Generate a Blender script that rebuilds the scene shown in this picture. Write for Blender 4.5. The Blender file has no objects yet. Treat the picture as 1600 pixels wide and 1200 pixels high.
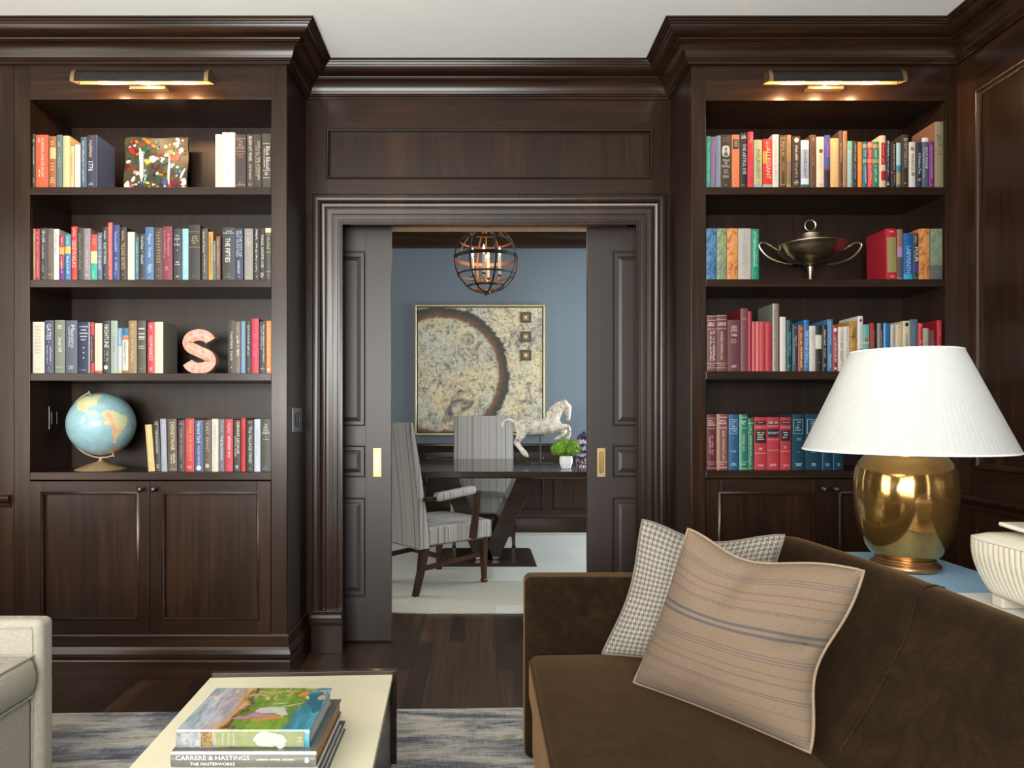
import bpy, bmesh, math, random
from mathutils import Vector, Matrix, noise as mnoise
random.seed(7)
PI = math.pi
F, CX, CY, EYE = 1067.0, 750.0, 645.0, 1.243

# ---------------------------------------------------------------- camera, world, daylight, exposure
SC = bpy.context.scene
COL = SC.collection
cam_d = bpy.data.cameras.new('camera')
cam = bpy.data.objects.new('camera', cam_d)
COL.objects.link(cam)
cam.location = (0, 0, EYE)
cam.rotation_euler = (PI / 2, 0, 0)
cam_d.sensor_width = 36
cam_d.lens = 36 * F / 1600
cam_d.shift_x = (800 - CX) / 1600
cam_d.shift_y = (CY - 600) / 1600
cam_d.clip_start = 0.05
SC.camera = cam

w = bpy.data.worlds.new('world')
SC.world = w
w.use_nodes = True
w.node_tree.nodes['Background'].inputs['Color'].default_value = (0.75, 0.87, 1.0, 1)
w.node_tree.nodes['Background'].inputs['Strength'].default_value = 1.2

def area(name, loc, rot, sx, sy, power, color):
    d = bpy.data.lights.new(name, 'AREA')
    d.shape = 'RECTANGLE'
    d.size, d.size_y = sx, sy
    d.energy = power
    d.color = color
    o = bpy.data.objects.new(name, d)
    o.location = loc
    o.rotation_euler = rot
    COL.objects.link(o)
    return o
# daylight entering at the windows behind the photographer and the dining room window, plus an added ceiling fill
DAY = (1.0, 0.985, 0.955)
for i, x in enumerate((-2.12, -1.15, -0.18)):
    area('window_daylight', (x, -2.22, 1.60), (PI / 2, 0, 0), 0.84, 2.0, 33, DAY)
    area('window_ground_bounce', (x, -2.20, 1.60), (PI / 2 + 0.95, 0, 0), 0.84, 2.0, 235, (1.0, 0.99, 0.95))  # added fill tilted upwards to brighten the ceiling
area('window_daylight_left', (-3.42, 0.6, 1.6), (PI / 2, 0, -PI / 2), 1.6, 1.9, 80, (1.0, 0.90, 0.78))
area('window_daylight_side', (2.262, -1.1, 1.6), (PI / 2, 0, PI / 2), 1.0, 1.9, 17, (0.86, 0.94, 1.0))
area('dining_window_daylight', (3.02, 5.95, 1.6), (PI / 2, 0, PI / 2), 1.7, 1.9, 165, (0.86, 0.94, 1.0))
area('dining_window_daylight_b', (-2.62, 5.3, 1.6), (PI / 2, 0, -PI / 2), 1.4, 1.9, 52, (1.0, 0.98, 0.94))

vs = SC.view_settings
vs.view_transform = 'Standard'
vs.look = 'None'
vs.exposure = -0.17
vs.gamma = 1.0
vs.use_curve_mapping = False
SC.cycles.use_denoising = True
SC.cycles.max_bounces = 8

# ---------------------------------------------------------------- small helpers
def P(px, py, Y):
    return Vector(((px - CX) / F * Y, Y, EYE + (CY - py) / F * Y))
def PX(px, Y): return (px - CX) / F * Y
def PZ(py, Y): return EYE + (CY - py) / F * Y
def s2l(c):
    return c / 12.92 if c <= 0.04045 else ((c + 0.055) / 1.055) ** 2.4
def hexl(h, k=1.0):
    return tuple(min(0.92, s2l(int(h[i:i + 2], 16) / 255) * k) for i in (0, 2, 4))

MATS = {}
def newmat(name):
    m = bpy.data.materials.new(name)
    m.use_nodes = True
    nt = m.node_tree
    b = nt.nodes['Principled BSDF']
    MATS[name] = m
    return m, nt, b
def N(nt, t, **kw):
    n = nt.nodes.new(t)
    for k, v in kw.items():
        if k.startswith('i_'):
            key = k[2:]
            n.inputs[int(key) if key.isdigit() else key].default_value = v
        else:
            setattr(n, k, v)
    return n
def L(nt, a, ao, b, bi):
    nt.links.new(a.outputs[ao], b.inputs[bi])
def ramp(nt, stops, interp='LINEAR'):
    r = nt.nodes.new('ShaderNodeValToRGB')
    cr = r.color_ramp
    cr.interpolation = interp
    while len(cr.elements) < len(stops): cr.elements.new(0.5)
    for e, (p, c) in zip(cr.elements, stops):
        e.position = p
        e.color = (*c, 1) if len(c) == 3 else c
    return r
def bump(nt, src, out, b, strength=0.2, dist=0.002):
    bp = N(nt, 'ShaderNodeBump', i_Strength=strength, i_Distance=dist)
    L(nt, src, out, bp, 'Height')
    L(nt, bp, 'Normal', b, 'Normal')
def noise_tex(nt, scale3, scale=1.0, detail=6, rough=0.6, coord='Object', dist=0.0):
    tc = N(nt, 'ShaderNodeTexCoord')
    mp = N(nt, 'ShaderNodeMapping')
    mp.inputs['Scale'].default_value = scale3
    L(nt, tc, coord, mp, 'Vector')
    n = N(nt, 'ShaderNodeTexNoise', i_Scale=scale, i_Detail=detail, i_Roughness=rough, i_Distortion=dist)
    L(nt, mp, 'Vector', n, 'Vector')
    return n
def flat(name, col, rough=0.5, metal=0.0, var=0.06, spec=0.5, scale=40, bumps=0.0, coat=0.0):
    """plain surface with a faint procedural mottling"""
    if name in MATS: return MATS[name]
    m, nt, b = newmat(name)
    n = noise_tex(nt, (1, 1, 1), scale, 3)
    lo = tuple(c * (1 - var) for c in col); hi = tuple(min(1, c * (1 + var)) for c in col)
    r = ramp(nt, [(0.3, lo), (0.7, hi)])
    L(nt, n, 'Fac', r, 'Fac')
    L(nt, r, 'Color', b, 'Base Color')
    b.inputs['Roughness'].default_value = rough
    b.inputs['Metallic'].default_value = metal
    b.inputs['Specular IOR Level'].default_value = spec
    if coat:
        b.inputs['Coat Weight'].default_value = coat
        b.inputs['Coat Roughness'].default_value = 0.1
    if bumps: bump(nt, n, 'Fac', b, bumps)
    return m
def wood(name, axis, dark, mid, light, rough=0.28, spec=0.30, streak=1.0):
    sc = [36.0, 36.0, 36.0]
    sc[axis] = 1.3
    m, nt, b = newmat(name)
    n1 = noise_tex(nt, tuple(sc), 1.0, 7, 0.62, dist=0.6)
    sc2 = [3.0, 3.0, 3.0]; sc2[axis] = 0.6
    n2 = noise_tex(nt, tuple(sc2), 1.0, 3, 0.5, dist=1.2)
    sc3 = [260.0, 260.0, 260.0]; sc3[axis] = 7.0
    n3 = noise_tex(nt, tuple(sc3), 1.0, 2, 0.5)
    mx = N(nt, 'ShaderNodeMath', operation='MULTIPLY_ADD'); mx.inputs[1].default_value = 0.55
    L(nt, n1, 'Fac', mx, 0)
    mm = N(nt, 'ShaderNodeMath', operation='MULTIPLY'); mm.inputs[1].default_value = 0.45
    L(nt, n2, 'Fac', mm, 0)
    L(nt, mm, 0, mx, 2)
    m3 = N(nt, 'ShaderNodeMath', operation='MULTIPLY_ADD'); m3.inputs[1].default_value = 0.22 * streak; 
    L(nt, n3, 'Fac', m3, 0)
    sb = N(nt, 'ShaderNodeMath', operation='SUBTRACT'); sb.inputs[1].default_value = 0.11 * streak
    L(nt, mx, 0, m3, 2); L(nt, m3, 0, sb, 0)
    r = ramp(nt, [(0.30, dark), (0.5, mid), (0.72, light)])
    L(nt, sb, 0, r, 'Fac')
    L(nt, r, 'Color', b, 'Base Color')
    b.inputs['Roughness'].default_value = rough
    b.inputs['Specular IOR Level'].default_value = spec
    bump(nt, n3, 'Fac', b, 0.05, 0.0006)
    return m
WD, WM, WL = (0.0068, 0.0031, 0.0015), (0.0165, 0.0074, 0.0036), (0.038, 0.0162, 0.0074)
wood_v = wood('walnut_upright', 2, WD, WM, WL)
wood_h = wood('walnut_crosswise', 0, WD, WM, WL)
wood_y = wood('walnut_lengthwise', 1, WD, WM, WL)
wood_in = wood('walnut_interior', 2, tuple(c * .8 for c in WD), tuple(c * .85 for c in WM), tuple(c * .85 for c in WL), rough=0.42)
leaf_mat = flat('taupe_lacquer', (0.026, 0.0185, 0.0165), 0.42, var=0.04, spec=.35)
chairwood = wood('mahogany', 2, (0.012, 0.005, 0.003), (0.035, 0.013, 0.007), (0.07, 0.026, 0.014), rough=0.25)
tablewood = wood('espresso_veneer', 0, (0.016, 0.011, 0.008), (0.030, 0.020, 0.014), (0.045, 0.031, 0.022), rough=0.12, streak=.5)
ceil_mat = flat('ceiling_paint', (0.80, 0.80, 0.77), 0.9, var=0.01, scale=2)
plaster = flat('warm_wall_paint', (0.42, 0.38, 0.33), 0.9, var=0.02, scale=3)
brass = flat('aged_brass', (0.52, 0.35, 0.15), 0.28, 1.0, var=0.15, scale=12)
brass_pale = flat('pale_brass', (0.36, 0.26, 0.13), 0.48, 1.0, var=0.12, scale=60)
bronze = flat('dark_bronze', (0.035, 0.030, 0.027), 0.32, 0.7, var=0.2)
blackm = flat('black_metal', (0.012, 0.011, 0.010), 0.4, 0.4)
page_mat = flat('book_pages', (0.66, 0.58, 0.44), 0.9, var=0.1, scale=300)

# ---------------------------------------------------------------- mesh building
WROOT = {}
def attach(o, parent):
    o.parent = parent
    inv = WROOT.get(parent.name)
    if inv is not None:          # things modelled where they stand: bring the mesh into the thing's own frame
        o.data.transform(inv)
        WROOT[o.name] = inv
class MB:
    def __init__(s): s.bm = bmesh.new(); s.mats = []; s.sm = set()
    def mi(s, m):
        if m not in s.mats: s.mats.append(m)
        return s.mats.index(m)
    def faces(s, verts, faces, m, smooth=False):
        vs_ = [s.bm.verts.new(v) for v in verts]
        k = s.mi(m)
        out = []
        for f in faces:
            try:
                fc = s.bm.faces.new([vs_[i] for i in f])
                fc.material_index = k; fc.smooth = smooth; out.append(fc)
            except ValueError: pass
        return out
    def box(s, x0, x1, y0, y1, z0, z1, m, M=None):
        v = [Vector((x, y, z)) for z in (z0, z1) for y in (y0, y1) for x in (x0, x1)]
        if M is not None: v = [M @ p for p in v]
        return s.faces(v, [(0, 2, 3, 1), (4, 5, 7, 6), (0, 1, 5, 4), (2, 6, 7, 3), (0, 4, 6, 2), (1, 3, 7, 5)], m)
    def loft(s, rings, m, closed=True, caps=True, smooth=True, loop=False):
        n = len(rings[0])
        v = [p for r in rings for p in r]
        f = []
        R = len(rings)
        for i in range(R if loop else R - 1):
            j = (i + 1) % R
            for k in range(n if closed else n - 1):
                l = (k + 1) % n
                f.append((i * n + k, i * n + l, j * n + l, j * n + k))
        if caps and not loop and closed:
            f.append(tuple(range(n - 1, -1, -1))); f.append(tuple((R - 1) * n + k for k in range(n)))
        return s.faces(v, f, m, smooth)
    def lathe(s, prof, m, seg=32, o=(0, 0, 0), M=None, caps=True, smooth=True, shape=None):
        rings = []
        for r, z in prof:
            ring = []
            for k in range(seg):
                a = 2 * PI * k / seg
                q = shape(a, z) if shape else 1.0
                p = Vector((r * q * math.cos(a), r * q * math.sin(a), z))
                if M is not None: p = M @ p
                ring.append(p + Vector(o))
            rings.append(ring)
        return s.loft(rings, m, True, caps, smooth)
    def tube(s, pts, r, m, seg=10, closed=False, caps=True, flatten=None):
        pts = [Vector(p) for p in pts]
        n = len(pts)
        rr = r if isinstance(r, (list, tuple)) else [r] * n
        rings = []
        ref = None
        for i, p in enumerate(pts):
            if closed: t = (pts[(i + 1) % n] - pts[i - 1])
            else: t = pts[min(i + 1, n - 1)] - pts[max(i - 1, 0)]
            t.normalize()
            if ref is None:
                ref = Vector((0, 0, 1)) if abs(t.z) < 0.9 else Vector((1, 0, 0))
                if flatten: ref = Vector(flatten[2])
            u = ref - t * ref.dot(t)
            u.normalize(); ref = u if not flatten else ref
            w_ = t.cross(u)
            fa, fb = (flatten[0], flatten[1]) if flatten else (1, 1)
            rings.append([p + (u * math.cos(2 * PI * k / seg) * fa + w_ * math.sin(2 * PI * k / seg) * fb) * rr[i] for k in range(seg)])
        return s.loft(rings, m, True, caps, True, loop=closed)
    def sweep(s, path, A, prof, m, closed=False, flip=False, smooth=True, caps=True):
        """mitred moulding: prof = (side offset, offset along A)"""
        path = [Vector(p) for p in path]; A = Vector(A)
        n = len(path); rings = []
        def side(d): 
            q = A.cross(d.normalized()); return -q if flip else q
        for i in range(n):
            ds = []
            if i > 0 or closed: ds.append(side(path[i] - path[i - 1]))
            if i < n - 1 or closed: ds.append(side(path[(i + 1) % n] - path[i]))
            if len(ds) == 2: sd = (ds[0] + ds[1]) / (1 + ds[0].dot(ds[1]))
            else: sd = ds[0]
            rings.append([path[i] + sd * a + A * b for a, b in prof])
        return s.loft(rings, m, False if not caps else True, caps, smooth, loop=closed)
    def sphere(s, c, r, m, seg=16, rings=10, sc=(1, 1, 1)):
        prof = [(max(1e-5, math.sin(PI * i / rings)), -math.cos(PI * i / rings)) for i in range(rings + 1)]
        M = Matrix.Diagonal((r * sc[0], r * sc[1], r * sc[2])).to_4x4()
        return s.lathe(prof, m, seg, c, M)
    def rbox(s, c, h, r, m, deform=None, n=6, k=3, M=None, uvs=False):
        """rounded box, centre c, half sizes h, radius r, optional deform(p)->p"""
        c = Vector(c)
        def axis(hh):
            rr = min(r, hh * 0.999)
            a = [-hh + rr * (1 - math.cos(PI / 2 * i / k)) if False else -hh + rr * (i / k) for i in range(k)]
            inner = [-(hh - rr) + 2 * (hh - rr) * i / n for i in range(n + 1)]
            return a + inner + [-q for q in reversed(a)]
        ax = [axis(h[i]) for i in range(3)]
        def rnd(p):
            q = Vector(p); inn = Vector([max(-(h[i] - min(r, h[i] * .999)), min(h[i] - min(r, h[i] * .999), q[i])) for i in range(3)])
            d = q - inn
            if d.length > 1e-9: q = inn + d.normalized() * r
            return q
        vid = {}
        fs = []; vl = []
        def V(p):
            key = tuple(round(t, 6) for t in p)
            if key not in vid:
                q = rnd(p)
                if deform: q = Vector(deform(q))
                if M is not None: q = M @ q
                vid[key] = len(vl); vl.append(q + c)
            return vid[key]
        for a in range(3):
            b1, b2 = (a + 1) % 3, (a + 2) % 3
            for sg in (-1, 1):
                for i in range(len(ax[b1]) - 1):
                    for j in range(len(ax[b2]) - 1):
                        quad = []
                        for (u, v) in ((i, j), (i + 1, j), (i + 1, j + 1), (i, j + 1)):
                            p = [0, 0, 0]; p[a] = sg * h[a]; p[b1] = ax[b1][u]; p[b2] = ax[b2][v]
                            quad.append(V(p))
                        if sg < 0: quad.reverse()
                        if len(set(quad)) == 4: fs.append(quad)
        return s.faces(vl, fs, m, True)
    def done(s, name, parent=None, bevel=0, seg=2, recalc=True, sharp=38, loc=None, subsurf=0):
        if recalc: bmesh.ops.recalc_face_normals(s.bm, faces=s.bm.faces)
        lim = math.radians(sharp)
        for e in s.bm.edges:
            if len(e.link_faces) == 2 and e.calc_face_angle(0) > lim: e.smooth = False
        me = bpy.data.meshes.new(name)
        s.bm.to_mesh(me); s.bm.free()
        for m in s.mats: me.materials.append(m)
        o = bpy.data.objects.new(name, me)
        COL.objects.link(o)
        if parent is not None: attach(o, parent)
        if loc is not None: o.location = loc
        if bevel:
            md = o.modifiers.new('edge', 'BEVEL'); md.width = bevel; md.segments = seg; md.limit_method = 'ANGLE'; md.angle_limit = math.radians(40)
        if subsurf:
            md = o.modifiers.new('smooth', 'SUBSURF'); md.levels = md.render_levels = subsurf
        return o
def thing(name, label, cat, loc=(0, 0, 0), rz=0, group=None):
    o = bpy.data.objects.new(name, None); COL.objects.link(o)
    o.location = loc; o.rotation_euler = (0, 0, rz); o.empty_display_size = 0.1
    o['label'] = label; o['category'] = cat
    if group: o['group'] = group
    return o
def thingw(name, label, cat, loc, group=None):
    o = thing(name, label, cat, loc, 0, group)
    WROOT[o.name] = Matrix.Translation(-Vector(loc))
    return o
def struct(o): o['kind'] = 'structure'; return o
def lab(o, t): o['label'] = t; return o

# ---------------------------------------------------------------- text and marks
TEXTS = []
def text_mesh(body, line=1.0):
    cu = bpy.data.curves.new('lettering', 'FONT')
    cu.body = body; cu.size = 1; cu.resolution_u = 2
    cu.align_x = 'CENTER'; cu.align_y = 'CENTER'; cu.space_line = line
    o = bpy.data.objects.new('lettering_source', cu)
    COL.objects.link(o)
    bpy.context.view_layer.update()
    dg = bpy.context.evaluated_depsgraph_get()
    me = bpy.data.meshes.new_from_object(o.evaluated_get(dg))
    bpy.data.objects.remove(o)
    bpy.data.curves.remove(cu)
    return me
def put_text(body, O, xd, yd, wid, hei, m, parent, name='lettering', line=0.85, squash=0.7, weight=0.0):
    """fits body in wid x hei centred at O, x axis xd, y axis yd"""
    me = text_mesh(body, line)
    xs = [v.co.x for v in me.vertices]; ys = [v.co.y for v in me.vertices]
    if not xs: return None
    w_, h_ = max(xs) - min(xs), max(ys) - min(ys)
    cx_, cy_ = (max(xs) + min(xs)) / 2, (max(ys) + min(ys)) / 2
    sy = hei / h_; sx = wid / w_
    if sx > sy * 1.25: sx = sy * 1.25
    if sy > sx / squash: sy = sx / squash
    O, xd, yd = Vector(O), Vector(xd), Vector(yd)
    for v in me.vertices:
        v.co = O + xd * ((v.co.x - cx_) * sx) + yd * ((v.co.y - cy_) * sy)
    me.materials.clear(); me.materials.append(m)
    o = bpy.data.objects.new(name, me); COL.objects.link(o); attach(o, parent)
    return o

# ---------------------------------------------------------------- the room shell
YC = 3.2          # bookcase fronts
YW = 3.56         # recessed door wall
XL0, XL1 = PX(22, YC), PX(448, YC)      # left bookcase
XR0, XR1 = PX(1080, YC), PX(1500, YC)   # right bookcase
ZT = 3.01
XLW, XRW, YB = -3.4, XR1, -2.2

floor_m, nt, b = newmat('dark_oak_floor')
tc = N(nt, 'ShaderNodeTexCoord')
mp = N(nt, 'ShaderNodeMapping'); mp.inputs['Rotation'].default_value = (0, 0, PI / 2)
L(nt, tc, 'Object', mp, 'Vector')
br = N(nt, 'ShaderNodeTexBrick', offset=0.37, offset_frequency=2)
for k, v in (('Scale', 1.0), ('Brick Width', 1.1), ('Row Height', 0.083), ('Mortar Size', 0.0014), ('Mortar Smooth', 0.3), ('Bias', 0.0)): br.inputs[k].default_value = v
br.inputs['Color1'].default_value = (0.013, 0.0065, 0.0034, 1); br.inputs['Color2'].default_value = (0.044, 0.023, 0.0125, 1); br.inputs['Mortar'].default_value = (0.003, 0.002, 0.0015, 1)
L(nt, mp, 'Vector', br, 'Vector')
gn = noise_tex(nt, (55, 2.2, 1), 1, 8, 0.65, dist=0.7)
gr = ramp(nt, [(0.3, (0.45, 0.42, 0.40)), (0.52, (1, 1, 1)), (0.72, (1.9, 1.7, 1.5))])
L(nt, gn, 'Fac', gr, 'Fac')
mxx = N(nt, 'ShaderNodeMix', data_type='RGBA', blend_type='MULTIPLY'); mxx.inputs[0].default_value = 1
L(nt, br, 'Color', mxx, 6); L(nt, gr, 'Color', mxx, 7); nt.links.new(mxx.outputs[2], b.inputs['Base Color'])
b.inputs['Roughness'].default_value = 0.33
b.inputs['Specular IOR Level'].default_value = .35
bump(nt, gn, 'Fac', b, 0.08, 0.001)

m = MB(); m.box(-3.6, 3.4, -2.8, 7.3, -0.1, 0, floor_m); struct(m.done('floor'))
m = MB(); m.box(-3.6, 3.4, -2.8, 3.87, ZT, ZT + 0.1, ceil_mat); struct(m.done('ceiling'))
ZD = 3.16
m = MB(); m.box(-3.6, 3.4, 3.77, 7.3, ZD, ZD + 0.1, ceil_mat); struct(m.done('ceiling_dining'))

# wall behind the camera, with three tall windows
def wall_with_holes(name, u0, u1, z0, z1, holes, mk, mat_):
    """boxes between the openings; mk(u0,u1,z0,z1) -> box args"""
    m = MB(); u = u0
    for (a, b_, c, d) in holes:
        m.box(*mk(u, a, z0, z1), mat_); m.box(*mk(a, b_, z0, c), mat_); m.box(*mk(a, b_, d, z1), mat_); u = b_
    m.box(*mk(u, u1, z0, z1), mat_)
    return struct(m.done(name))
def window(n, u0, u1, z0, z1, mk, bars=(2, 4)):
    m = MB(); t = 0.045
    def fr(a, b_, c, d): m.box(*mk(a, b_, c, d), cream_paint)
    fr(u0, u0 + t, z0, z1); fr(u1 - t, u1, z0, z1); fr(u0, u1, z0, z0 + t); fr(u0, u1, z1 - t, z1)
    for i in range(1, bars[0]): q = u0 + (u1 - u0) * i / bars[0]; fr(q - .012, q + .012, z0, z1)
    for i in range(1, bars[1]): q = z0 + (z1 - z0) * i / bars[1]; fr(u0, u1, q - .012, q + .012)
    return struct(m.done('window_%d' % n))
cream_paint = flat('cream_window_paint', (0.7, 0.69, 0.64), 0.5, var=0.02)
mkb = lambda a, b_, c, d: (a, b_, YB - 0.14, YB, c, d)
holes = [(x - 0.44, x + 0.44, 0.55, 2.68) for x in (-2.12, -1.15, -0.18)]
wall_with_holes('wall_rear', XLW - .2, XRW + .2, 0, ZT, holes, mkb, wood_v)
for i, h in enumerate(holes): window(i + 1, *h, lambda a, b_, c, d: (a, b_, YB - 0.08, YB - 0.04, c, d))
mkl = lambda a, b_, c, d: (XLW - 0.14, XLW, a, b_, c, d)
wall_with_holes('wall_left', YB - .14, YC + .5, 0, ZT, [(-0.25, 1.45, 0.62, 2.6)], mkl, wood_v)
window(4, -0.25, 1.45, 0.62, 2.6, lambda a, b_, c, d: (XLW - 0.08, XLW - 0.04, a, b_, c, d), (4, 4))

# right wall, panelled in walnut
def frame_mould(m, pts, A, prof, mat_, flip=False):
    m.sweep(pts, A, prof, mat_, closed=True, flip=flip, caps=False)
PANEL_PROF = [(0.000, 0.0), (0.002, 0.007), (0.006, 0.010), (0.012, 0.009), (0.017, 0.004), (0.024, -0.004), (0.030, -0.006), (0.030, -0.012)]
m = MB()
for a_, b_, c_, d_ in ((YB - .14, -1.62, 0, ZT), (-1.62, -.58, 0, .62), (-1.62, -.58, 2.6, ZT), (-.58, YC + .5, 0, ZT)): m.box(XRW, XRW + 0.12, a_, b_, c_, d_, wood_v)
def yz_panel(y0, y1, z0, z1):
    fr = 0.012
    # stiles and rails stand proud of the field
    m.sweep([(XRW - .012, y0, z0), (XRW - .012, y1, z0), (XRW - .012, y1, z1), (XRW - .012, y0, z1)], (-1, 0, 0), PANEL_PROF, wood_v, closed=True, caps=False, flip=True)
YP = [3.085, 2.02, 0.96, -0.1]
for i in range(3):
    y1, y0 = YP[i], YP[i + 1] + 0.16
    yz_panel(y0, y1, 0.989, 2.70); yz_panel(y0, y1, 0.20, 0.74)
for a, b_ in [(YC, YP[0])] + [(YP[i] + .16, YP[i]) for i in range(1, 3)] + [(YP[3] + .16, -.58), (-1.62, YB)]:
    m.box(XRW - .012, XRW + .01, b_, a, 0, 2.90, wood_v)
for z0, z1 in ((0.74, 0.989), (2.70, 2.90), (0, 0.20)):
    m.box(XRW - .0118, XRW + .01, -.58, YC, z0, z1, wood_y)
struct(m.done('wall_right', bevel=0))
m = MB()
m.sweep([(XRW - .012, YC, 0), (XRW - .012, -.58, 0)], (0, 0, 1), [(0, .80), (.006, .80), (.010, .815), (.010, .826), (.022, .834), (.030, .846), (.030, .862), (.024, .870), (0, .872)], wood_y, flip=True)
struct(m.done('trim_2'))
m = MB()
m.sweep([(XRW - .012, YC, 0), (XRW - .012, YB, 0)], (0, 0, 1), [(0, 0), (.022, 0), (.022, .12), (.014, .135), (.010, .15), (0, .155)], wood_y, flip=True)
struct(m.done('baseboard_right'))

window(7, -1.62, -.58, .62, 2.6, lambda a, b_, c, d: (XRW + .05, XRW + .09, a, b_, c, d), (3, 4))
# flush walnut panelling left of the bookcase, with its stub of chair rail
m = MB(); m.box(XLW, XL0, YC, YC + .10, 0, 2.92, wood_v); m.box(XL0 - .004, XL0 , YC - .002, YC, 0, 2.9, wood_v)
struct(m.done('wall_front_left'))
m = MB(); m.sweep([(XLW, YC, 0), (XL0 - .012, YC, 0)], (0, 0, 1), [(0, .80), (.006, .80), (.010, .81), (.010, .82), (.024, .826), (.028, .838), (.028, .85), (.02, .858), (0, .86)], wood_h, flip=True)
struct(m.done('trim_3', bevel=.004))

# crown round the whole library
CROWN = [(0, 2.868), (.020, 2.868), (.020, 2.880), (.026, 2.882), (.026, 2.889), (.032, 2.892), (.034, 2.897),
         (.037, 2.902), (.039, 2.908), (.042, 2.916), (.047, 2.925), (.054, 2.934), (.062, 2.941), (.070, 2.945), (.076, 2.946),
         (.076, 2.9495), (.083, 2.951), (.085, 2.955), (.083, 2.958), (.088, 2.959),
         (.097, 2.960), (.108, 2.963), (.118, 2.968), (.126, 2.975), (.131, 2.983), (.134, 2.990), (.142, 2.990), (.144, 2.996), (.152, 2.996), (.154, 3.003), (.163, 3.003), (.163, ZT), (0, ZT)]
pth = [(XLW, YB), (XLW, YC), (XL1, YC), (XL1, YW), (XR0, YW), (XR0, YC), (XRW - .01, YC), (XRW - .01, YB)]
m = MB(); m.sweep([(x, y, 0) for x, y in pth], (0, 0, 1), CROWN, wood_h, closed=True, flip=True, caps=False)
struct(m.done('trim_1', sharp=30))

# door wall: front skin, rear skin, pocket between them
DX0, DX1, DZ = PX(536, YW), PX(993, YW), PZ(352, YW)
m = MB()
fx0, fx1, fz0, fz1 = PX(514, YW), PX(1016, YW), PZ(277, YW), PZ(206, YW)
m.box(XL1 - .3, DX0 - .05, YW, YW + .09, 0, fz0 - .01, wood_v); m.box(DX1 + .05, XR0 + .3, YW, YW + .09, 0, fz0 - .01, wood_v)
m.box(XL1 - .3, fx0 - .01, YW, YW + .09, fz0 - .01, ZT, wood_v); m.box(fx1 + .01, XR0 + .3, YW, YW + .09, fz0 - .01, ZT, wood_v)
m.box(DX0 - .05, DX1 + .05, YW, YW + .09, DZ + .06, fz0 - .01, wood_h); m.box(fx0 - .01, fx1 + .01, YW, YW + .09, fz1 + .01, ZT, wood_h)
m.box(fx0 - .01, fx1 + .01, YW + .014, YW + .08, fz0 - .01, fz1 + .01, wood_v)
# rails and stiles of the frieze panel
m.box(XL1, fx0, YW - .010, YW + .01, DZ + .06, 2.9, wood_v); m.box(fx1, XR0, YW - .010, YW + .01, DZ + .06, 2.9, wood_v)
m.box(fx0, fx1, YW - .0098, YW + .01, fz1, 2.9, wood_h); m.box(fx0, fx1, YW - .0098, YW + .01, DZ + .06, fz0, wood_h)
m.sweep([(fx0, YW - .010, fz0), (fx1, YW - .010, fz0), (fx1, YW - .010, fz1), (fx0, YW - .010, fz1)], (0, -1, 0), [(0, 0), (-.002, .004), (-.007, .005), (-.012, .001), (-.016, -.006), (-.022, -.010), (-.022, -.025)], wood_h, closed=True, caps=False, flip=False)
struct(m.done('wall_front'))
YR = YW + .21
m = MB()
ZH = PZ(360, 3.80)
m.box(-3.6, DX0, YR, YR + .1, 0, ZD, wood_v); m.box(DX1, 3.4, YR, YR + .1, 0, ZD, wood_v); m.box(DX0, DX1, YR + .06, YR + .1, ZH + .02, ZD, wood_h)
struct(m.done('wall_partition'))
raw = flat('raw_track_wood', (0.40, 0.24, 0.13), 0.5, var=0.12)
m = MB(); m.box(DX0, DX1, YR, YR + .06, ZH, ZH + .1, raw); struct(m.done('trim_4'))
m = MB(); m.box(DX0 - .3, DX1 + .3, YW + .09, YR, DZ + .12, DZ + .16, wood_h); struct(m.done('trim_5'))

# casing
CW = .150
CAS = [(0, 0), (0, .016), (.014, .016), (.014, .020), (.022, .021), (.024, .026), (.028, .027), (.046, .029), (.048, .032), (.066, .034), (.074, .036), (.078, .036), (.079, .030), (.084, .027), (.092, .0265), (.102, .029), (.110, .034), (.114, .040), (.118, .040), (.119, .044), (.126, .047), (.138, .048), (.146, .047), (.150, .044), (.150, 0)]
zp = PZ(953, 3.53)
m = MB(); m.sweep([(DX0, YW, zp), (DX0, YW, DZ), (DX1, YW, DZ), (DX1, YW, zp)], (0, -1, 0), CAS, wood_v, flip=False, smooth=True)
struct(m.done('trim_6', sharp=28))
for i, (a, sg) in enumerate(((DX0, -1), (DX1, 1))):
    m = MB()
    xs = sorted((a - sg * .002, a + sg * (CW + .006)))
    m.box(xs[0], xs[1], YW - .040, YW, 0, zp - .075, wood_v)
    m.loft([[Vector((x, YW - d, z)) for d, z in ((0, zp - .075), (.052, zp - .075), (.055, zp - .060), (.055, zp - .035), (.050, zp - .022), (.050, zp - .012), (.054, zp - .008), (.054, zp), (0, zp))] for x in xs], wood_h, True, True, False)
    struct(m.done('trim_%d' % (7 + i), bevel=.002))
# bookcase plinth boards and recess baseboards
BP = [(0, 0), (.022, 0), (.022, PZ(1034, YC - .02)), (.019, PZ(1032, YC - .02)), (.024, PZ(1027, YC - .02)), (.024, PZ(1022, YC - .02)), (.018, PZ(1016, YC - .02)), (.012, PZ(1012, YC - .02)), (.012, PZ(993, YC)), (.007, PZ(990.5, YC)), (0, PZ(990.5, YC))]
m = MB(); m.sweep([(XLW, YC, 0), (XL1, YC, 0), (XL1, YW, 0)], (0, 0, 1), BP, wood_h, flip=True, smooth=False); struct(m.done('baseboard_left', sharp=30))
m = MB(); m.sweep([(XR0, YW, 0), (XR0, YC, 0), (XRW - .012, YC, 0)], (0, 0, 1), BP, wood_h, flip=True, smooth=False); struct(m.done('baseboard_front', sharp=30))

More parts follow.
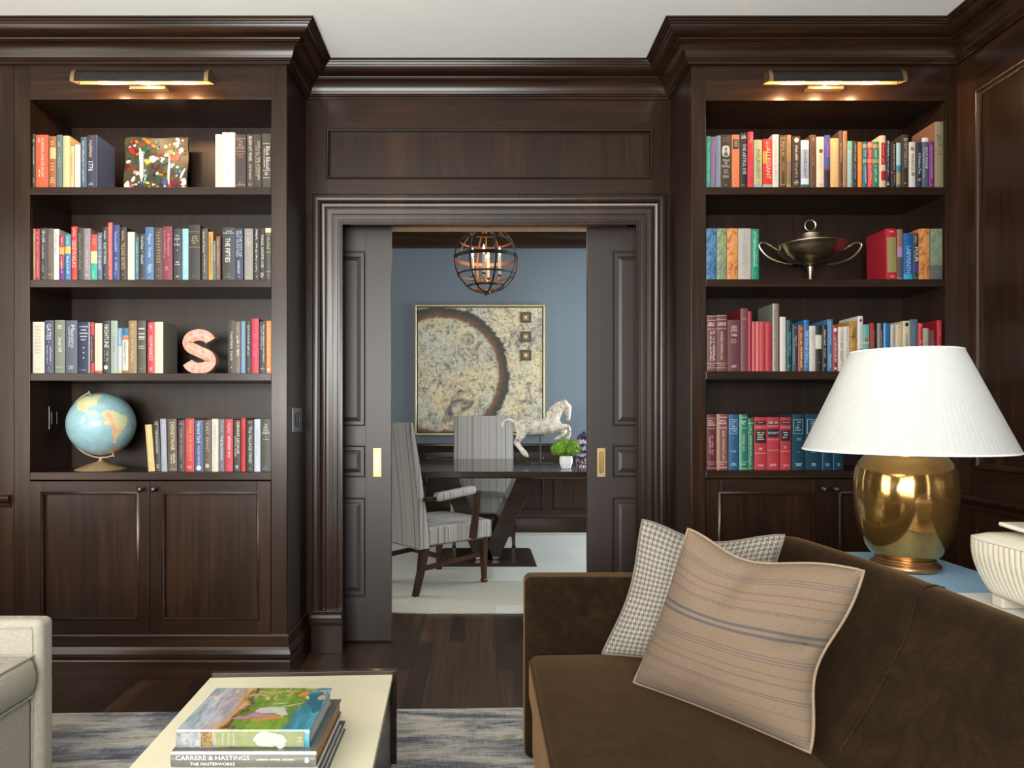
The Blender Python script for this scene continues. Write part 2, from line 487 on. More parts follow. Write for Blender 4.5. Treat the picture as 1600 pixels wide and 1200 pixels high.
# ---------------------------------------------------------------- built-in bookcases
bronze_knob = flat('bronze_knob', (0.07, 0.055, 0.045), 0.22, 0.8, var=0.2)
def knob(parent, x, y, z):
    m = MB()
    M = Matrix.Rotation(PI / 2, 4, 'X')
    m.lathe([(0.0001, .030), (.008, .0295), (.0125, .026), (.0135, .022), (.011, .018), (.006, .014), (.0055, .008), (.010, .004), (.012, 0)], bronze_knob, 20, (x, y, z), M)
    return m.done('knob', parent)
def cab_door(root, x0, x1, z0, z1, kx, px_in):
    """framed door; px_in = inner panel x0,x1,z0,z1"""
    y = YC - .004
    a0, a1, c0, c1 = px_in
    m = MB()
    m.box(x0, a0, y, y + .022, z0, z1, wood_v); m.box(a1, x1, y, y + .022, z0, z1, wood_v)
    m.box(a0, a1, y + .0002, y + .022, z0, c0, wood_h); m.box(a0, a1, y + .0002, y + .022, c1, z1, wood_h)
    d = m.done('cabinet_door', root, bevel=.0015)
    m = MB(); m.box(a0, a1, y + .012, y + .018, c0, c1, wood_v); m.done('panel', d)
    m = MB(); m.sweep([(a0, y, c0), (a1, y, c0), (a1, y, c1), (a0, y, c1)], (0, -1, 0), [(.003, -.004), (.003, .003), (-.004, .005), (-.010, .002), (-.016, -.004), (-.022, -.006), (-.026, -.013), (-.020, -.014)], wood_h, closed=True, caps=False)
    m.done('panel_moulding', d)
    knob(d, kx, y, PZ(764, YC))
def bookcase(label, X0, xi0, xi1, X1, ztops, pbots, hdr, doors, front_x0=None):
    """xi0, xi1 interior px; ztops list of shelf top px, pbots bottoms px"""
    root = thingw('bookcase', label, 'bookcase', ((X0 + X1) / 2, YC + .18, 0))
    a, c = PX(xi0, YC), PX(xi1, YC)
    D = YW - YC - .002
    yb = YC / .907
    m = MB()
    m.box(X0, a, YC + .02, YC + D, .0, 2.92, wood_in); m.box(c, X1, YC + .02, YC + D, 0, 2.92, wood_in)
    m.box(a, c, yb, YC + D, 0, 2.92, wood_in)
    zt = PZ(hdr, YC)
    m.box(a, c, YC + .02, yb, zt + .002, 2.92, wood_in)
    m.done('carcass', root)
    m = MB(); e = .0003
    m.box(X0 + (.0005 if X0 < 0 else 0), a, YC, YC + .0205, 0, 2.9, wood_v); m.box(c, X1 - (.0005 if X0 > 0 else 0), YC, YC + .0205, 0, 2.9, wood_v)
    m.box(a, c, YC + .0012, YC + .0205, zt, 2.9, wood_h)
    m.box(a, c, YC + .003, YC + .0205, 0, PZ(989, YC), wood_h)
    m.done('face_frame', root, bevel=.0012)
    if X0 < 0: sx = [(X1, YC + .02)]
    for t, bt in zip(ztops, pbots):
        m = MB(); m.box(a + e, c - e, YC + .001, yb - e, PZ(bt, YC), PZ(t, YC), wood_h); m.done('shelf', root, bevel=.002)
    for d in doors: cab_door(root, *d)
    # finished outer side
    m = MB()
    if X0 < 0: m.box(X1 - .02, X1, YC + .0206, YW - .002, .0, 2.9, wood_v)
    else: m.box(X0, X0 + .02, YC + .0206, YW - .002, .0, 2.9, wood_v)
    return root
def doorspec(x0, x1, y0, y1, kx, p): return (PX(x0, YC), PX(x1, YC), PZ(y1, YC), PZ(y0, YC), PX(kx, YC), (PX(p[0], YC), PX(p[1], YC), PZ(p[3], YC), PZ(p[2], YC)))
case_l = bookcase('tall built-in dark walnut bookcase holding the globe and the patchwork letter', XL0, 46.5, 424, XL1, (292, 437, 583, 738), (304, 449, 595, 750), 155,
    [doorspec(47, 234.3, 752, 990, 222, (68, 214, 772, 965)), doorspec(235.3, 423.5, 752, 990, 243, (257, 402, 772, 965))])
case_r = bookcase('tall built-in dark walnut bookcase holding the metal tureen, behind the lamp', XR0, 1103, 1478, XR1, (292, 436, 580, 735.5), (304, 448, 593, 747.5), 157,
    [doorspec(1104, 1292.3, 749, 990, 1286, (1126, 1270, 772, 965)), doorspec(1293.3, 1477.5, 749, 990, 1305, (1314, 1457, 772, 965))])

# ---------------------------------------------------------------- pocket door leaves
def leaf(sign, px_edge, px_open, label, door_n):
    Y = 3.70
    x_in = PX(px_open, Y)                  # meeting edge in view
    x_out = PX(px_edge, Y) + sign * .42    # far edge inside the pocket
    lo, hi = sorted((x_in, x_out)); zt, zb = DZ + .03, .010
    root = bpy.data.objects.new('door_%d' % door_n, None); COL.objects.link(root); root.location = ((lo + hi) / 2, Y + .02, 0)
    root['kind'] = 'structure'; root['label'] = label
    WROOT[root.name] = Matrix.Translation(-root.location)
    e = PX(572, Y) - PX(611, Y)            # stile width seen
    mi_ = x_in - sign * e if False else x_in + sign * abs(e)
    far = x_out - sign * abs(e)
    rows = [(PZ(667, Y), PZ(392, Y)), (PZ(747, Y), PZ(695, Y)), (PZ(933, Y), PZ(777, Y))]
    m = MB()
    p0, p1 = sorted((mi_, far))
    m.box(lo, p0, Y, Y + .042, zb, zt, leaf_mat); m.box(p1, hi, Y, Y + .042, zb, zt, leaf_mat)
    zz = [zb] + [q for r in sorted(rows) for q in r] + [zt]
    for i in range(0, len(zz), 2): m.box(p0, p1, Y + .0001, Y + .042, zz[i], zz[i + 1], leaf_mat)
    m.done('door_slab', root, bevel=.0008)
    for z0, z1 in rows:
        m = MB()
        # groove, raised border, bevelled field
        ring = []
        for d, y in ((0, Y + .002), (0, Y + .012), (.006, Y + .012), (.012, Y + .003), (.030, Y + .003), (.034, Y + .010), (.052, Y + .004), (.052, Y + .004)):
            ring.append([Vector((p0 + d, y, z0 + d)), Vector((p1 - d, y, z0 + d)), Vector((p1 - d, y, z1 - d)), Vector((p0 + d, y, z1 - d))])
        v = [p for r in ring for p in r]; f = []
        for i in range(len(ring) - 1):
            for k in range(4): f.append((i * 4 + k, i * 4 + (k + 1) % 4, i * 4 + 4 + (k + 1) % 4, i * 4 + 4 + k))
        f.append(tuple((len(ring) - 1) * 4 + k for k in range(4)))
        m.faces(v, f, leaf_mat)
        m.done('raised_panel', root)
    # flush pull
    cx_ = PX(589.5, Y) if sign < 0 else PX(939.5, Y)
    z0, z1 = PZ(745, Y), PZ(700, Y); hw = .0225
    zc = (z0 + z1) / 2
    m = MB()
    outer = [(-hw, -(z1 - z0) / 2), (hw, -(z1 - z0) / 2), (hw, (z1 - z0) / 2), (-hw, (z1 - z0) / 2)]
    m.box(cx_ - hw, cx_ + hw, Y - .003, Y, z0, z1, brass_pale)
    pl = m.done('flush_pull', root, bevel=.001)
    m = MB(); pts = []
    for k in range(32):
        a = 2 * PI * k / 32; x = .011 * math.cos(a); z = .011 * math.sin(a) + (.045 if math.sin(a) >= 0 else -.045)
        pts.append(Vector((cx_ + x, Y - .0035, zc + z)))
    m.tube(pts, .0022, brass, 6, closed=True, caps=False)
    m.faces([p + Vector((0, .0002, 0)) for p in pts], [tuple(range(32))], brass)
    m.done('finger_recess', pl)
leaf(-1, 536, 611, 'taupe pocket door leaf beside the globe bookcase', 1)
leaf(1, 993, 918, 'taupe pocket door leaf behind the sofa cushions', 2)

# ---------------------------------------------------------------- dining room shell
YD = 7.09
blue_m, nt, b = newmat('blue_grasscloth')
n1 = noise_tex(nt, (30, 30, 900), 1, 4); r = ramp(nt, [(0.3, (0.088, 0.112, 0.134)), (0.7, (0.125, 0.155, 0.180))]); L(nt, n1, 'Fac', r, 'Fac'); L(nt, r, 'Color', b, 'Base Color'); b.inputs['Roughness'].default_value = .8
m = MB(); m.box(-2.6, 3.0, YD, YD + .1, 0, ZD, blue_m); struct(m.done('wall_back'))
mkd = lambda a, b_, c, d: (3.0, 3.12, a, b_, c, d)
wall_with_holes('wall_dining_right', YR, YD + .1, 0, ZD, [(5.05, 6.85, .62, 2.6)], mkd, blue_m)
window(5, 5.05, 6.85, .62, 2.6, lambda a, b_, c, d: (3.05, 3.09, a, b_, c, d), (4, 4))
mkd2 = lambda a, b_, c, d: (-2.72, -2.6, a, b_, c, d)
wall_with_holes('wall_dining_left', YR, YD + .1, 0, ZD, [(4.55, 6.05, .62, 2.6)], mkd2, blue_m)
window(6, 4.55, 6.05, .62, 2.6, lambda a, b_, c, d: (-2.69, -2.65, a, b_, c, d), (4, 4))
m = MB(); m.sweep([(-2.6, YD, -.012), (3.0, YD, -.012)], (0, 0, 1), [(a * 1.4, ZD + .012 - (ZT - z) * 1.48) for a, z in CROWN], wood_h, flip=True)
struct(m.done('trim_11'))
m = MB()
zr = PZ(693, YD)
m.box(-2.6, 3.0, YD - .02, YD, 0, zr - .02, wood_v)
m.sweep([(-2.6, YD - .02, 0), (3.0, YD - .02, 0)], (0, 0, 1), [(0, zr - .09), (.008, zr - .085), (.012, zr - .05), (.030, zr - .030), (.038, zr - .022), (.038, zr - .004), (.030, zr), (-.02, zr)], wood_h, flip=True)
m.sweep([(-2.6, YD - .02, 0), (3.0, YD - .02, 0)], (0, 0, 1), [(0, .0), (.024, .0), (.024, .13), (.016, .15), (.02, .17), (.006, .19), (0, .19)], wood_h, flip=True)
x = -2.5
while x < 2.9:
    m.sweep([(x, YD - .02, .26), (x + .52, YD - .02, .26), (x + .52, YD - .02, zr - .16), (x, YD - .02, zr - .16)], (0, -1, 0), [(0, 0), (-.003, .01), (-.014, .008), (-.022, 0), (-.03, -.006)], wood_h, closed=True, caps=False)
    x += .655
struct(m.done('trim_12'))

# ---------------------------------------------------------------- picture lights above the shelves
glow, nt, b = newmat('picture_lamp_glow')
b.inputs['Base Color'].default_value = (1, .8, .5, 1)
b.inputs['Emission Color'].default_value = (1.0, 0.55, 0.22, 1); b.inputs['Emission Strength'].default_value = 14
def picture_light(cx, label, zoff=0.0):
    Y0, Y1 = 3.065, 3.140
    hw = .310
    zc = 2.7395 + zoff
    r_ = .0355
    root = thingw('picture_light', label, 'light', (cx, YC, zc), 'brass picture lights above the shelves')
    yc = (Y0 + Y1) / 2
    m = MB()
    outer = []; inner = []
    for k in range(15):
        a = -0.12 + (PI * .93 + .12) * k / 14
        outer.append((yc - r_ * math.cos(a) * 1.05, zc + (r_ + .022) * math.sin(a)))
        inner.append((yc - (r_ - .003) * math.cos(a) * 1.05, zc + (r_ + .019) * math.sin(a)))
    ring = outer + inner[::-1]
    m.loft([[Vector((x, y, z)) for y, z in ring] for x in (cx - hw, cx + hw)], bronze, True, True, True)
    m.done('hood', root)
    m = MB()
    m.loft([[Vector((x, yc + (y - yc) * .985, z - .001)) for y, z in inner] for x in (cx - hw + .003, cx + hw - .003)], flat('gilt_reflector', (.70, .52, .26), .45, .25, var=.05), False, False, True)
    m.done('hood_lining', root, recalc=False)
    for sg in (-1, 1):
        m = MB()
        x0, x1 = sorted((cx + sg * hw, cx + sg * (hw - .018)))
        big = [(yc + (y - yc) * 1.045, zc + (z - zc) * 1.045) for y, z in outer] + [(yc + (y - yc) * 1.0, zc + (z - zc)) for y, z in outer[::-1]]
        m.loft([[Vector((x, y, z)) for y, z in big] for x in (x0, x1)], brass_pale, True, True, True)
        m.faces([Vector((cx + sg * hw, y, z)) for y, z in outer], [tuple(range(15))], brass_pale)
        m.done('end_band', root)
    m = MB(); ax = cx - .008
    m.box(ax - .082, ax + .082, 3.158, YC + .001, zc + .003, zc + .018, brass_pale); m.done('mount_box', root, bevel=.003)
    m = MB(); m.tube([(ax, 3.175, zc + .016), (ax, 3.165, zc + .045), (ax, yc, zc + .052)], .008, brass_pale); m.done('arm', root)
    for k, dx in enumerate((-.17, 0.0, .17)):
        m = MB(); m.lathe([(.0001, -.036), (.008, -.034), (.0115, -.02), (.0115, .02), (.008, .034), (.0001, .036)], glow, 14, (cx + dx, yc + .004, zc + .014), Matrix.Rotation(PI / 2, 4, 'Y'))
        bo = m.done('bulb', root)
        d = bpy.data.lights.new('picture_bulb', 'POINT'); d.energy = 7; d.color = (1.0, .62, .34); d.shadow_soft_size = .012
        lo = bpy.data.objects.new('picture_bulb', d); COL.objects.link(lo); lo.location = (cx + dx, yc + .006, zc - .001)
    return root
picture_light(-1.531, 'horizontal dark bronze picture light with brass ends over the globe bookcase')
picture_light(1.609, 'horizontal dark bronze picture light with brass ends over the tureen bookcase')

# ---------------------------------------------------------------- switches
def switch(name, label, x, y0, y1, z0, z1, sg, mt):
    root = thingw(name, label, 'switch', (x, (y0 + y1) / 2, (z0 + z1) / 2))
    m = MB(); xs = sorted((x, x + sg * .006)); m.box(xs[0], xs[1], y0, y1, z0, z1, mt); m.done('cover_plate', root, bevel=.002)
    yc, zc = (y0 + y1) / 2, (z0 + z1) / 2
    for k in (-1, 1):
        m = MB(); xs = sorted((x + sg * .006, x + sg * .012)); m.box(xs[0], xs[1], yc + k * .021 - .014, yc + k * .021 + .014, zc - .034, zc + .034, blackm); m.done('rocker', root, bevel=.003)
    return root
switch('light_switch', 'black switch plate on the inner side of the globe shelf', PX(46.5, YC) + .001, 3.335, 3.425, 1.160, 1.276, 1, flat('switch_black', (.01, .01, .01), .25))
switch('light_switch', 'grey metal switch plate on the bookcase side next to the doorway', XL1, 3.285, 3.45, PZ(675, 3.37), PZ(637, 3.37), 1, flat('switch_nickel', (.16, .15, .14), .35, .8))

# ---------------------------------------------------------------- globe
OCEAN = flat('globe_ocean', (.23, .38, .42), .3, var=.10, scale=30, coat=.3)
LAND = []
for i, (a, b_) in enumerate((((.55, .50, .25), (.45, .52, .30)), ((.60, .32, .20), (.62, .48, .24)))):
    mm, nt, bb = newmat('globe_land_%d' % i)
    nn = noise_tex(nt, (1, 1, 1), 22, 3); rr = ramp(nt, [(.42, a), (.58, b_)]); L(nt, nn, 'Fac', rr, 'Fac'); L(nt, rr, 'Color', bb, 'Base Color'); bb.inputs['Roughness'].default_value = .3
    bb.inputs['Coat Weight'].default_value = .3
    LAND.append(mm)
LINE = flat('globe_line', (.16, .30, .36), .4)
CONT = [
 ([(-168, 66), (-156, 71), (-128, 70), (-95, 72), (-82, 68), (-94, 60), (-80, 52), (-78, 60), (-65, 59), (-56, 52), (-66, 45), (-71, 42), (-76, 35), (-81, 31), (-80, 25), (-83, 29), (-90, 29), (-97, 27), (-97, 20), (-91, 18), (-87, 21), (-88, 16), (-83, 14), (-83, 9), (-78, 8), (-85, 10), (-92, 14), (-100, 17), (-106, 22), (-112, 29), (-115, 31), (-110, 24), (-117, 33), (-124, 40), (-124, 48), (-135, 58), (-152, 60), (-164, 56)], 0),
 ([(-78, 8), (-72, 12), (-62, 10), (-51, 4), (-48, -1), (-35, -6), (-39, -15), (-41, -22), (-48, -27), (-54, -34), (-58, -38), (-63, -42), (-66, -48), (-69, -54), (-75, -50), (-73, -38), (-71, -28), (-70, -18), (-76, -14), (-81, -5), (-79, 1)], 1),
 ([(-45, 60), (-22, 70), (-20, 80), (-45, 83), (-68, 77), (-54, 68)], 0),
 ([(-85, 22), (-77, 20), (-75, 20), (-78, 22)], 0), ([(-74, 19), (-69, 18), (-69, 20), (-73, 20)], 1),
 ([(-17, 14), (-10, 5), (8, 4), (12, -6), (12, -17), (18, -34), (32, -28), (40, -15), (41, -2), (51, 11), (43, 12), (33, 30), (10, 36), (-6, 35), (-17, 22)], 1),
 ([(-10, 37), (0, 38), (15, 38), (28, 37), (35, 36), (60, 25), (78, 8), (90, 22), (105, 10), (122, 30), (140, 50), (178, 66), (140, 73), (70, 72), (20, 70), (5, 58), (-5, 45)], 0),
 ([(114, -22), (130, -12), (142, -11), (153, -26), (148, -38), (130, -32), (115, -34)], 1),
 ([(-175, -85), (-120, -73), (-60, -64), (-20, -72), (60, -66), (130, -66), (175, -75), (179, -89), (-179, -89)], 1)]
def inpoly(x, y, pg):
    c = False; j = len(pg) - 1
    for i in range(len(pg)):
        if (pg[i][1] > y) != (pg[j][1] > y) and x < (pg[j][0] - pg[i][0]) * (y - pg[i][1]) / (pg[j][1] - pg[i][1]) + pg[i][0]: c = not c
        j = i
    return c
GC = P(159, 662.5, 3.345); GR = .153
root = thingw('desk_globe', 'pale blue desk globe tilted in a brass arc on a round brass foot', 'globe', (GC.x - .01, GC.y, PZ(738, YC)))
axis = Vector((-38, 0, 99)).normalized()
nx = Vector((0, -1, 0)); ex = nx.cross(axis) * -1            # centre meridian faces the camera
if ex.x < 0: ex = -ex
m = MB(); NLo, NLa = 180, 90
vs_ = []; 
for i in range(NLa + 1):
    la = -PI / 2 + PI * i / NLa
    for j in range(NLo):
        lo = 2 * PI * j / NLo
        d = (nx * math.cos(lo) + ex * math.sin(lo)) * math.cos(la) + axis * math.sin(la)
        vs_.append(GC + d * GR)
fs = [[], [], [], []]
for i in range(NLa):
    for j in range(NLo):
        lo = (j + .5) / NLo * 360 - 95 - 17; lo = (lo + 180) % 360 - 180
        la = -90 + (i + .5) / NLa * 180
        jx = lo + 1.2 * math.sin(la * .9 + lo * .5); jy = la + 1.0 * math.sin(lo * 1.1)
        k = 0
        for pg, c in CONT:
            if inpoly(jx, jy, pg): k = 1 + c; break
        if k == 1 and (jx < -104 and jy < 40): k = 2
        if k == 2 and -72 < jx < -40 and -25 < jy < 5: k = 1 if jx > -64 else 2
        if k == 0 and i == NLa // 2: k = 3
        fs[k].append((i * NLo + j, i * NLo + (j + 1) % NLo, (i + 1) * NLo + (j + 1) % NLo, (i + 1) * NLo + j))
vv = [m.bm.verts.new(v) for v in vs_]
for k, mt in enumerate((OCEAN, LAND[0], LAND[1], LINE)):
    mi = m.mi(mt)
    for f in fs[k]:
        fc = m.bm.faces.new([vv[q] for q in f]); fc.material_index = mi; fc.smooth = True
bmesh.ops.remove_doubles(m.bm, verts=m.bm.verts, dist=1e-6)
m.done('globe_ball', root, sharp=80)
m = MB(); pts = []
R2 = GR + .011
a0 = math.atan2(axis.z, axis.x)
for k in range(41):
    a = a0 + PI * k / 40
    pts.append(GC + Vector((math.cos(a), 0, math.sin(a))) * R2)
champ = flat('champagne_enamel', (.50, .39, .29), .38, .2, var=.05)
m.tube(pts, .0045, champ, 8, flatten=(1.7, .9, (0, 1, 0)))
m.done('meridian_arc', root)
for sg in (1, -1):
    m = MB(); m.sphere(GC + axis * sg * (R2 + .004), .008, brass_pale, 12, 8); m.tube([GC + axis * sg * GR, GC + axis * sg * R2], .003, brass_pale, 8); m.done('pivot_pin', root)
m = MB(); bx, bz = GC.x - .005, PZ(738, YC)
zt = GC.z - R2
m.lathe([(.0001, 0), (.112, 0), (.114, .003), (.108, .007), (.075, .020), (.03, .036), (.014, .041), (.011, .044), (.008, .06), (.0095, zt - bz + .002), (.0001, zt - bz + .002)], flat('gold_enamel', (.34, .23, .12), .38, .35, var=.08), 48, (bx, GC.y, bz + .0006))
m.done('foot', root)

# ---------------------------------------------------------------- fused glass square
GX0, GX1, GY = PX(193, 3.40), PX(292, 3.40), 3.40
gz = PZ(292, YC) + .0008
gh = .318
root = thingw('fused_glass_plate', 'square colourful fused glass plate speckled with yellow, red and white chips', 'glass art', ((GX0 + GX1) / 2, GY, gz))
dark_glass = flat('olive_glass', (.035, .035, .018), .35, var=.7, scale=12, spec=.3)
m = MB(); rnd = random.Random(3)
n = 24
def gp(u, v, y):
    ww = .0035 * math.sin(u * 9) ; hh = .003 * math.sin(v * 11 + 1)
    return Vector((GX0 + (GX1 - GX0) * u + hh, y + .02 * v + .004 * math.sin(u * 5) * math.sin(v * 4), gz + gh * v + (ww * v)))
for yy in (0, .012):
    v = [gp(i / n, j / n, GY + yy) for j in range(n + 1) for i in range(n + 1)]
    m.faces(v, [(j * (n + 1) + i, j * (n + 1) + i + 1, (j + 1) * (n + 1) + i + 1, (j + 1) * (n + 1) + i) for j in range(n) for i in range(n)], dark_glass, True)
edge = [(i / n, 0) for i in range(n)] + [(1, i / n) for i in range(n)] + [(1 - i / n, 1) for i in range(n)] + [(0, 1 - i / n) for i in range(n)]
m.loft([[gp(u, v, GY + yy) for u, v in edge] for yy in (0, .012)], dark_glass, True, False, True)
m.done('glass_sheet', root, recalc=False)
GCOL = [('white', 'f2ecdc', 8), ('yellow', 'e8c81c', 4), ('red', 'c81c20', 5), ('wine', '6a1018', 5), ('blue', '2a58a0', 2), ('sky', '7cb8cc', 3), ('pink', 'e898a0', 3), ('olive', '4a4a1c', 5), ('orange', 'ec7c1c', 2), ('green', '1c5040', 3), ('navy', '16243c', 3)]
pool = [flat('glass_' + a, hexl(h, .6), .32, var=.15, spec=.35) for a, h, k in GCOL for _ in range(k)]
m = MB()
def chip(u, v, a, b_, ang, mt, lift):
    k = 9; pts = []
    for q in range(k):
        t = 2 * PI * q / k
        c, s_ = math.cos(t), math.sin(t)
        e = 1 + rnd.uniform(-.13, .13)
        x, z = a * c * e, b_ * s_ * e
        pts.append((x * math.cos(ang) - z * math.sin(ang), x * math.sin(ang) + z * math.cos(ang)))
    base = []; top = []
    for x, z in pts:
        uu, vv_ = u + x / .31, v + z / gh
        uu = min(.995, max(.005, uu)); vv_ = min(.995, max(.005, vv_))
        base.append(gp(uu, vv_, GY - .0005)); top.append(gp(u + (uu - u) * .85, v + (vv_ - v) * .85, GY - lift))
    m.loft([base, top], mt, True, True, False)
for q in range(165):
    big = rnd.random()
    a = rnd.uniform(.004, .009) if big < .8 else rnd.uniform(.010, .020)
    el = rnd.choice((1, 1, 1.3, 1.8))
    chip(rnd.uniform(.03, .97), rnd.uniform(.03, .97), a, a * el, rnd.uniform(0, PI), rnd.choice(pool), rnd.uniform(.0012, .0045))
wm = flat('glass_white', hexl('f2ecdc', .6), .12)
for (u0, v0, u1, v1, wd) in ((.24, .83, .28, .33, .011), (.70, .70, .72, .22, .006), (.97, .5, .9, .32, .006), (.86, .97, .84, .82, .007), (.7, .03, .95, .04, .006), (.36, .42, .32, .26, .005)):
    p0, p1 = Vector((u0, v0)), Vector((u1, v1))
    ln = math.hypot((u1 - u0) * .31, (v1 - v0) * gh) / 2
    chip((u0 + u1) / 2, (v0 + v1) / 2, wd, ln * 1.1, math.atan2(-(u1 - u0) * .31, (v1 - v0) * gh) + (0 if True else 0), wm if wd != .005 else flat('glass_sky', hexl('7cb8cc'), .12), .006)
m.done('glass_chips', root)

# ---------------------------------------------------------------- patchwork letter S
SC_ = P(313, 549, 3.30)
sz = PZ(583, YC) + .0008
H = PZ(515, 3.30) - sz + .0
pts2 = []
def s_center():
    # spine of the letter as arcs in unit coords (x -1..1, z 0..2)
    out = []
    for k in range(0, 25):
        a = math.radians(12 + (270 - 12) * k / 24); out.append((.0 + .60 * math.cos(a), 1.44 + .36 * math.sin(a)))
    low = []
    for k in range(0, 25):
        a = math.radians(90 - (258) * k / 24); low.append((.0 + .62 * math.cos(a), .56 + .36 * math.sin(a)))
    up = out[:-3]; lo = low[3:]
    x0, z0 = up[-1]; x1, z1 = lo[0]
    mid = [(x0 + (x1 - x0) * t, z0 + (z1 - z0) * t) for t in (.25, .5, .75)]
    return up + mid + lo
cl = s_center()
def offset(line, d):
    o = []
    for i, p in enumerate(line):
        a = line[max(i - 1, 0)]; b_ = line[min(i + 1, len(line) - 1)]
        tx, tz = b_[0] - a[0], b_[1] - a[1]; l = math.hypot(tx, tz)
        o.append((p[0] - tz / l * d, p[1] + tx / l * d))
    return o
patch, nt, b = newmat('patchwork_paper')
tc = N(nt, 'ShaderNodeTexCoord'); mp = N(nt, 'ShaderNodeMapping'); mp.inputs['Scale'].default_value = (55, 1, 55); mp.inputs['Rotation'].default_value = (0, .5, 0)
L(nt, tc, 'Object', mp, 'Vector'); vo = N(nt, 'ShaderNodeTexVoronoi', i_Scale=1.0); L(nt, mp, 'Vector', vo, 'Vector')
rr = ramp(nt, [(0, hexl('d88a6c', .62)), (.3, hexl('e0a080', .62)), (.5, hexl('d8a8a0', .62)), (.7, hexl('c89878', .62)), (.85, hexl('e8b888', .62))], 'CONSTANT'); L(nt, vo, 'Color', rr, 'Fac'); L(nt, rr, 'Color', b, 'Base Color'); b.inputs['Roughness'].default_value = .6
sx = (PX(339, 3.30) - PX(287, 3.30)) / 2 / .88
def s3(p, y): return Vector((SC_.x + p[0] * sx, y, sz + (p[1] + .07) / 2.14 * H))
A_, B_ = offset(cl, .27), offset(cl, -.27)
root = thingw('decorative_letter', 'pink and tan patchwork letter S standing between books', 'letter', (SC_.x, 3.30, sz))
m = MB()
rings = []
for i in range(len(cl)):
    rings.append([s3(A_[i], 3.285), s3(B_[i], 3.285), s3(B_[i], 3.325), s3(A_[i], 3.325)])
m.loft(rings, patch, True, True, False)
m.done('letter_body', root, sharp=25)
C_, D_ = offset(cl, .012), offset(cl, -.018)
m = MB(); w_m = flat('white_cord', (.55, .5, .46), .6)
m.tube([s3(((C_[i][0] + D_[i][0]) / 2, (C_[i][1] + D_[i][1]) / 2), 3.2845) for i in range(1, len(cl) - 1)], .0016, w_m, 6)
m.done('piping', root)

# ---------------------------------------------------------------- metal tureen
silver = flat('tarnished_silver', (.50, .42, .30), .34, 1.0, var=.3, scale=14)
TC = P(1266, 434, 3.36); TZ = PZ(436, YC) + .0006; k = 3.36 / F
root = thingw('tureen', 'tarnished silver lidded tureen with two looping handles and a ring finial', 'tureen', (TC.x, TC.y, TZ))
def tz(py): return PZ(py, 3.36) 
m = MB()
m.lathe([(.0001, TZ), (.052, TZ), (.054, TZ + .004), (.040, TZ + .012), (.014, TZ + .022), (.010, TZ + .035), (.011, tz(424)), (.015, tz(417)), (.028, tz(414.5)), (.030, tz(413)), (.022, tz(412)),
         (.060, tz(410)), (.098, tz(406)), (.128, tz(399.5)), (.148, tz(392)), (.157, tz(387)), (.163, tz(386)), (.165, tz(384.6)), (.158, tz(384)), (.0001, tz(384))], silver, 56, (TC.x, TC.y, 0))
m.done('bowl', root)
m = MB()
m.lathe([(.160, tz(384.5)), (.160, tz(383.5)), (.12, tz(380)), (.062, tz(377)), (.059, tz(375)), (.057, tz(367)), (.048, tz(365.5)), (.03, tz(364)), (.012, tz(362.5)), (.006, tz(361)), (.0001, tz(361))], silver, 56, (TC.x, TC.y, 0))
ld = m.done('lid', root)
m = MB(); rc = Vector((TC.x, TC.y, tz(352.3))); rr_ = .0265
m.tube([rc + Vector((math.cos(a), 0, math.sin(a))) * rr_ for a in [2 * PI * q / 28 for q in range(28)]], [.0036 + .0014 * math.cos(a - .6) for a in [2 * PI * q / 28 for q in range(28)]], silver, 8, closed=True)
m.done('ring_finial', ld)
for sg in (-1, 1):
    m = MB()
    hp = [(28, 413), (38, 412), (52, 408.5), (64, 403), (74, 394), (80, 384), (77.5, 380), (70, 379.5), (64, 383), (58, 386.5), (52, 390), (47, 391)]
    hp = [(q[0] * 1.0, q[1]) for q in hp]
    cv = []
    for i in range(len(hp) - 1):
        for t in (0, .33, .66):
            p0 = hp[max(i - 1, 0)]; p1 = hp[i]; p2 = hp[i + 1]; p3 = hp[min(i + 2, len(hp) - 1)]
            cv.append(tuple(.5 * ((2 * p1[c]) + (-p0[c] + p2[c]) * t + (2 * p0[c] - 5 * p1[c] + 4 * p2[c] - p3[c]) * t * t + (-p0[c] + 3 * p1[c] - 3 * p2[c] + p3[c]) * t ** 3) for c in (0, 1)))
    cv.append(hp[-1])
    m.tube([(TC.x + sg * x * k, TC.y, tz(z)) for x, z in cv], [.0036 + .0018 * math.sin(PI * i / len(cv)) for i in range(len(cv))], silver, 8)
    m.sphere((TC.x + sg * 62 * k, TC.y, tz(384)), .0075, silver, 10, 8, (1.4, 1, .8)); m.sphere((TC.x + sg * 77 * k, TC.y, tz(379.5)), .006, silver, 10, 8)
    m.done('handle', root)

# ---------------------------------------------------------------- books on the shelves
BK = 0.56
def bmat(h, kind='cloth'):
    return flat('book_' + h, hexl(h, BK), .48, var=.05, spec=.35, scale=90)
def tmat(h): return flat('print_' + h, hexl(h, BK), .55, var=.02, spec=.3)
def vtext(s, c='e8e2d4', a=.08, b=.92, u0=.18, u1=.82): return ('v', s, c, a, b, u0, u1)
def htext(s, c='e8e2d4', a=.08, b=.3, u0=.12, u1=.88): return ('h', s, c, a, b, u0, u1)
def vmark(c='d8d0c0', a=.1, b=.8, u0=.32, u1=.68): return ('vm', c, a, b, u0, u1)
def hmark(c='d8d0c0', a=.1, b=.3, n=3, u0=.18, u1=.82): return ('hm', c, a, b, n, u0, u1)
def band(c, a, b, u0=0, u1=1): return ('b', c, a, b, u0, u1)
def dot(c='d8d0c0', a=.92, u=.5): return ('d', c, a, u)
V, H_, VM, HM, B, D = vtext, htext, vmark, hmark, band, dot
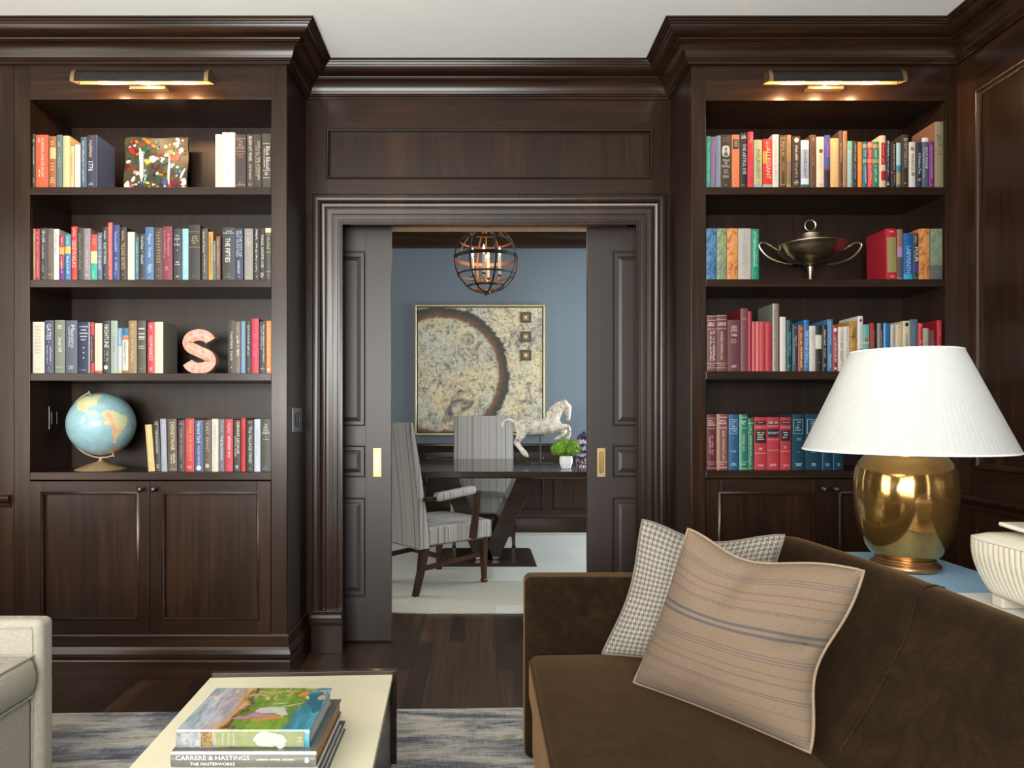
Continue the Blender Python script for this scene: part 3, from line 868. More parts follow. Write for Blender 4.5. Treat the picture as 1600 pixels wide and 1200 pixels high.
# row: x0, x1, top px, cover colour, colour word, look, decoration, optional (other cover colour, lean px, depth)
rows = {}
rows['L1'] = (292, [
 (46.5, 55.5, 209.5, '453c34', 'charcoal', 'slim charcoal book with cream lettering', [HM('cfc6a4', .1, .16, 2), VM('cfc6a4', .22, .56), HM('b8ae8c', .82, .92, 3)]),
 (56, 75.5, 211, 'e4603e', 'orange', 'thick orange law book lettered in white', [V('ECONOMIC ANALYSIS OF LAW', 'f4e4d4', .06, .80, .42, .72), VM('f4e4d4', .06, .15, .2, .34), VM('f4e4d4', .66, .78, .24, .36), D('f4d4c4', .92, .4)]),
 (76.5, 88, 213, 'a8643c', 'russet', 'russet book with cream gilt patches', [B('d8c088', .22, .44, .2, .95), HM('e0c894', .10, .2, 2), HM('e0c894', .52, .7, 3), HM('e8d0a0', .8, .93, 3)]),
 (88.5, 97.5, 211, '5e7878', 'teal', 'dull teal book with faint lettering', [VM('b8c4bc', .1, .24), D('c8d0c8', .3), VM('a8b4ac', .36, .6)]),
 (98, 108.5, 212, 'e6cb98', 'cream', 'plain tall cream book', []),
 (108.7, 115.5, 228, 'e2c08c', 'tan', 'short tan paperback', [VM('b89868', .2, .7)]),
 (116, 124.8, 225.5, 'e4ded0', 'white', 'short white paperback', []),
 (125.5, 135, 214, '475f72', 'slate', 'slate blue book with pale lettering', [VM('c8ccc8', .08, .88), D('d8d8d4', .92)]),
 (135.5, 147.5, 211, '3b3b4e', 'navy', 'navy history book with white script title', [VM('c8b890', .1, .42, .3, .7), V('1776', 'ece4dc', .50, .68, .2, .8), HM('c8c0b8', .90, .95, 2)]),
 (148, 152, 211, '3d4a6c', 'blue', 'wide blue book showing its front cover', [], ('3d5078', 0, .155)),
 ('gap',),
 (336.5, 347, 210, 'e0d8c6', 'cream', 'thick cream book, blank spine', []),
 (347.3, 356.8, 207, 'e8e4de', 'white', 'tall plain white book beside a cream one', []),
 (357.1, 367.5, 207, 'eae6e2', 'white', 'tall plain white book beside a dark one', []),
 (368, 384.5, 210.5, '42383a', 'brown', 'thick dark brown book with copper frame', [B('a8846c', .07, .085, .08, .95), H_('The\nBIG\nSTORE', 'c8a088', .11, .28), B('a8846c', .31, .325, .08, .95), H_('Donald R.\nKatz', 'b88468', .35, .44), HM('c8a088', .90, .93, 1, .3, .7), B('a8846c', .94, .955, .08, .95)]),
 (385.5, 396.5, 210, '453e36', 'olive', 'dark olive book with white title', [V('BUSH AT WAR', 'ece6d8', .04, .5, .3, .75), V('Bob Woodward', 'd8d0c0', .57, .84, .35, .7), HM('b8b08c', .92, .96, 2)]),
 (397, 408.5, 210, '3a3634', 'black', 'black novel with cream title and tan author line', [V('LOVE in the TIME of CHOLERA', 'dcd0b4', .13, .86, .5, .85), VM('b89470', .2, .78, .2, .4)]),
 (409.5, 423.5, 209, '464039', 'grey', 'dark grey book with a white script title', [B('d8d0bc', .18, .19, .1, .9), V('Blue Blood', 'e8e0d0', .24, .66, .45, .9), VM('c8c0ac', .26, .64, .2, .36), B('d8d0bc', .68, .69, .1, .9), HM('d8d0bc', .72, .78, 2, .3, .7), B('d8d0bc', .81, .82, .1, .9)]),
])
rows['L2'] = (437, [
 (47.5, 54.3, 357, 'ac8868', 'tan', 'slim tan book', [VM('e8d8b8', .1, .8)]),
 (54.5, 61, 357, 'bc2038', 'crimson', 'slim crimson book', [VM('e8b8a8', .06, .94)]),
 (61.5, 72.5, 356, '393a38', 'charcoal', 'charcoal book with white lettering', [VM('e0ded8', .05, .28, .3, .75), VM('c8c6c0', .32, .66, .35, .6), VM('9a988f', .7, .86), D('e0ded8', .95)]),
 (73.5, 83.5, 357, '6a5c50', 'taupe', 'taupe book with faint gilt lettering', [VM('98866c', .12, .72), HM('c8b890', .88, .91, 1)]),
 (84, 92.3, 358, 'e2dfd6', 'white', 'tall white book with grey lettering', [VM('98a0a8', .06, .5)]),
 (92.8, 100.8, 367.5, 'a42842', 'plum', 'short plum book with a yellow band', [B('dcae60', .27, .43), B('6a3484', .72, 1), VM('f0d8c8', .05, .24), VM('f0e0e0', .48, .84), D('d8c8e0', .93)]),
 (101.2, 110, 366.5, '2f84b4', 'azure', 'short azure book with a yellow band', [B('44a0b4', 0, .26), B('dcc468', .26, .42), VM('d8f0f0', .05, .22), VM('e8f4f8', .47, .86), D('d8e8f0', .94)]),
 (110.5, 120, 353.5, 'd63a34', 'red', 'tall red book titled in white capitals', [VM('f0d0c4', .04, .2, .3, .7), V('SIDEWALKS', 'f0d4c8', .26, .76, .18, .82), D('f4dcd4', .96)]),
 (120.3, 130.8, 356, '3a382c', 'olive', 'dark olive book with faint script', [VM('98907c', .1, .8, .3, .7), D('a89c80', .93)]),
 (131, 141.5, 357, '978c90', 'mauve', 'grey mauve book', [VM('c8bcbc', .15, .8), HM('f0e4c8', .88, .93, 2, .35, .65)]),
 (142, 152, 366.5, 'e24838', 'coral', 'short book banded coral, cream and mint', [B('ead9ae', .365, .63), B('3ab498', .63, 1), HM('f4b8a4', .1, .25, 3), VM('c8b890', .44, .56), VM('a8e4d0', .8, .95)]),
 (152.3, 160, 363.5, '586a88', 'steel', 'steel blue paperback titled in pale capitals', [V('PLAYING FOR HEART', 'd0d8e0', .07, .8, .2, .8), D('d8dce4', .93)]),
 (160.3, 168.3, 354.5, '3a3834', 'black', 'black paperback with white title', [VM('d8d8d0', .08, .24), V('ROAD TO OMAHA', 'ece8e0', .3, .7, .2, .8), D('f0f0ec', .9)]),
 (168.6, 175.6, 347.8, 'd4625a', 'salmon', 'tallest slim salmon book', [VM('f0b8a8', .06, .9)]),
 (176, 186.8, 351.5, '2e4688', 'royal', 'royal blue book with pale lettering', [VM('a8bce0', .12, .48), VM('a8bce0', .58, .92)]),
 (187.2, 198, 355, '362e28', 'brown', 'dark brown book with bold gilt title', [VM('c8a868', .06, .26), V('TELLING SECRETS', 'd8b870', .30, .80, .15, .85), D('e0c888', .9)]),
 (198.5, 209.5, 362, 'e2dcc8', 'ivory', 'short ivory book with a tiny dot', [D('8c8478', .37)]),
 (210, 216.3, 370, '45747c', 'teal', 'short teal book', [VM('b8dcdc', .06, .84), D('d8ecec', .94)]),
 (216.6, 226.5, 364.5, '2b3331', 'green', 'black-green book with white lettering', [VM('dcdcd4', .06, .36), HM('a8aca8', .38, .42, 1), VM('dcdcd4', .44, .66), HM('a8aca8', .95, .97, 1)]),
 (227, 240.5, 355, '4c74a4', 'blue', 'blue book with white handwritten title', [V('Paper Trails', 'e4e8f0', .05, .66, .3, .72), VM('d0dcec', .7, .86, .3, .8), D('d8e4f0', .95)]),
 (241.2, 254, 356, '483e34', 'umber', 'umber book with a column of gilt marks', [HM('b0986c', .08, .7, 11, .22, .82), D('d8c8a0', .8), D('e0d4b0', .92)]),
 (254.4, 269.5, 354, '883242', 'maroon', 'maroon memoir with pink lettering', [V('In Retrospect', 'dca8a8', .08, .6, .45, .75), VM('cc9094', .08, .58, .12, .3), HM('e0b8a8', .75, .83, 2, .3, .6)]),
 (270.5, 283.5, 357, '31383a', 'charcoal', 'charcoal book with stacked white title', [H_('The\nJungle\nis\nhungry', 'dcdcd8', .12, .34), D('ecece8', .42), HM('dcdcd8', .64, .73, 2), HM('c8c8c4', .91, .95, 2)]),
 (284.3, 294, 357, '98ccd4', 'aqua', 'pale aqua book', [VM('e0f4f4', .24, .76, .4, .75), D('e0f4f4', .93)]),
 (294.4, 313, 351.5, '2d2c26', 'black', 'thickest black book with fine gilt rules', [B('8c8460', .12, .13), HM('a89c70', .2, .36, 4, .25, .85), B('8c8460', .40, .41), HM('8c8460', .93, .95, 1, .3, .7)]),
 (315, 325, 357, '4c443c', 'umber', 'umber novel with white title', [V('Sense of Honor', 'dcd4c4', .06, .48, .25, .6), VM('c8c0b0', .5, .86, .4, .6), D('ece4d8', .95)]),
 (325.4, 332.8, 362, 'c6984a', 'mustard', 'mustard paperback', [VM('6c5430', .08, .86)]),
 (333.2, 337.3, 376, '4b7878', 'teal', 'tiny short teal paperback', [VM('d8e4dc', .1, .5)]),
 (337.6, 344.5, 369.5, '7a5644', 'brown', 'short brown paperback', [VM('d8b89c', .06, .66), D('e8dcd0', .93)]),
 (346.8, 366.8, 355, '36383a', 'charcoal', 'thick charcoal history lettered in large white capitals', [H_('David\nHalberstam', 'e4e0d8', .055, .12, .1, .95), V('THE FIFTIES', 'f0ece4', .2, .66, .25, .62), D('ece8e0', .88), HM('a8a49c', .93, .95, 1)]),
 (367.5, 380, 357, '2c3656', 'navy', 'navy novel with two lines of pale title', [V('IN THE CITY OF', 'c8d0dc', .05, .55, .52, .86), V('SHY HUNTERS', 'c8d0dc', .05, .55, .14, .46), V('SPANBAUER', 'dce0e8', .62, .88, .3, .6), D('e8ecf4', .94)]),
 (381.5, 395, 357, '96928a', 'grey', 'light grey book with faint silver lettering', [HM('b8b4ac', .07, .12, 2), HM('c4c0b8', .18, .34, 5, .25, .8), HM('dcd8d0', .93, .95, 1, .3, .6)]),
 (396, 404.8, 356, '2b2826', 'black', 'black book with a fine white title', [VM('dcd8d0', .03, .62), VM('c0bcb4', .66, .84), D('ecE8e0'.lower(), .93)]),
 (405.2, 414, 356, '282523', 'black', 'black book with a bold white title', [V('THINGS, DISASTER LIVES', 'e4e0d8', .13, .76, .25, .75), HM('e4e0d8', .86, .95, 3)]),
 (414.6, 423.6, 356.5, '47433a', 'grey', 'dark grey book framed in cream', [B('dcd0ac', 0, .09), B('b4a884', .12, .13), HM('b4a884', .17, .42, 7, .2, .85), B('b4a884', .46, .47), B('b4a884', .83, .84), D('dcd4c4', .92)]),
])
rows['L3'] = (583, [
 (51, 69.5, 503, 'd8d4c0', 'ivory', 'thick ivory book with rows of faint red print', [HM('c49c90', .08, .66, 9, .18, .78), HM('a8a49c', .91, .93, 1, .2, .7)]),
 (70, 84, 500.5, '484d66', 'navy', 'navy biography titled in tall white capitals', [V('GATES', 'e8e4ec', .07, .37, .25, .75), D('e0dce8', .41), VM('c0c0d0', .47, .83, .22, .38), VM('c0c0d0', .5, .83, .6, .78), D('e8e8f4', .9), HM('c8c8d8', .94, .95, 1)]),
 (84.5, 100.6, 500, '808674', 'sage', 'sage green book with bold white title', [HM('ece8e0', .1, .18, 2, .2, .8), V('Swept Still', 'f0ece4', .33, .6, .2, .82), HM('e4e0d4', .88, .9, 1, .1, .75)]),
 (102, 120, 500.5, '5a6072', 'slate', 'slate blue book with white upright title', [V('Maestro', 'e4e4e8', .09, .52, .45, .8), VM('c4c8d0', .12, .5, .24, .38), HM('c8ccd4', .86, .93, 3, .2, .75)]),
 (120.5, 140, 503, '15284a', 'navy', 'deep navy book with three white stars', [HM('dcdce4', .08, .4, 5, .16, .84), ('star', 'e8e8ec', .5, .5), ('star', 'e8e8ec', .6, .5), ('star', 'e8e8ec', .7, .5), HM('c8ccd4', .93, .95, 1, .16, .7), B('8ca4b4', .0, 1, .88, 1.0)]),
 (140.5, 147, 503.5, 'be2032', 'red', 'slim red book with a black centre', [B('2c1c1c', .25, .8, .15, 1), D('f0dcdc', .06), VM('d8a8a0', .28, .76)]),
 (147.4, 159, 505, 'e6dcc2', 'cream', 'cream book with a red foot band', [B('d44c44', .95, 1), VM('d4c4a8', .1, .8)]),
 (160.4, 172, 501, '2a2d28', 'black', 'black-green book titled in large white capitals', [V('NIGHTLINE', 'ecece4', .08, .52, .25, .85), VM('c8c8c0', .58, .78, .55, .75), VM('a8a8a0', .56, .78, .22, .36), ('d2', 'ecece8', .89, .5)]),
 (173, 183.5, 501, 'a2b0a4', 'sage', 'pale sage book, nearly blank', [VM('7c8c84', .3, .6)]),
 (183.7, 190.3, 512.5, 'c4c8da', 'lilac', 'short lilac paperback', [B('7ca4c0', 0, .4), B('d8c484', .93, 1), VM('e8ecf4', .05, .35)]),
 (190.6, 200, 512.5, 'dad4c4', 'cream', 'short cream paperback with a blue picture', [B('3c78a0', 0, .17), B('cc7454', .18, .26), VM('6c6458', .3, .85), B('98684c', .94, 1)]),
 (201, 213.8, 501, '9c7c54', 'tan', 'tan book with gilt lettering', [VM('d8c08c', .06, .8), D('ecd8a8', .9)]),
 (214.5, 228, 501, '4d4b3c', 'olive', 'olive book barred with white lines', [B('dcd8c8', .14, .165, .15, .85), B('dcd8c8', .24, .26, .15, .85), B('dcd8c8', .3, .33, .15, .85), B('dcd8c8', .35, .36, .15, .85), B('dcd8c8', .48, .49, .15, .85), B('dcd8c8', .52, .53, .15, .85), HM('a8a494', .9, .93, 2)]),
 (229.6, 241.2, 503, 'c83644', 'red', 'red history titled in white capitals', [VM('ecc8c4', .05, .17), V('HAYMARKET', 'f0dcd8', .27, .76, .28, .72), VM('ecc8c4', .88, .95)]),
 (242, 255, 503, 'd8d4ba', 'cream', 'blank cream book showing its sage cover', [], ('98988a', 0, .15)),
 ('gap',),
 (355.5, 367, 500.5, '3b3630', 'black', 'black book with small white title', [V('THIRTEEN  DAYS', 'dcd8d0', .18, .78, .35, .65), D('ecece4', .89)]),
 (367.5, 376, 502.5, '77695a', 'taupe', 'taupe book with white marks', [VM('b0a090', .05, .2), VM('ece4d4', .28, .66, .3, .75), D('e0d4c4', .93)]),
 (376.5, 383.5, 502, '7898b8', 'blue', 'slim light blue book', [VM('98b4cc', .1, .9)]),
 (384, 392.6, 502, '2d302d', 'black', 'black-green book with grey title', [VM('c4ccc8', .08, .5), VM('c4ccc8', .5, .65), D('a8b0ac', .92)]),
 (393.2, 404.6, 498, 'c62c44', 'red', 'tall red book with pink patches', [B('d44880', .27, .36, .2, .8), B('d44880', .45, .53, .2, .8), B('d44880', .58, .7, .2, .8), D('ecb8b8', .9)]),
 (405, 415.4, 502, '33302c', 'black', 'black business book with two white title lines', [V("Who Says Elephants Can't Dance?", 'ecece8', .06, .78, .5, .82), V('LOUIS V. GERSTNER, JR.', 'd4d0c8', .06, .58, .16, .42), HM('e4e0d8', .9, .93, 2)]),
 (416, 424, 501.5, 'dc883c', 'orange', 'orange book at the shelf end', [VM('f4d8a8', .06, .86), ('d2', 'f4e4c8', .93, .5)]),
])
rows['L4'] = (738, [
 (232, 242.3, 663.5, 'd4bc78', 'yellow', 'leaning pale yellow book', [VM('f0e4b8', .1, .78), D('f4ecc8', .9)], (None, -5.5, .15)),
 (243, 251.5, 657.5, '3a3632', 'black', 'slightly leaning black novel with white title', [HM('c8c4bc', .03, .09, 2), V('THE HUMAN STAIN', 'dcd8d0', .18, .64, .3, .7), HM('b8b4ac', .86, .95, 3)], (None, -3.2, .15)),
 (252.3, 261.5, 654.5, 'a0a4b2', 'grey', 'slightly leaning pale grey book', [VM('c8ccd8', .1, .8), D('e8ecf4', .93)], (None, -2.2, .15)),
 (262.5, 277, 654.5, '594d3e', 'brown', 'thick brown book with cream capitals', [V('DISNEYWAR', 'e8dca8', .06, .6, .35, .8), VM('e0d8c0', .66, .84, .6, .82), VM('e0d8c0', .68, .84, .3, .5), D('ecE4d0'.lower(), .9), HM('dcd4bc', .95, .97, 1)], (None, -1.2, .15)),
 (278, 288.8, 656, '392b2f', 'aubergine', 'aubergine book with pink title', [HM('c89898', .05, .1, 2), V('QUEER IN AMERICA', 'c8989c', .16, .76, .3, .65), HM('b8a0a0', .87, .94, 3, .4, .65)]),
 (289.5, 303.5, 654, 'c62e36', 'red', 'thick red book with gilt title', [V('POWER AND PRINCIPLE', 'e8a468', .05, .8, .42, .75), VM('d88858', .2, .7, .2, .32), HM('f0c8b0', .89, .95, 2)]),
 (304.4, 317.8, 656, '3a5884', 'blue', 'blue novel with white script-like title', [V('Harvard Yard', 'ecece8', .04, .44, .25, .75), V('WILLIAM MARTIN', 'd8dce4', .5, .87, .35, .62), ('d2', 'f0f0f0', .93, .5)]),
 (318.5, 330.3, 656, '594a3b', 'brown', 'brown biography in spaced cream capitals', [V('C A R Y   G R A N T', 'dcd0b8', .06, .62, .32, .68), HM('b8ac94', .77, .79, 1), ('d2', 'c8bca4', .89, .5)]),
 (331, 341.5, 654.5, 'd6d2c0', 'cream', 'plain cream book', [VM('c0bcac', .1, .5)]),
 (342.3, 351, 655, '706c76', 'grey', 'grey book titled in white capitals', [VM('b8b8c0', .05, .26), V('THE BLOODING', 'ecece8', .32, .78, .3, .7), HM('b8b8c0', .86, .94, 3, .35, .65)]),
 (352, 364, 655, 'c83444', 'rose', 'rose red book with pale script', [VM('ecb4b4', .05, .25, .3, .7), VM('f4d4d0', .32, .72, .35, .7), D('f4dcd8', .9)]),
 (365, 375.8, 656, '37332c', 'black', 'black thriller in bold cream capitals', [V('DENNIS LEHANE', 'ece4c4', .04, .66, .5, .88), V('MYSTIC RIVER', 'dcd4c0', .3, .74, .15, .42), HM('dcd8d0', .88, .95, 3, .25, .75)]),
 (376.6, 384, 653.5, 'c62a32', 'red', 'slim plain red book', [VM('8c1c24', .2, .7)]),
 (385, 396.5, 656, '2b3328', 'green', 'dark green book with white title', [HM('b8c0b0', .04, .07, 1), V('The VILLAGE MIND', 'dce0d0', .13, .84, .35, .75), D('f0f0e8', .94)]),
 (397.5, 407, 655, 'c8d0de', 'white', 'blue-white book, nearly blank', [VM('a8b0c0', .2, .7), D('f4f8fc', .92)]),
 (408, 423.5, 654.5, '42423a', 'olive', 'thick dark olive book with stacked white title', [H_('THE\nPERRY\nMASON\nCASEBOOK', 'ecece4', .08, .3, .1, .9), D('ecece4', .34), HM('c8c8c0', .38, .41, 1), D('dcdcd4', .9), HM('b8b8b0', .94, .96, 1)]),
])
rows['R1'] = (292, [
 (1103.5, 1110.5, 213, '2a9880', 'teal', 'slim teal book', [VM('b0dccc', .12, .9)]),
 (1111, 1119, 214, '886a8e', 'mauve', 'slim mauve book', [VM('b090ac', .1, .9)]),
 (1119.3, 1125.6, 212, '7c8ca6', 'grey', 'blue-grey book with a cream edge', [B('d8d4c0', 0, 1, .8, 1)]),
 (1126, 1142.5, 210.5, '423a2e', 'brown', 'thick brown biography with an oval portrait', [HM('8c7c68', .05, .15, 3, .15, .8), ('oval', 'dcd8d0', .21, .42), H_('TEAM\nOF\nRIVALS', 'e4dccc', .47, .62, .12, .85), HM('b8ac98', .66, .74, 3, .25, .75), HM('c8bca8', .77, .82, 2, .15, .8), HM('98907c', .94, .97, 1, .4, .6)]),
 (1144, 1156, 210, 'e88454', 'orange', 'bright orange book with a dark label', [B('3a3434', .09, .27, .14, .9), HM('c8c0b8', .12, .24, 3, .3, .75), D('6c3c24', .91)]),
 (1157, 1167.6, 207, '2a2e30', 'charcoal', 'tall charcoal book titled in white capitals', [HM('e4e0d8', .05, .12, 3, .15, .9), V('THE ARTFUL EYE', 'dce0dc', .2, .75, .35, .85), HM('c8c8c0', .94, .96, 1)]),
 (1168.2, 1177, 206, 'd83a46', 'red', 'tall red book with a pale scribble', [VM('f0b49c', .04, .2, .3, .8), D('f0b4a4', .96)]),
 (1178, 1190.6, 218.5, 'c0c092', 'sage', 'pale sage novel with dark capitals', [B('94b0b8', .93, 1), V('INSURGENT', '606848', .2, .82, .28, .72), D('5c6450', .9)]),
 (1192, 1206.8, 217, 'd8342e', 'red', 'red and gold novel with white capitals', [B('e8a838', .25, .5, 0, .45), B('b0b4b0', .93, 1), V('ALLEGIANT', 'f4e4c4', .18, .82, .35, .8), VM('f0c8a8', .05, .16)]),
 (1207.6, 1217.5, 209.5, 'e2ded6', 'white', 'tall white book', [VM('b8b4ac', .1, .85)]),
 (1218.3, 1228.8, 211, '52422a', 'umber', 'umber book in a gilt frame', [B('b4945c', .05, .065, .15, .85), B('b4945c', .05, .95, .12, .2), B('b4945c', .05, .95, .8, .88), B('b4945c', .935, .95, .15, .85), VM('c8ac74', .12, .42), VM('a88c5c', .5, .7)]),
 (1229.2, 1236, 211, 'ac885c', 'tan', 'slim tan book', [VM('8c6c44', .1, .5), B('8c7460', .5, .92)]),
 (1237.5, 1250.5, 213, '3b2f28', 'brown', 'dark brown novel with white title', [('d2', 'e4dcd0', .08, .5), VM('e4dcd0', .18, .46, .35, .7), VM('b8b0a4', .5, .8), HM('dcd4c8', .86, .95, 3)]),
 (1251.5, 1264, 219, 'b0bcc6', 'blue', 'pale blue novel with slate capitals', [B('e0dce0', 0, .2), B('2c5c78', .93, 1), B('dce8f0', .8, .93), V('DIVERGENT', '4c6078', .2, .82, .3, .72)]),
 (1265.3, 1275, 211, '61463a', 'brown', 'reddish brown book with gilt mark', [HM('c89c74', .06, .12, 3, .3, .75), V('OATH', 'b08864', .38, .58, .3, .7), D('c8a888', .93)]),
 (1275.6, 1287.3, 214, 'e4d8be', 'cream', 'cream book with a small brown emblem', [('d2', '6c583c', .28, .55), V('PICNIC', 'b0a48c', .38, .64, .4, .7), HM('4c4438', .92, .95, 2, .4, .7)]),
 (1288, 1297, 211.5, '4456a4', 'violet', 'violet blue book with pink letters', [V('JUNGLE', 'd868a8', .12, .42, .15, .9), B('8c3434', .62, .66), B('2c2434', .66, 1), D('e45050', .92)]),
 (1297.6, 1310.3, 216, 'e4b87a', 'apricot', 'thick apricot book', [VM('f4dcb0', .1, .85)]),
 (1310.8, 1316.6, 204.5, '5a4438', 'brown', 'tall slim dark brown book', [VM('c8b8a4', .22, .56), D('dcd0c4', .94)]),
 (1317, 1323.6, 205, 'a4744e', 'tan', 'tall slim tan book', [VM('c89c70', .2, .8)]),
 (1324, 1332, 220.5, '94bcb8', 'aqua', 'pale aqua paperback with a green top', [B('5cb88c', 0, .18, 0, .5), VM('c8e0dc', .2, .9)]),
 (1332.5, 1340, 220.5, '33302c', 'black', 'slim black paperback', [VM('c4bcb0', .05, .45), VM('a8a094', .5, .85), D('c8c0b4', .92)]),
 (1340.6, 1347.6, 221.5, 'e88c2e', 'orange', 'slim orange paperback', [VM('f4d08c', .2, .8)]),
 (1348, 1355.8, 221.5, '2b6a82', 'blue', 'blue paperback with sand bands', [B('a89878', .05, .14), B('a89878', .38, .46), VM('d0e0e0', .18, .34), VM('d0e0e0', .52, .9)]),
 (1356.2, 1363.6, 221.5, 'dc4e4e', 'coral', 'coral paperback with sand bands', [B('e8a078', .03, .12), B('e89078', .38, .46), VM('f4c4b4', .18, .34), VM('f4c4b4', .52, .9)]),
 (1364, 1373.6, 221.5, '2a8266', 'green', 'green paperback with sand bands', [B('a89878', .05, .14), B('a89878', .38, .46), VM('c8e8dc', .18, .34), VM('c8e8dc', .52, .9)]),
 (1374, 1383.6, 212, 'd4c4a6', 'sand', 'sand book with two red labels', [B('ac2430', .14, .56, .25, 1), B('ac2430', .68, .86, .25, 1), VM('e8b0a0', .18, .52, .5, .75)]),
 (1384.4, 1391.6, 218.5, '242228', 'black', 'slim black book with white title', [VM('dcdce0', .03, .36, .35, .75), VM('a8a8b0', .38, .76), HM('e4e4e8', .88, .95, 2)]),
 (1392.2, 1400.8, 222, '2a2830', 'black', 'black paperback with red rule', [V('Running with Scissors', 'e0c8c0', .04, .62, .35, .75), B('c83840', .66, .68), VM('c8c080', .72, .95, .55, .75)]),
 (1401.2, 1408, 223, 'a4c8cc', 'aqua', 'pale aqua paperback with a beach picture', [B('3c7c9c', .5, .66, 0, 1), B('a8905c', .66, .92), B('4c6c80', .92, 1)]),
 (1408.7, 1419.6, 210.5, '3b3528', 'olive', 'tall dark olive book with white capitals', [HM('dcd4c8', .07, .13, 2, .2, .9), V('NEW YORK DAYS', 'c8b8a8', .15, .62, .3, .75), HM('c8c0b4', .91, .93, 1)]),
 (1420.3, 1431, 221.5, 'dad6ce', 'white', 'white paperback with gold-brown emblem', [('d2', '9c7c4c', .15, .5), V('FRANCE', '5c5c58', .24, .66, .35, .72), ('d2', '8c8468', .7, .6), D('6c6c64', .84)]),
 (1431.6, 1440.3, 223, '2b333b', 'slate', 'dark slate paperback with white title', [V('A Wrinkle in Time', 'dce0e4', .23, .7, .3, .75), HM('c8ccd0', .8, .86, 2), D('5c88a8', .93)]),
 (1441, 1451, 215, '586072', 'slate', 'slate book with white capped top', [B('e4e0dc', 0, .08), V('SPLIT IMAGE', 'dcdce0', .15, .66, .5, .85), VM('b8bcc8', .2, .8, .18, .36)]),
 (1451.8, 1459.6, 221.5, '70347a', 'purple', 'purple paperback', [VM('c098c4', .08, .8), D('d8b4d8', .93)]),
 (1460.4, 1476.6, 190.5, '8b8468', 'khaki', 'tallest khaki book with a dark knotwork ornament', [('knot', '35322e', .17, .40), HM('6c6850', .44, .52, 2, .2, .8)], ('8c6450', 0, .17)),
])
rows['R2'] = (436, [
 (1103.5, 1119, 357, '3a72a2', 'blue', 'blue storybook with a painted spine', [('paint', '6498bc', '2c5484')]),
 (1120, 1135, 357, '80927a', 'green', 'grey-green storybook with a painted spine', [('paint', 'a4b470', '6c7c74')]),
 (1135.8, 1152.5, 357, 'e4924a', 'orange', 'orange storybook with a painted spine', [('paint', 'dca86c', 'a85c34')]),
 (1153.3, 1173.3, 357, 'c0b8ae', 'grey', 'thick pale grey book with faint blue lettering', [VM('a0a8b4', .1, .3, .4, .65), VM('a0a8b4', .32, .76, .32, .7), D('5c84b4', .87)]),
 (1174.2, 1185.6, 358, '1b9070', 'green', 'emerald book with pale capitals, before the tureen', [VM('a8dcc4', .05, .34, .3, .8), VM('c0e8d4', .2, .74, .25, .5), D('b0e0cc', .88), VM('a8dcc4', .4, .74, .6, .75)]),
 ('gap',),
 (1385, 1401.5, 357.5, 'b42230', 'red', 'thick red book turned to show its printed cover', [B('98905c', .17, .86, .1, .95), HM('ecc0b4', .05, .1, 1, .3, .8), HM('e0a8a0', .92, .97, 2, .3, .8)], ('ac1e30', -1.5, .16, 'text')),
 (1402.5, 1411.5, 358, '986e5c', 'brown', 'brown book with a mauve figure', [B('a88cac', .35, .55, .1, .9), B('5c5454', .55, .95)]),
 (1412, 1425.3, 364.5, '1f60a4', 'blue', 'bright blue paperback with outlined capitals', [V('LABYRINTH', 'a8d0e8', .28, .86, .3, .8), B('3ca4d4', .88, 1)]),
 (1426, 1435, 364.5, '2a424e', 'slate', 'dark slate paperback with bold white title', [V('FOUR', 'e4e8e4', .3, .62, .3, .9), VM('a8b4b8', .05, .2), B('3c4488', .66, .84), D('dce4e0', .96)]),
 (1435.8, 1452.2, 357.5, 'dc8440', 'orange', 'thick orange book with a painted spine', [('paint', 'd8a46c', '94643c')]),
 (1453.5, 1472.5, 357.5, '78886e', 'sage', 'thick sage book with a painted foot', [B('5c6460', .72, 1), ('paint', '8c9c80', '6c7c6c'), HM('a86c54', .84, .9, 2, .35, .65)]),
])
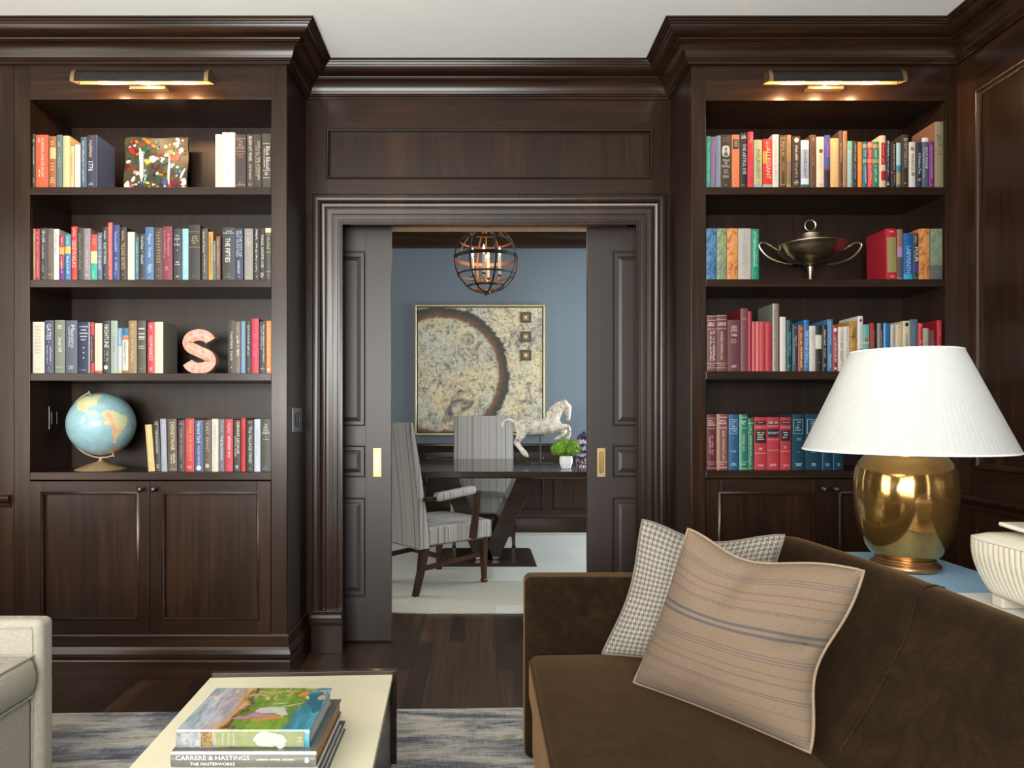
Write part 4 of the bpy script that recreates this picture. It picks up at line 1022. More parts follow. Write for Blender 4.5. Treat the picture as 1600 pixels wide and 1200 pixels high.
rows['R3'] = (580, [
 (1104.3, 1119.6, 493, '704242', 'maroon', 'banded maroon law book with two lines of title', [B('a88478', 0, .02), B('b49488', .08, .095), HM('ece0d8', .13, .2, 2, .08, .92), B('b49488', .235, .25), VM('dcc8c0', .28, .8, .55, .85), VM('dcc8c0', .28, .82, .3, .48), B('b49488', .85, .865), HM('c8acA0'.lower(), .89, .91, 1), B('b49488', .93, .945)]),
 (1120.4, 1136, 492, '704242', 'maroon', 'banded maroon law book with one line of title', [B('a88478', 0, .02), B('b49488', .07, .085), H_('LAFAVE', 'ecdcd4', .13, .19, .08, .92), B('b49488', .235, .25), V('MODERN CRIMINAL LAW', 'dcc8c0', .3, .8, .35, .6), B('b49488', .85, .865), HM('c8aca0', .89, .91, 1), B('b49488', .93, .945)]),
 (1136.6, 1156, 500, '6a3a42', 'wine', 'thick wine code book with white year numbers', [HM('c8a8a8', .11, .24, 4, .22, .85), H_('1986', 'f0e4e0', .27, .32, .3, .75), HM('c8a8a8', .38, .46, 3, .25, .75), H_('2009', 'f0e4e0', .88, .93, .3, .7)]),
 (1157, 1168.6, 482, '7c464e', 'maroon', 'tall maroon book showing its red cover', [H_('LAW', 'd8b8bc', .155, .18, .25, .75)], ('7c1c20', 0, .17)),
 (1169, 1174.6, 486.5, 'a42a3a', 'crimson', 'slim tall crimson book', []),
 (1175.2, 1180.6, 502.5, 'c85450', 'salmon', 'slim plain salmon notebook', []),
 (1181, 1187.4, 502.5, 'd06262', 'pink', 'slim plain pink notebook', []),
 (1187.8, 1196.6, 502.5, 'be3840', 'red', 'plain red notebook, brighter than its neighbour', []),
 (1197, 1206.4, 502.8, 'b83644', 'red', 'plain raspberry red notebook', []),
 (1207, 1213, 474.5, 'a4a49c', 'grey', 'tallest slim grey book showing its sage cover', [VM('5c5c54', .1, .62, .3, .7), VM('5c5c54', .8, .92)], ('7c7c6c', 0, .17)),
 (1213.4, 1218.3, 474.5, '785040', 'brown', 'tallest slim brown book', []),
 (1218.8, 1228, 495, 'dcd8d4', 'white', 'plain white book', []),
 (1229, 1236.6, 500, '1b4a4e', 'teal', 'dark teal book with cyan capitals', [V('BEAUTIFUL', '58b8c4', .2, .75, .25, .8), D('8cc8cc', .06), HM('58b8c4', .88, .94, 2)]),
 (1238, 1246.6, 507, '3a404a', 'slate', 'dark slate book with white script', [D('dce0e4', .07), VM('c8ccd4', .24, .46, .5, .75), VM('a0a8b4', .28, .85, .2, .38), D('c8ccd4', .92)]),
 (1247.2, 1255.8, 507.5, '98522e', 'rust', 'rust brown book with cream script', [HM('dcb494', .06, .12, 3), VM('ecd0b0', .18, .42), VM('f4dcc0', .48, .92, .35, .75)]),
 (1256.3, 1264, 500, '1e74b4', 'blue', 'bright blue book with white capitals', [V('TIME WON BY CHOICE', 'dcecf4', .2, .84, .2, .8), HM('a8d0e8', .88, .96, 2)]),
 (1264.5, 1274, 509, 'd6d2ca', 'white', 'white paperback with a tiny dot', [VM('a8a49c', .1, .3), D('706c64', .36)]),
 (1274.5, 1284.4, 510, '31302c', 'black', 'black paperback with a white label', [B('dcd8cc', .19, .5), D('706c64', .34), D('dcd8d0', .8)]),
 (1285, 1292.6, 508, '2c2926', 'black', 'black paperback with white title', [VM('dcd8d0', .1, .45), VM('b8b4ac', .5, .7), HM('c8c4bc', .84, .91, 3)]),
 (1293, 1301.6, 499, '4a7aaa', 'blue', 'tall steel blue book', [VM('a8c4dc', .05, .5), VM('c8dcec', .66, .92)]),
 (1302.2, 1309.4, 508, 'b4242c', 'red', 'red paperback with white title', [B('ece4d8', .06, .14, .2, .8), VM('f4e0d8', .22, .8, .25, .8), ('d2', 'f4e8e0', .94, .5)]),
 (1310, 1318.4, 511, 'dcd8d0', 'white', 'white paperback with brown lettering', [VM('a89c90', .05, .3), VM('8c5c4c', .35, .75), D('3c3834', .85)]),
 (1319, 1328, 510, 'dedad2', 'white', 'white paperback with grey lettering', [VM('b0aca4', .05, .7), D('3c3834', .94)]),
 (1328.6, 1339.6, 501.5, 'd49c48', 'amber', 'amber book with a dark branch drawing', [HM('a87838', .03, .06, 1), H_('Still\nQuiet', '4c3c24', .25, .33, .2, .85), ('paint', '6c5434', 'c08c40')]),
 (1340.2, 1348.3, 494, 'dcdcd8', 'white', 'tall white book with red initials', [('d2', '9c3c4c', .08, .5), VM('8ca4c4', .18, .55), V('Br', 'a83048', .58, .72, .1, .9)]),
 (1348.8, 1358.6, 507, '6cb0a4', 'mint', 'mint book with a small red patch', [B('a86c5c', .29, .37, .25, .75), B('d8e0d4', .385, .4)]),
 (1360.5, 1371, 504.5, 'a03632', 'red', 'brick red book with a black edge', [B('3c1c18', 0, 1, .5, 1), VM('c87c60', .15, .85, .4, .6)]),
 (1371.4, 1375.8, 505, '8a8e8e', 'grey', 'very slim grey book', []),
 (1376.2, 1380.2, 505, '4a2028', 'wine', 'very slim wine book', [VM('dcb8bc', .15, .6)]),
 (1381, 1391.3, 505, '2a6ca4', 'blue', 'blue book with a lighter edge', [B('6cb0d8', 0, 1, 0, .22)]),
 (1392, 1399, 507.5, 'c0bcb8', 'grey', 'pale grey paperback', [VM('98948c', .1, .8)]),
 (1399.4, 1410.8, 507, 'd4c4a0', 'beige', 'beige book with a tiny dot', [D('5c5448', .07)]),
 (1411.2, 1422.3, 501.5, 'd8ccb0', 'cream', 'cream biography with a black emblem', [('d2', '2c2824', .07, .5), V('OSCAR', '2c2824', .25, .5, .3, .7)]),
 (1422.8, 1434.6, 499, '5a6a7a', 'slate', 'slate blue book', [VM('7c8c9c', .1, .8)]),
 (1435.2, 1442, 505, 'c83e40', 'red', 'slim red book with white marks', [HM('f4dcd4', .05, .07, 1), VM('f4dcd4', .36, .6)]),
 (1442.6, 1452, 512.5, 'acac98', 'sage', 'short pale sage book', [VM('8c8c78', .3, .5)]),
 (1452.6, 1462.6, 515.5, '6a2c34', 'wine', 'shortest wine book', [VM('a86c54', .05, .4)]),
 (1464, 1471.8, 500.5, 'b01c2a', 'red', 'tall red book at the shelf end', [VM('e07c7c', .05, .9)], ('a01828', 0, .15)),
])
rows['R4'] = (735.5, [
 (1103.8, 1118.4, 647.5, '6a2c36', 'maroon', 'maroon law book at the shelf end', [B('b48880', .06, .075), HM('e4ccc4', .1, .22, 3, .1, .95), B('b48880', .245, .26), VM('c89c98', .38, .72, .5, .75), VM('c89c98', .4, .7, .25, .45), B('b48880', .85, .865), HM('d4b0a8', .89, .91, 1), B('b48880', .96, .975)]),
 (1120, 1137.3, 647, '84504a', 'brown', 'reddish brown law book with pale left edge', [B('b48c78', 0, 1, 0, .28), B('dcb8a8', .05, .065), HM('ecdcd0', .11, .2, 2, .15, .95), B('dcb8a8', .24, .255), V('BASIC CONTRACT LAW', 'e4d0c4', .3, .82, .5, .75), B('dcb8a8', .85, .865), HM('dcc0b4', .89, .92, 1), B('dcb8a8', .95, .965)]),
 (1139, 1154, 647.5, '2a5c86', 'blue', 'blue law book with a framed white title', [('frame', 'a8c4dc', .09, .35), HM('b8d0e4', .12, .33, 5, .22, .82), HM('98b8d0', .42, .43, 1), HM('a8c4dc', .65, .69, 2), HM('c8dcec', .88, .93, 2)]),
 (1155, 1168, 647.5, '2a7c66', 'green', 'green law book with a pale edge', [B('7ca890', 0, 1, 0, .25), B('a8d0bc', .05, .06), HM('d0e8dc', .12, .2, 2), B('a8d0bc', .24, .25), V('CRIMINAL LAW', 'c0e0d0', .35, .66, .35, .65), B('a8d0bc', .85, .86), HM('c0e0d0', .89, .92, 1), B('a8d0bc', .97, .98)]),
 (1169.3, 1177.6, 654, '22745a', 'green', 'slim short green law book', [B('88c0a4', .08, .1), VM('b8dccc', .14, .25), B('88c0a4', .27, .28), VM('b8dccc', .32, .8), B('88c0a4', .84, .85), HM('b8dccc', .87, .9, 2), B('88c0a4', .96, .97)]),
 (1179, 1198, 652, 'be3c46', 'red', 'red law book with a tall black label', [B('241c20', .07, .14, .08, .92), HM('c8b8b8', .09, .12, 1, .2, .8), B('e8a8a0', .18, .19), B('241c20', .24, .49, .06, .94), HM('e0d8d4', .28, .45, 4, .15, .85), HM('f0d0cc', .58, .63, 2, .35, .65), B('e8a8a0', .68, .69), HM('f0ccc8', .9, .94, 2, .25, .8)]),
 (1199, 1218, 652, 'be3c46', 'red', 'red law book with a shallow dark label', [B('241c20', .07, .14, .08, .92), HM('e8e0e0', .08, .13, 2, .1, .9), B('e8a8a0', .16, .17), B('2c2838', .22, .38, .06, .94), H_('PROPERTY', 'f4f0f0', .28, .32, .08, .92), B('e8a8a0', .42, .43), B('e8a8a0', .62, .63), HM('f8dcd8', .89, .94, 2, .22, .8)]),
 (1219, 1235.6, 652, 'be3c46', 'red', 'red law book with a navy label', [B('241c28', .07, .14, .08, .92), HM('e0d8d8', .09, .12, 1, .1, .9), B('e8a8a0', .18, .19), B('20243c', .24, .45, .06, .94), HM('e8e4e4', .28, .42, 3, .2, .8), HM('f0d0cc', .55, .6, 2, .3, .65), B('e8a8a0', .64, .65), HM('f0ccc8', .9, .94, 2, .2, .8)]),
 (1237.4, 1256.5, 647.5, '14465a', 'petrol', 'petrol blue law book, first of the matching run', [('frame', 'a8c8cc', .09, .35), HM('c0d8dc', .13, .32, 4, .25, .8), HM('98b8bc', .42, .48, 3, .3, .75), HM('a8c8cc', .66, .7, 2, .35, .65), HM('d0e4e8', .88, .94, 2, .25, .8)]),
 (1258, 1283, 647, '14465c', 'petrol', 'widest petrol blue law book', [('frame', 'a8c8cc', .09, .35), HM('c0d8dc', .12, .33, 5, .3, .8), HM('98b8bc', .42, .43, 1, .35, .65), HM('a8c8cc', .66, .7, 2, .35, .65), HM('d0e4e8', .88, .94, 2, .35, .7)]),
 (1284, 1300.2, 648, '164860', 'petrol', 'petrol blue law book, partly behind the lampshade', [B('4c788c', 0, 1, 0, .1), HM('a8c8cc', .66, .7, 2, .35, .65), HM('c0d8dc', .88, .94, 2, .3, .75)]),
 (1301, 1317.4, 648, '164860', 'petrol', 'petrol blue law book nearest the lampshade edge', [B('4c788c', 0, 1, 0, .1), HM('c0d8dc', .88, .94, 2, .3, .75)]),
])
YS = 3.216
SHELFNAME = {'1': 'top', '2': 'second', '3': 'third', '4': 'lowest'}
ALL_LABELS = {}
def make_book(spec, base_z, label, group, rnd):
    x0, x1, top, col, word, look, deco = spec[:7]
    ext = spec[7] if len(spec) > 7 else (None, 0, None)
    other, lean, depth = ext[0], ext[1], ext[2]
    X0, X1 = max(PX(x0, YS), -2.1085), min(PX(x1, YS), 2.182)
    w = X1 - X0 - .0004
    base_z += .0006
    h = PZ(top, YS) - base_z
    if depth is None: depth = rnd.uniform(.128, .158) * (1.0 if h < .24 else 1.06)
    ys = YS + (rnd.uniform(0, .006) if depth < .15 else 0)
    root = thing('book', label, 'book', ((X0 + X1) / 2, ys, base_z), 0, group)
    if lean:
        ang = math.atan2(lean * YS / F, h)
        root.rotation_euler = (0, ang, 0)
        root.location.x += 0
        # pivot on the lower corner on the leaning side
        root.location.z += abs(math.sin(ang)) * w / 2
    cov = bmat(col)
    oc = bmat(other) if other else cov
    t = min(.0028, w * .16)
    bul = min(.003, w * .18)
    ns = 5
    arc = [(-w / 2 + w * i / ns, -bul * (1 - (2 * i / ns - 1) ** 2)) for i in range(ns + 1)]
    def sp(u, lift=.0):      # point on the spine face at fraction u of the width
        x = -w / 2 + w * u
        return x, -bul * (1 - (2 * u - 1) ** 2) - lift
    m = MB()
    outer = arc + [(w / 2, depth), (w / 2 - t, depth), (w / 2 - t, t)] + [(-w / 2 + t, t), (-w / 2 + t, depth), (-w / 2, depth)]
    n = len(outer)
    v = [Vector((x, y, z)) for z in (0, h) for x, y in outer]
    sid = [(k, (k + 1) % n, n + (k + 1) % n, n + k) for k in range(n)]
    ki = m.mi(cov); ko = m.mi(oc)
    vv = [m.bm.verts.new(p) for p in v]
    for k, f in enumerate(sid):
        fc = m.bm.faces.new([vv[q] for q in f]); fc.smooth = k < ns
        fc.material_index = ko if k >= ns and other else ki
    # end faces: spine strip and the two boards
    for o_ in (0, n):
        a = list(range(ns + 1))
        strip = [o_ + q for q in a] + [o_ + ns + 3, o_ + ns + 4]
        m.bm.faces.new([vv[q] for q in strip]).material_index = ki
        m.bm.faces.new([vv[o_ + ns], vv[o_ + ns + 1], vv[o_ + ns + 2], vv[o_ + ns + 3]]).material_index = ki
        m.bm.faces.new([vv[o_], vv[o_ + ns + 4], vv[o_ + ns + 5], vv[o_ + ns + 6]]).material_index = ki
    def patch_(u0, u1, a, b, mt, lift):
        k = 4; z0, z1 = h * (1 - b), h * (1 - a)
        pts = [sp(u0 + (u1 - u0) * i / k, lift) for i in range(k + 1)]
        vs_ = [Vector((x, y, z)) for z in (z0, z1) for x, y in pts]
        m.faces(vs_, [(i, i + 1, k + 2 + i, k + 1 + i) for i in range(k)], mt, True)
    later = []
    for d in deco:
        if d[0] == 'b': patch_(d[4], d[5], d[2], d[3], tmat(d[1]), .0003)
        elif d[0] == 'paint':
            key_ = 'painted_' + d[1] + d[2]
            if key_ not in MATS:
                pm, nt_, b_ = newmat(key_)
                nn_ = noise_tex(nt_, (1, 1, .6), 34, 5, .65, dist=1.2)
                rr_ = ramp(nt_, [(.38, hexl(d[2], BK)), (.48, hexl(col, BK)), (.56, hexl(d[1], BK)), (.66, hexl(col, BK))])
                L(nt_, nn_, 'Fac', rr_, 'Fac'); L(nt_, rr_, 'Color', b_, 'Base Color'); b_.inputs['Roughness'].default_value = .4
            patch_(0, 1, .0, 1, MATS[key_], .0002)
        elif d[0] == 'frame':
            for (u0, u1, a, b) in ((.1, .9, d[2], d[2] + .008), (.1, .9, d[3] - .008, d[3]), (.1, .14, d[2], d[3]), (.86, .9, d[2], d[3])): patch_(u0, u1, a, b, tmat(d[1]), .0003)
        else: later.append(d)
    bmesh.ops.recalc_face_normals(m.bm, faces=m.bm.faces)
    any_ = False
    def mark(u0, u1, a, b, mt):
        nonlocal any_
        any_ = True
        z0, z1 = h * (1 - b), h * (1 - a)
        pts = [sp(u0, .0006), sp((u0 + u1) / 2, .0006), sp(u1, .0006)]
        vs_ = [Vector((x, y, z)) for z in (z0, z1) for x, y in pts]
        m.faces(vs_, [(0, 1, 4, 3), (1, 2, 5, 4)], mt)
    for d in later:
        mt = tmat(d[2] if d[0] in ('v', 'h') else d[1])
        if d[0] == 'vm':
            _, c, a, b, u0, u1 = d
            q = a; um = (u0 + u1) / 2
            while q < b:
                l = rnd.uniform(.010, .022)
                if rnd.random() < .85:
                    s_ = rnd.choice((0, 1, 2))
                    lo = u0 + (u1 - u0) * (.0 if s_ < 2 else .3); hi = u1 - (u1 - u0) * (.0 if s_ != 1 else .35)
                    mark(lo, hi, q, q + l * .35, mt); mark(lo if s_ else (lo + hi) / 2 - .03, lo + .1 if s_ else (lo + hi) / 2 + .05, q, q + l * .8, mt)
                q += l
        elif d[0] == 'hm':
            _, c, a, b, nn, u0, u1 = d
            st = (b - a) / nn
            for i in range(nn):
                ww = rnd.uniform(.6, 1.0) * (u1 - u0); s0 = (u0 + u1) / 2 - ww / 2; q = s0
                while q < s0 + ww - .02:
                    l = rnd.uniform(.05, .10)
                    if rnd.random() < .88: mark(q, min(q + l * .72, s0 + ww), a + st * i, a + st * i + min(st * .62, .022), mt)
                    q += l
        elif d[0] in ('d', 'd2', 'star', 'oval', 'knot'):
            any_ = True
            if d[0] == 'd': a, u, ra, rb = d[2], d[3], min(.0019, w * .14), min(.0024, w * .18)
            elif d[0] == 'd2': a, u, ra, rb = d[2], d[3], w * .27, w * .3
            elif d[0] == 'star': a, u, ra, rb = d[2], d[3], .0042, .0052
            elif d[0] == 'oval': a, u, ra, rb = (d[2] + d[3]) / 2, .47, w * .36, h * (d[3] - d[2]) / 2
            else: a, u, ra, rb = 0, .5, 0, 0
            if d[0] == 'knot':
                for q in range(34):
                    uu = rnd.uniform(.18, .78); aa = rnd.uniform(d[2], d[3])
                    mark(uu, uu + rnd.uniform(.03, .12), aa, aa + rnd.uniform(.006, .02), mt)
                continue
            x, y = sp(u, .0009); nn = 14
            pts = []
            for q in range(nn):
                t_ = 2 * PI * q / nn
                rr_ = .45 if (d[0] == 'star' and q % 2) else 1
                if d[0] == 'oval': cx_, cz_ = math.copysign(abs(math.cos(t_)) ** .6, math.cos(t_)), math.copysign(abs(math.sin(t_)) ** .6, math.sin(t_))
                else: cx_, cz_ = math.cos(t_) * rr_, math.sin(t_) * rr_
                pts.append(Vector((x + ra * cx_, y, h * (1 - a) + rb * cz_)))
            m.faces(pts, [tuple(range(nn))], mt)
            if d[0] == 'oval':
                dk = tmat('6c6860'); sk = tmat('a09a90')
                def ell(ox, oz, a_, b_, mm_, ly):
                    m.faces([Vector((x + ox + a_ * math.cos(2 * PI * q / 12), y - ly, h * (1 - a) + oz + b_ * math.sin(2 * PI * q / 12))) for q in range(12)], [tuple(range(12))], mm_)
                ell(0, -rb * .55, ra * .6, rb * .38, dk, .0002); ell(0, .1 * rb, ra * .32, rb * .42, sk, .0003); ell(0, .45 * rb, ra * .36, rb * .2, dk, .0004)
    m.done('cover', root, recalc=False, sharp=30)
    m = MB(); m.box(-w / 2 + t, w / 2 - t, t, depth - .003, .002, h - .003, page_mat); m.done('pages', root)
    for d in later:
        if d[0] == 'v':
            _, s_, c, a, b, u0, u1 = d
            x, _y = sp((u0 + u1) / 2)
            y = min(sp(u0)[1], sp(u1)[1], _y) - .0007
            put_text(s_, (x, y, h * (1 - (a + b) / 2)), (0, 0, -1), (1, 0, 0), h * (b - a), w * (u1 - u0), tmat(c), root, 'title')
        elif d[0] == 'h':
            _, s_, c, a, b, u0, u1 = d
            put_text(s_, ((u0 + u1) / 2 * w - w / 2, -bul - .0007, h * (1 - (a + b) / 2)), (1, 0, 0), (0, 0, 1), w * (u1 - u0), h * (b - a), tmat(c), root, 'title', line=.9, squash=.5)
    return root
rb = random.Random(11)
for key, (base, specs) in rows.items():
    side, sh = key[0], key[1]
    YS = 3.24 if sh == '4' else 3.216
    bz = PZ(base, YC)
    books = [s_ for s_ in specs if s_[0] != 'gap']
    case = 'globe' if side == 'L' else 'tureen'
    gname = 'books on the %s shelf of the %s bookcase' % (SHELFNAME[sh], case)
    segs = [[]]
    for s_ in specs:
        if s_[0] == 'gap': segs.append([])
        else: segs[-1].append(s_)
    for sg_ in segs:
        for i, s_ in enumerate(sg_):
            pv = sg_[i - 1][4] if i else None; nx_ = sg_[i + 1][4] if i < len(sg_) - 1 else None
            if pv and nx_: rel = 'between %s and %s' % (pv, nx_) if pv != nx_ else 'between two %s ones' % pv
            elif nx_: rel = 'beside a %s one' % nx_
            else: rel = 'beside a %s one' % pv
            look = s_[5]
            place = '%s %s shelf' % (SHELFNAME[sh], case)
            label = '%s, %s, %s' % (look, rel, place)
            nw = len(label.replace(',', '').split())
            if nw > 16:
                label = '%s, %s' % (look, place) if len(look.split()) > 9 else '%s, by %s one, %s' % (look, pv or nx_, place)
            assert label not in ALL_LABELS, label
            assert len(label.replace(',', '').split()) <= 16, label
            ALL_LABELS[label] = 1
            make_book(s_, bz, label, gname, rb)

# ---------------------------------------------------------------- fabrics
def velvet(name, lo, mid, hi):
    m, nt, b = newmat(name)
    n1 = noise_tex(nt, (1, 1, 1), 12, 6, .7, dist=.8)
    n2 = noise_tex(nt, (1, 1, 1), 230, 4, .75)
    mx = N(nt, 'ShaderNodeMath', operation='MULTIPLY_ADD'); mx.inputs[1].default_value = .5
    hf = N(nt, 'ShaderNodeMath', operation='MULTIPLY'); hf.inputs[1].default_value = .5
    L(nt, n1, 'Fac', hf, 0); L(nt, n2, 'Fac', mx, 0); L(nt, hf, 0, mx, 2)
    r = ramp(nt, [(.40, lo), (.5, mid), (.60, hi)]); L(nt, mx, 0, r, 'Fac'); L(nt, r, 'Color', b, 'Base Color')
    b.inputs['Roughness'].default_value = .95
    b.inputs['Sheen Weight'].default_value = .40; b.inputs['Sheen Roughness'].default_value = .38; b.inputs['Sheen Tint'].default_value = (.40, .23, .11, 1)
    b.inputs['Specular IOR Level'].default_value = .1
    bump(nt, n2, 'Fac', b, .25, .001)
    return m
brown_velvet = velvet('brown_velvet', (.0058, .0029, .0011), (.0105, .0054, .0022), (.019, .0100, .0042))
linen_m, nt, b = newmat('oatmeal_linen')
nA = noise_tex(nt, (60, 60, 900), 1, 3); nB = noise_tex(nt, (900, 900, 60), 1, 3); nC = noise_tex(nt, (1, 1, 1), 5, 3)
ad = N(nt, 'ShaderNodeMath', operation='ADD'); L(nt, nA, 'Fac', ad, 0); L(nt, nB, 'Fac', ad, 1)
hf = N(nt, 'ShaderNodeMath', operation='MULTIPLY'); hf.inputs[1].default_value = .5; L(nt, ad, 0, hf, 0)
r = ramp(nt, [(.34, (.20, .182, .14)), (.5, (.285, .262, .21)), (.66, (.375, .35, .29))]); L(nt, hf, 0, r, 'Fac'); L(nt, r, 'Color', b, 'Base Color')
b.inputs['Roughness'].default_value = .95; bump(nt, hf, 0, b, .3, .0008)

def uvnodes(nt):
    uv = N(nt, 'ShaderNodeUVMap'); sp = N(nt, 'ShaderNodeSeparateXYZ'); L(nt, uv, 'UV', sp, 0); return uv, sp
def math1(nt, op, a, ao, val=None, b=None, bo=0):
    n = N(nt, 'ShaderNodeMath', operation=op); L(nt, a, ao, n, 0)
    if b is not None: L(nt, b, bo, n, 1)
    elif val is not None: n.inputs[1].default_value = val
    return n
# houndstooth woven for the rear cushion
hound, nt, b = newmat('houndstooth_wool')
uv, sp = uvnodes(nt); NH = 27
uu = math1(nt, 'MULTIPLY', sp, 0, NH); vv_ = math1(nt, 'MULTIPLY', sp, 1, NH)
fu = math1(nt, 'FRACT', uu, 0); fv = math1(nt, 'FRACT', vv_, 0)
cu = math1(nt, 'LESS_THAN', fu, 0, .5); cv = math1(nt, 'LESS_THAN', fv, 0, .5)
sm = math1(nt, 'ADD', uu, 0, b=vv_); s2 = math1(nt, 'MULTIPLY', sm, 0, 2.0); fs_ = math1(nt, 'FRACT', s2, 0); sel = math1(nt, 'LESS_THAN', fs_, 0, .5)
mix = N(nt, 'ShaderNodeMix', data_type='FLOAT'); L(nt, sel, 0, mix, 0); L(nt, cu, 0, mix, 2); L(nt, cv, 0, mix, 3)
nn = noise_tex(nt, (1, 1, 1), 500, 2)
ca = ramp(nt, [(.3, (.20, .182, .15)), (.7, (.30, .278, .235))]); cb = ramp(nt, [(.3, (.06, .052, .043)), (.7, (.105, .093, .078))])
L(nt, nn, 'Fac', ca, 'Fac'); L(nt, nn, 'Fac', cb, 'Fac')
mc = N(nt, 'ShaderNodeMix', data_type='RGBA'); L(nt, mix, 0, mc, 0); L(nt, ca, 'Color', mc, 6); L(nt, cb, 'Color', mc, 7)
nt.links.new(mc.outputs[2], b.inputs['Base Color']); b.inputs['Roughness'].default_value = .95
bump(nt, mix, 0, b, .35, .001)
# striped cushion
strm, nt, b = newmat('striped_tan_cotton')
uv, sp = uvnodes(nt)
base = noise_tex(nt, (30, 900, 30), 1, 3, coord='UV'); b2 = noise_tex(nt, (900, 30, 30), 1, 3, coord='UV')
ad = math1(nt, 'ADD', base, 'Fac', b=b2, bo='Fac'); hf = math1(nt, 'MULTIPLY', ad, 0, .5)
rr = ramp(nt, [(.35, (.096, .064, .041)), (.5, (.130, .089, .058)), (.66, (.172, .121, .082))]); L(nt, hf, 0, rr, 'Fac')
def stripes(lst):
    acc = None
    for c_, hw in lst:
        cmpn = N(nt, 'ShaderNodeMath', operation='COMPARE'); L(nt, sp, 1, cmpn, 0); cmpn.inputs[1].default_value = c_; cmpn.inputs[2].default_value = hw
        if acc is None: acc = cmpn
        else: acc = math1(nt, 'ADD', acc, 0, b=cmpn)
    cl_ = math1(nt, 'MINIMUM', acc, 0, 1.0); return cl_
dark = stripes([(.588, .0095), (.548, .0095)])
thin = stripes([(.895, .0022), (.880, .0022), (.865, .0022), (.700, .0028), (.688, .0022), (.445, .0024), (.428, .0024), (.411, .0022), (.238, .003), (.225, .0024), (.07, .0024), (.055, .0024), (.04, .0022)])
soft = stripes([(.800, .006), (.755, .004), (.350, .004), (.305, .006), (.155, .003)])
def over(prev, prev_o, fac, col, k):
    m1 = math1(nt, 'MULTIPLY', fac, 0, k); mx = N(nt, 'ShaderNodeMix', data_type='RGBA'); L(nt, m1, 0, mx, 0); nt.links.new(prev.outputs[prev_o], mx.inputs[6]); mx.inputs[7].default_value = (*col, 1); return mx
o1 = over(rr, 'Color', soft, (.085, .052, .033), .6); o2 = over(o1, 2, thin, (.045, .042, .048), .75); o3 = over(o2, 2, dark, (.045, .043, .05), .85)
nt.links.new(o3.outputs[2], b.inputs['Base Color']); b.inputs['Roughness'].default_value = .9; bump(nt, hf, 0, b, .25, .0007)
# ticking stripe of the dining chairs
tick, nt, b = newmat('ticking_stripe')
nA = noise_tex(nt, (1, .0, .0), 48, 3, .8); nB = noise_tex(nt, (300, 300, 900), 1, 2)
r1 = ramp(nt, [(.40, (.08, .073, .065)), (.455, (.27, .245, .21)), (.49, (.40, .385, .35)), (.52, (.145, .15, .165)), (.56, (.42, .40, .36)), (.61, (.20, .17, .14))]); L(nt, nA, 'Fac', r1, 'Fac')
r2 = ramp(nt, [(.3, (.8, .8, .8)), (.7, (1.15, 1.15, 1.15))]); L(nt, nB, 'Fac', r2, 'Fac')
mx = N(nt, 'ShaderNodeMix', data_type='RGBA', blend_type='MULTIPLY'); mx.inputs[0].default_value = 1; L(nt, r1, 'Color', mx, 6); L(nt, r2, 'Color', mx, 7)
nt.links.new(mx.outputs[2], b.inputs['Base Color']); b.inputs['Roughness'].default_value = .9

tick_y = tick.copy(); tick_y.name = 'ticking_stripe_boxing'
for n_ in tick_y.node_tree.nodes:
    if n_.type == 'MAPPING' and abs(n_.inputs['Scale'].default_value[1]) < 1e-6: n_.inputs['Scale'].default_value = (0, 1, 0)
def boxing(m):
    m.bm.normal_update(); k = m.mi(tick_y)
    for f in m.bm.faces:
        if abs(f.normal.x) > .75: f.material_index = k
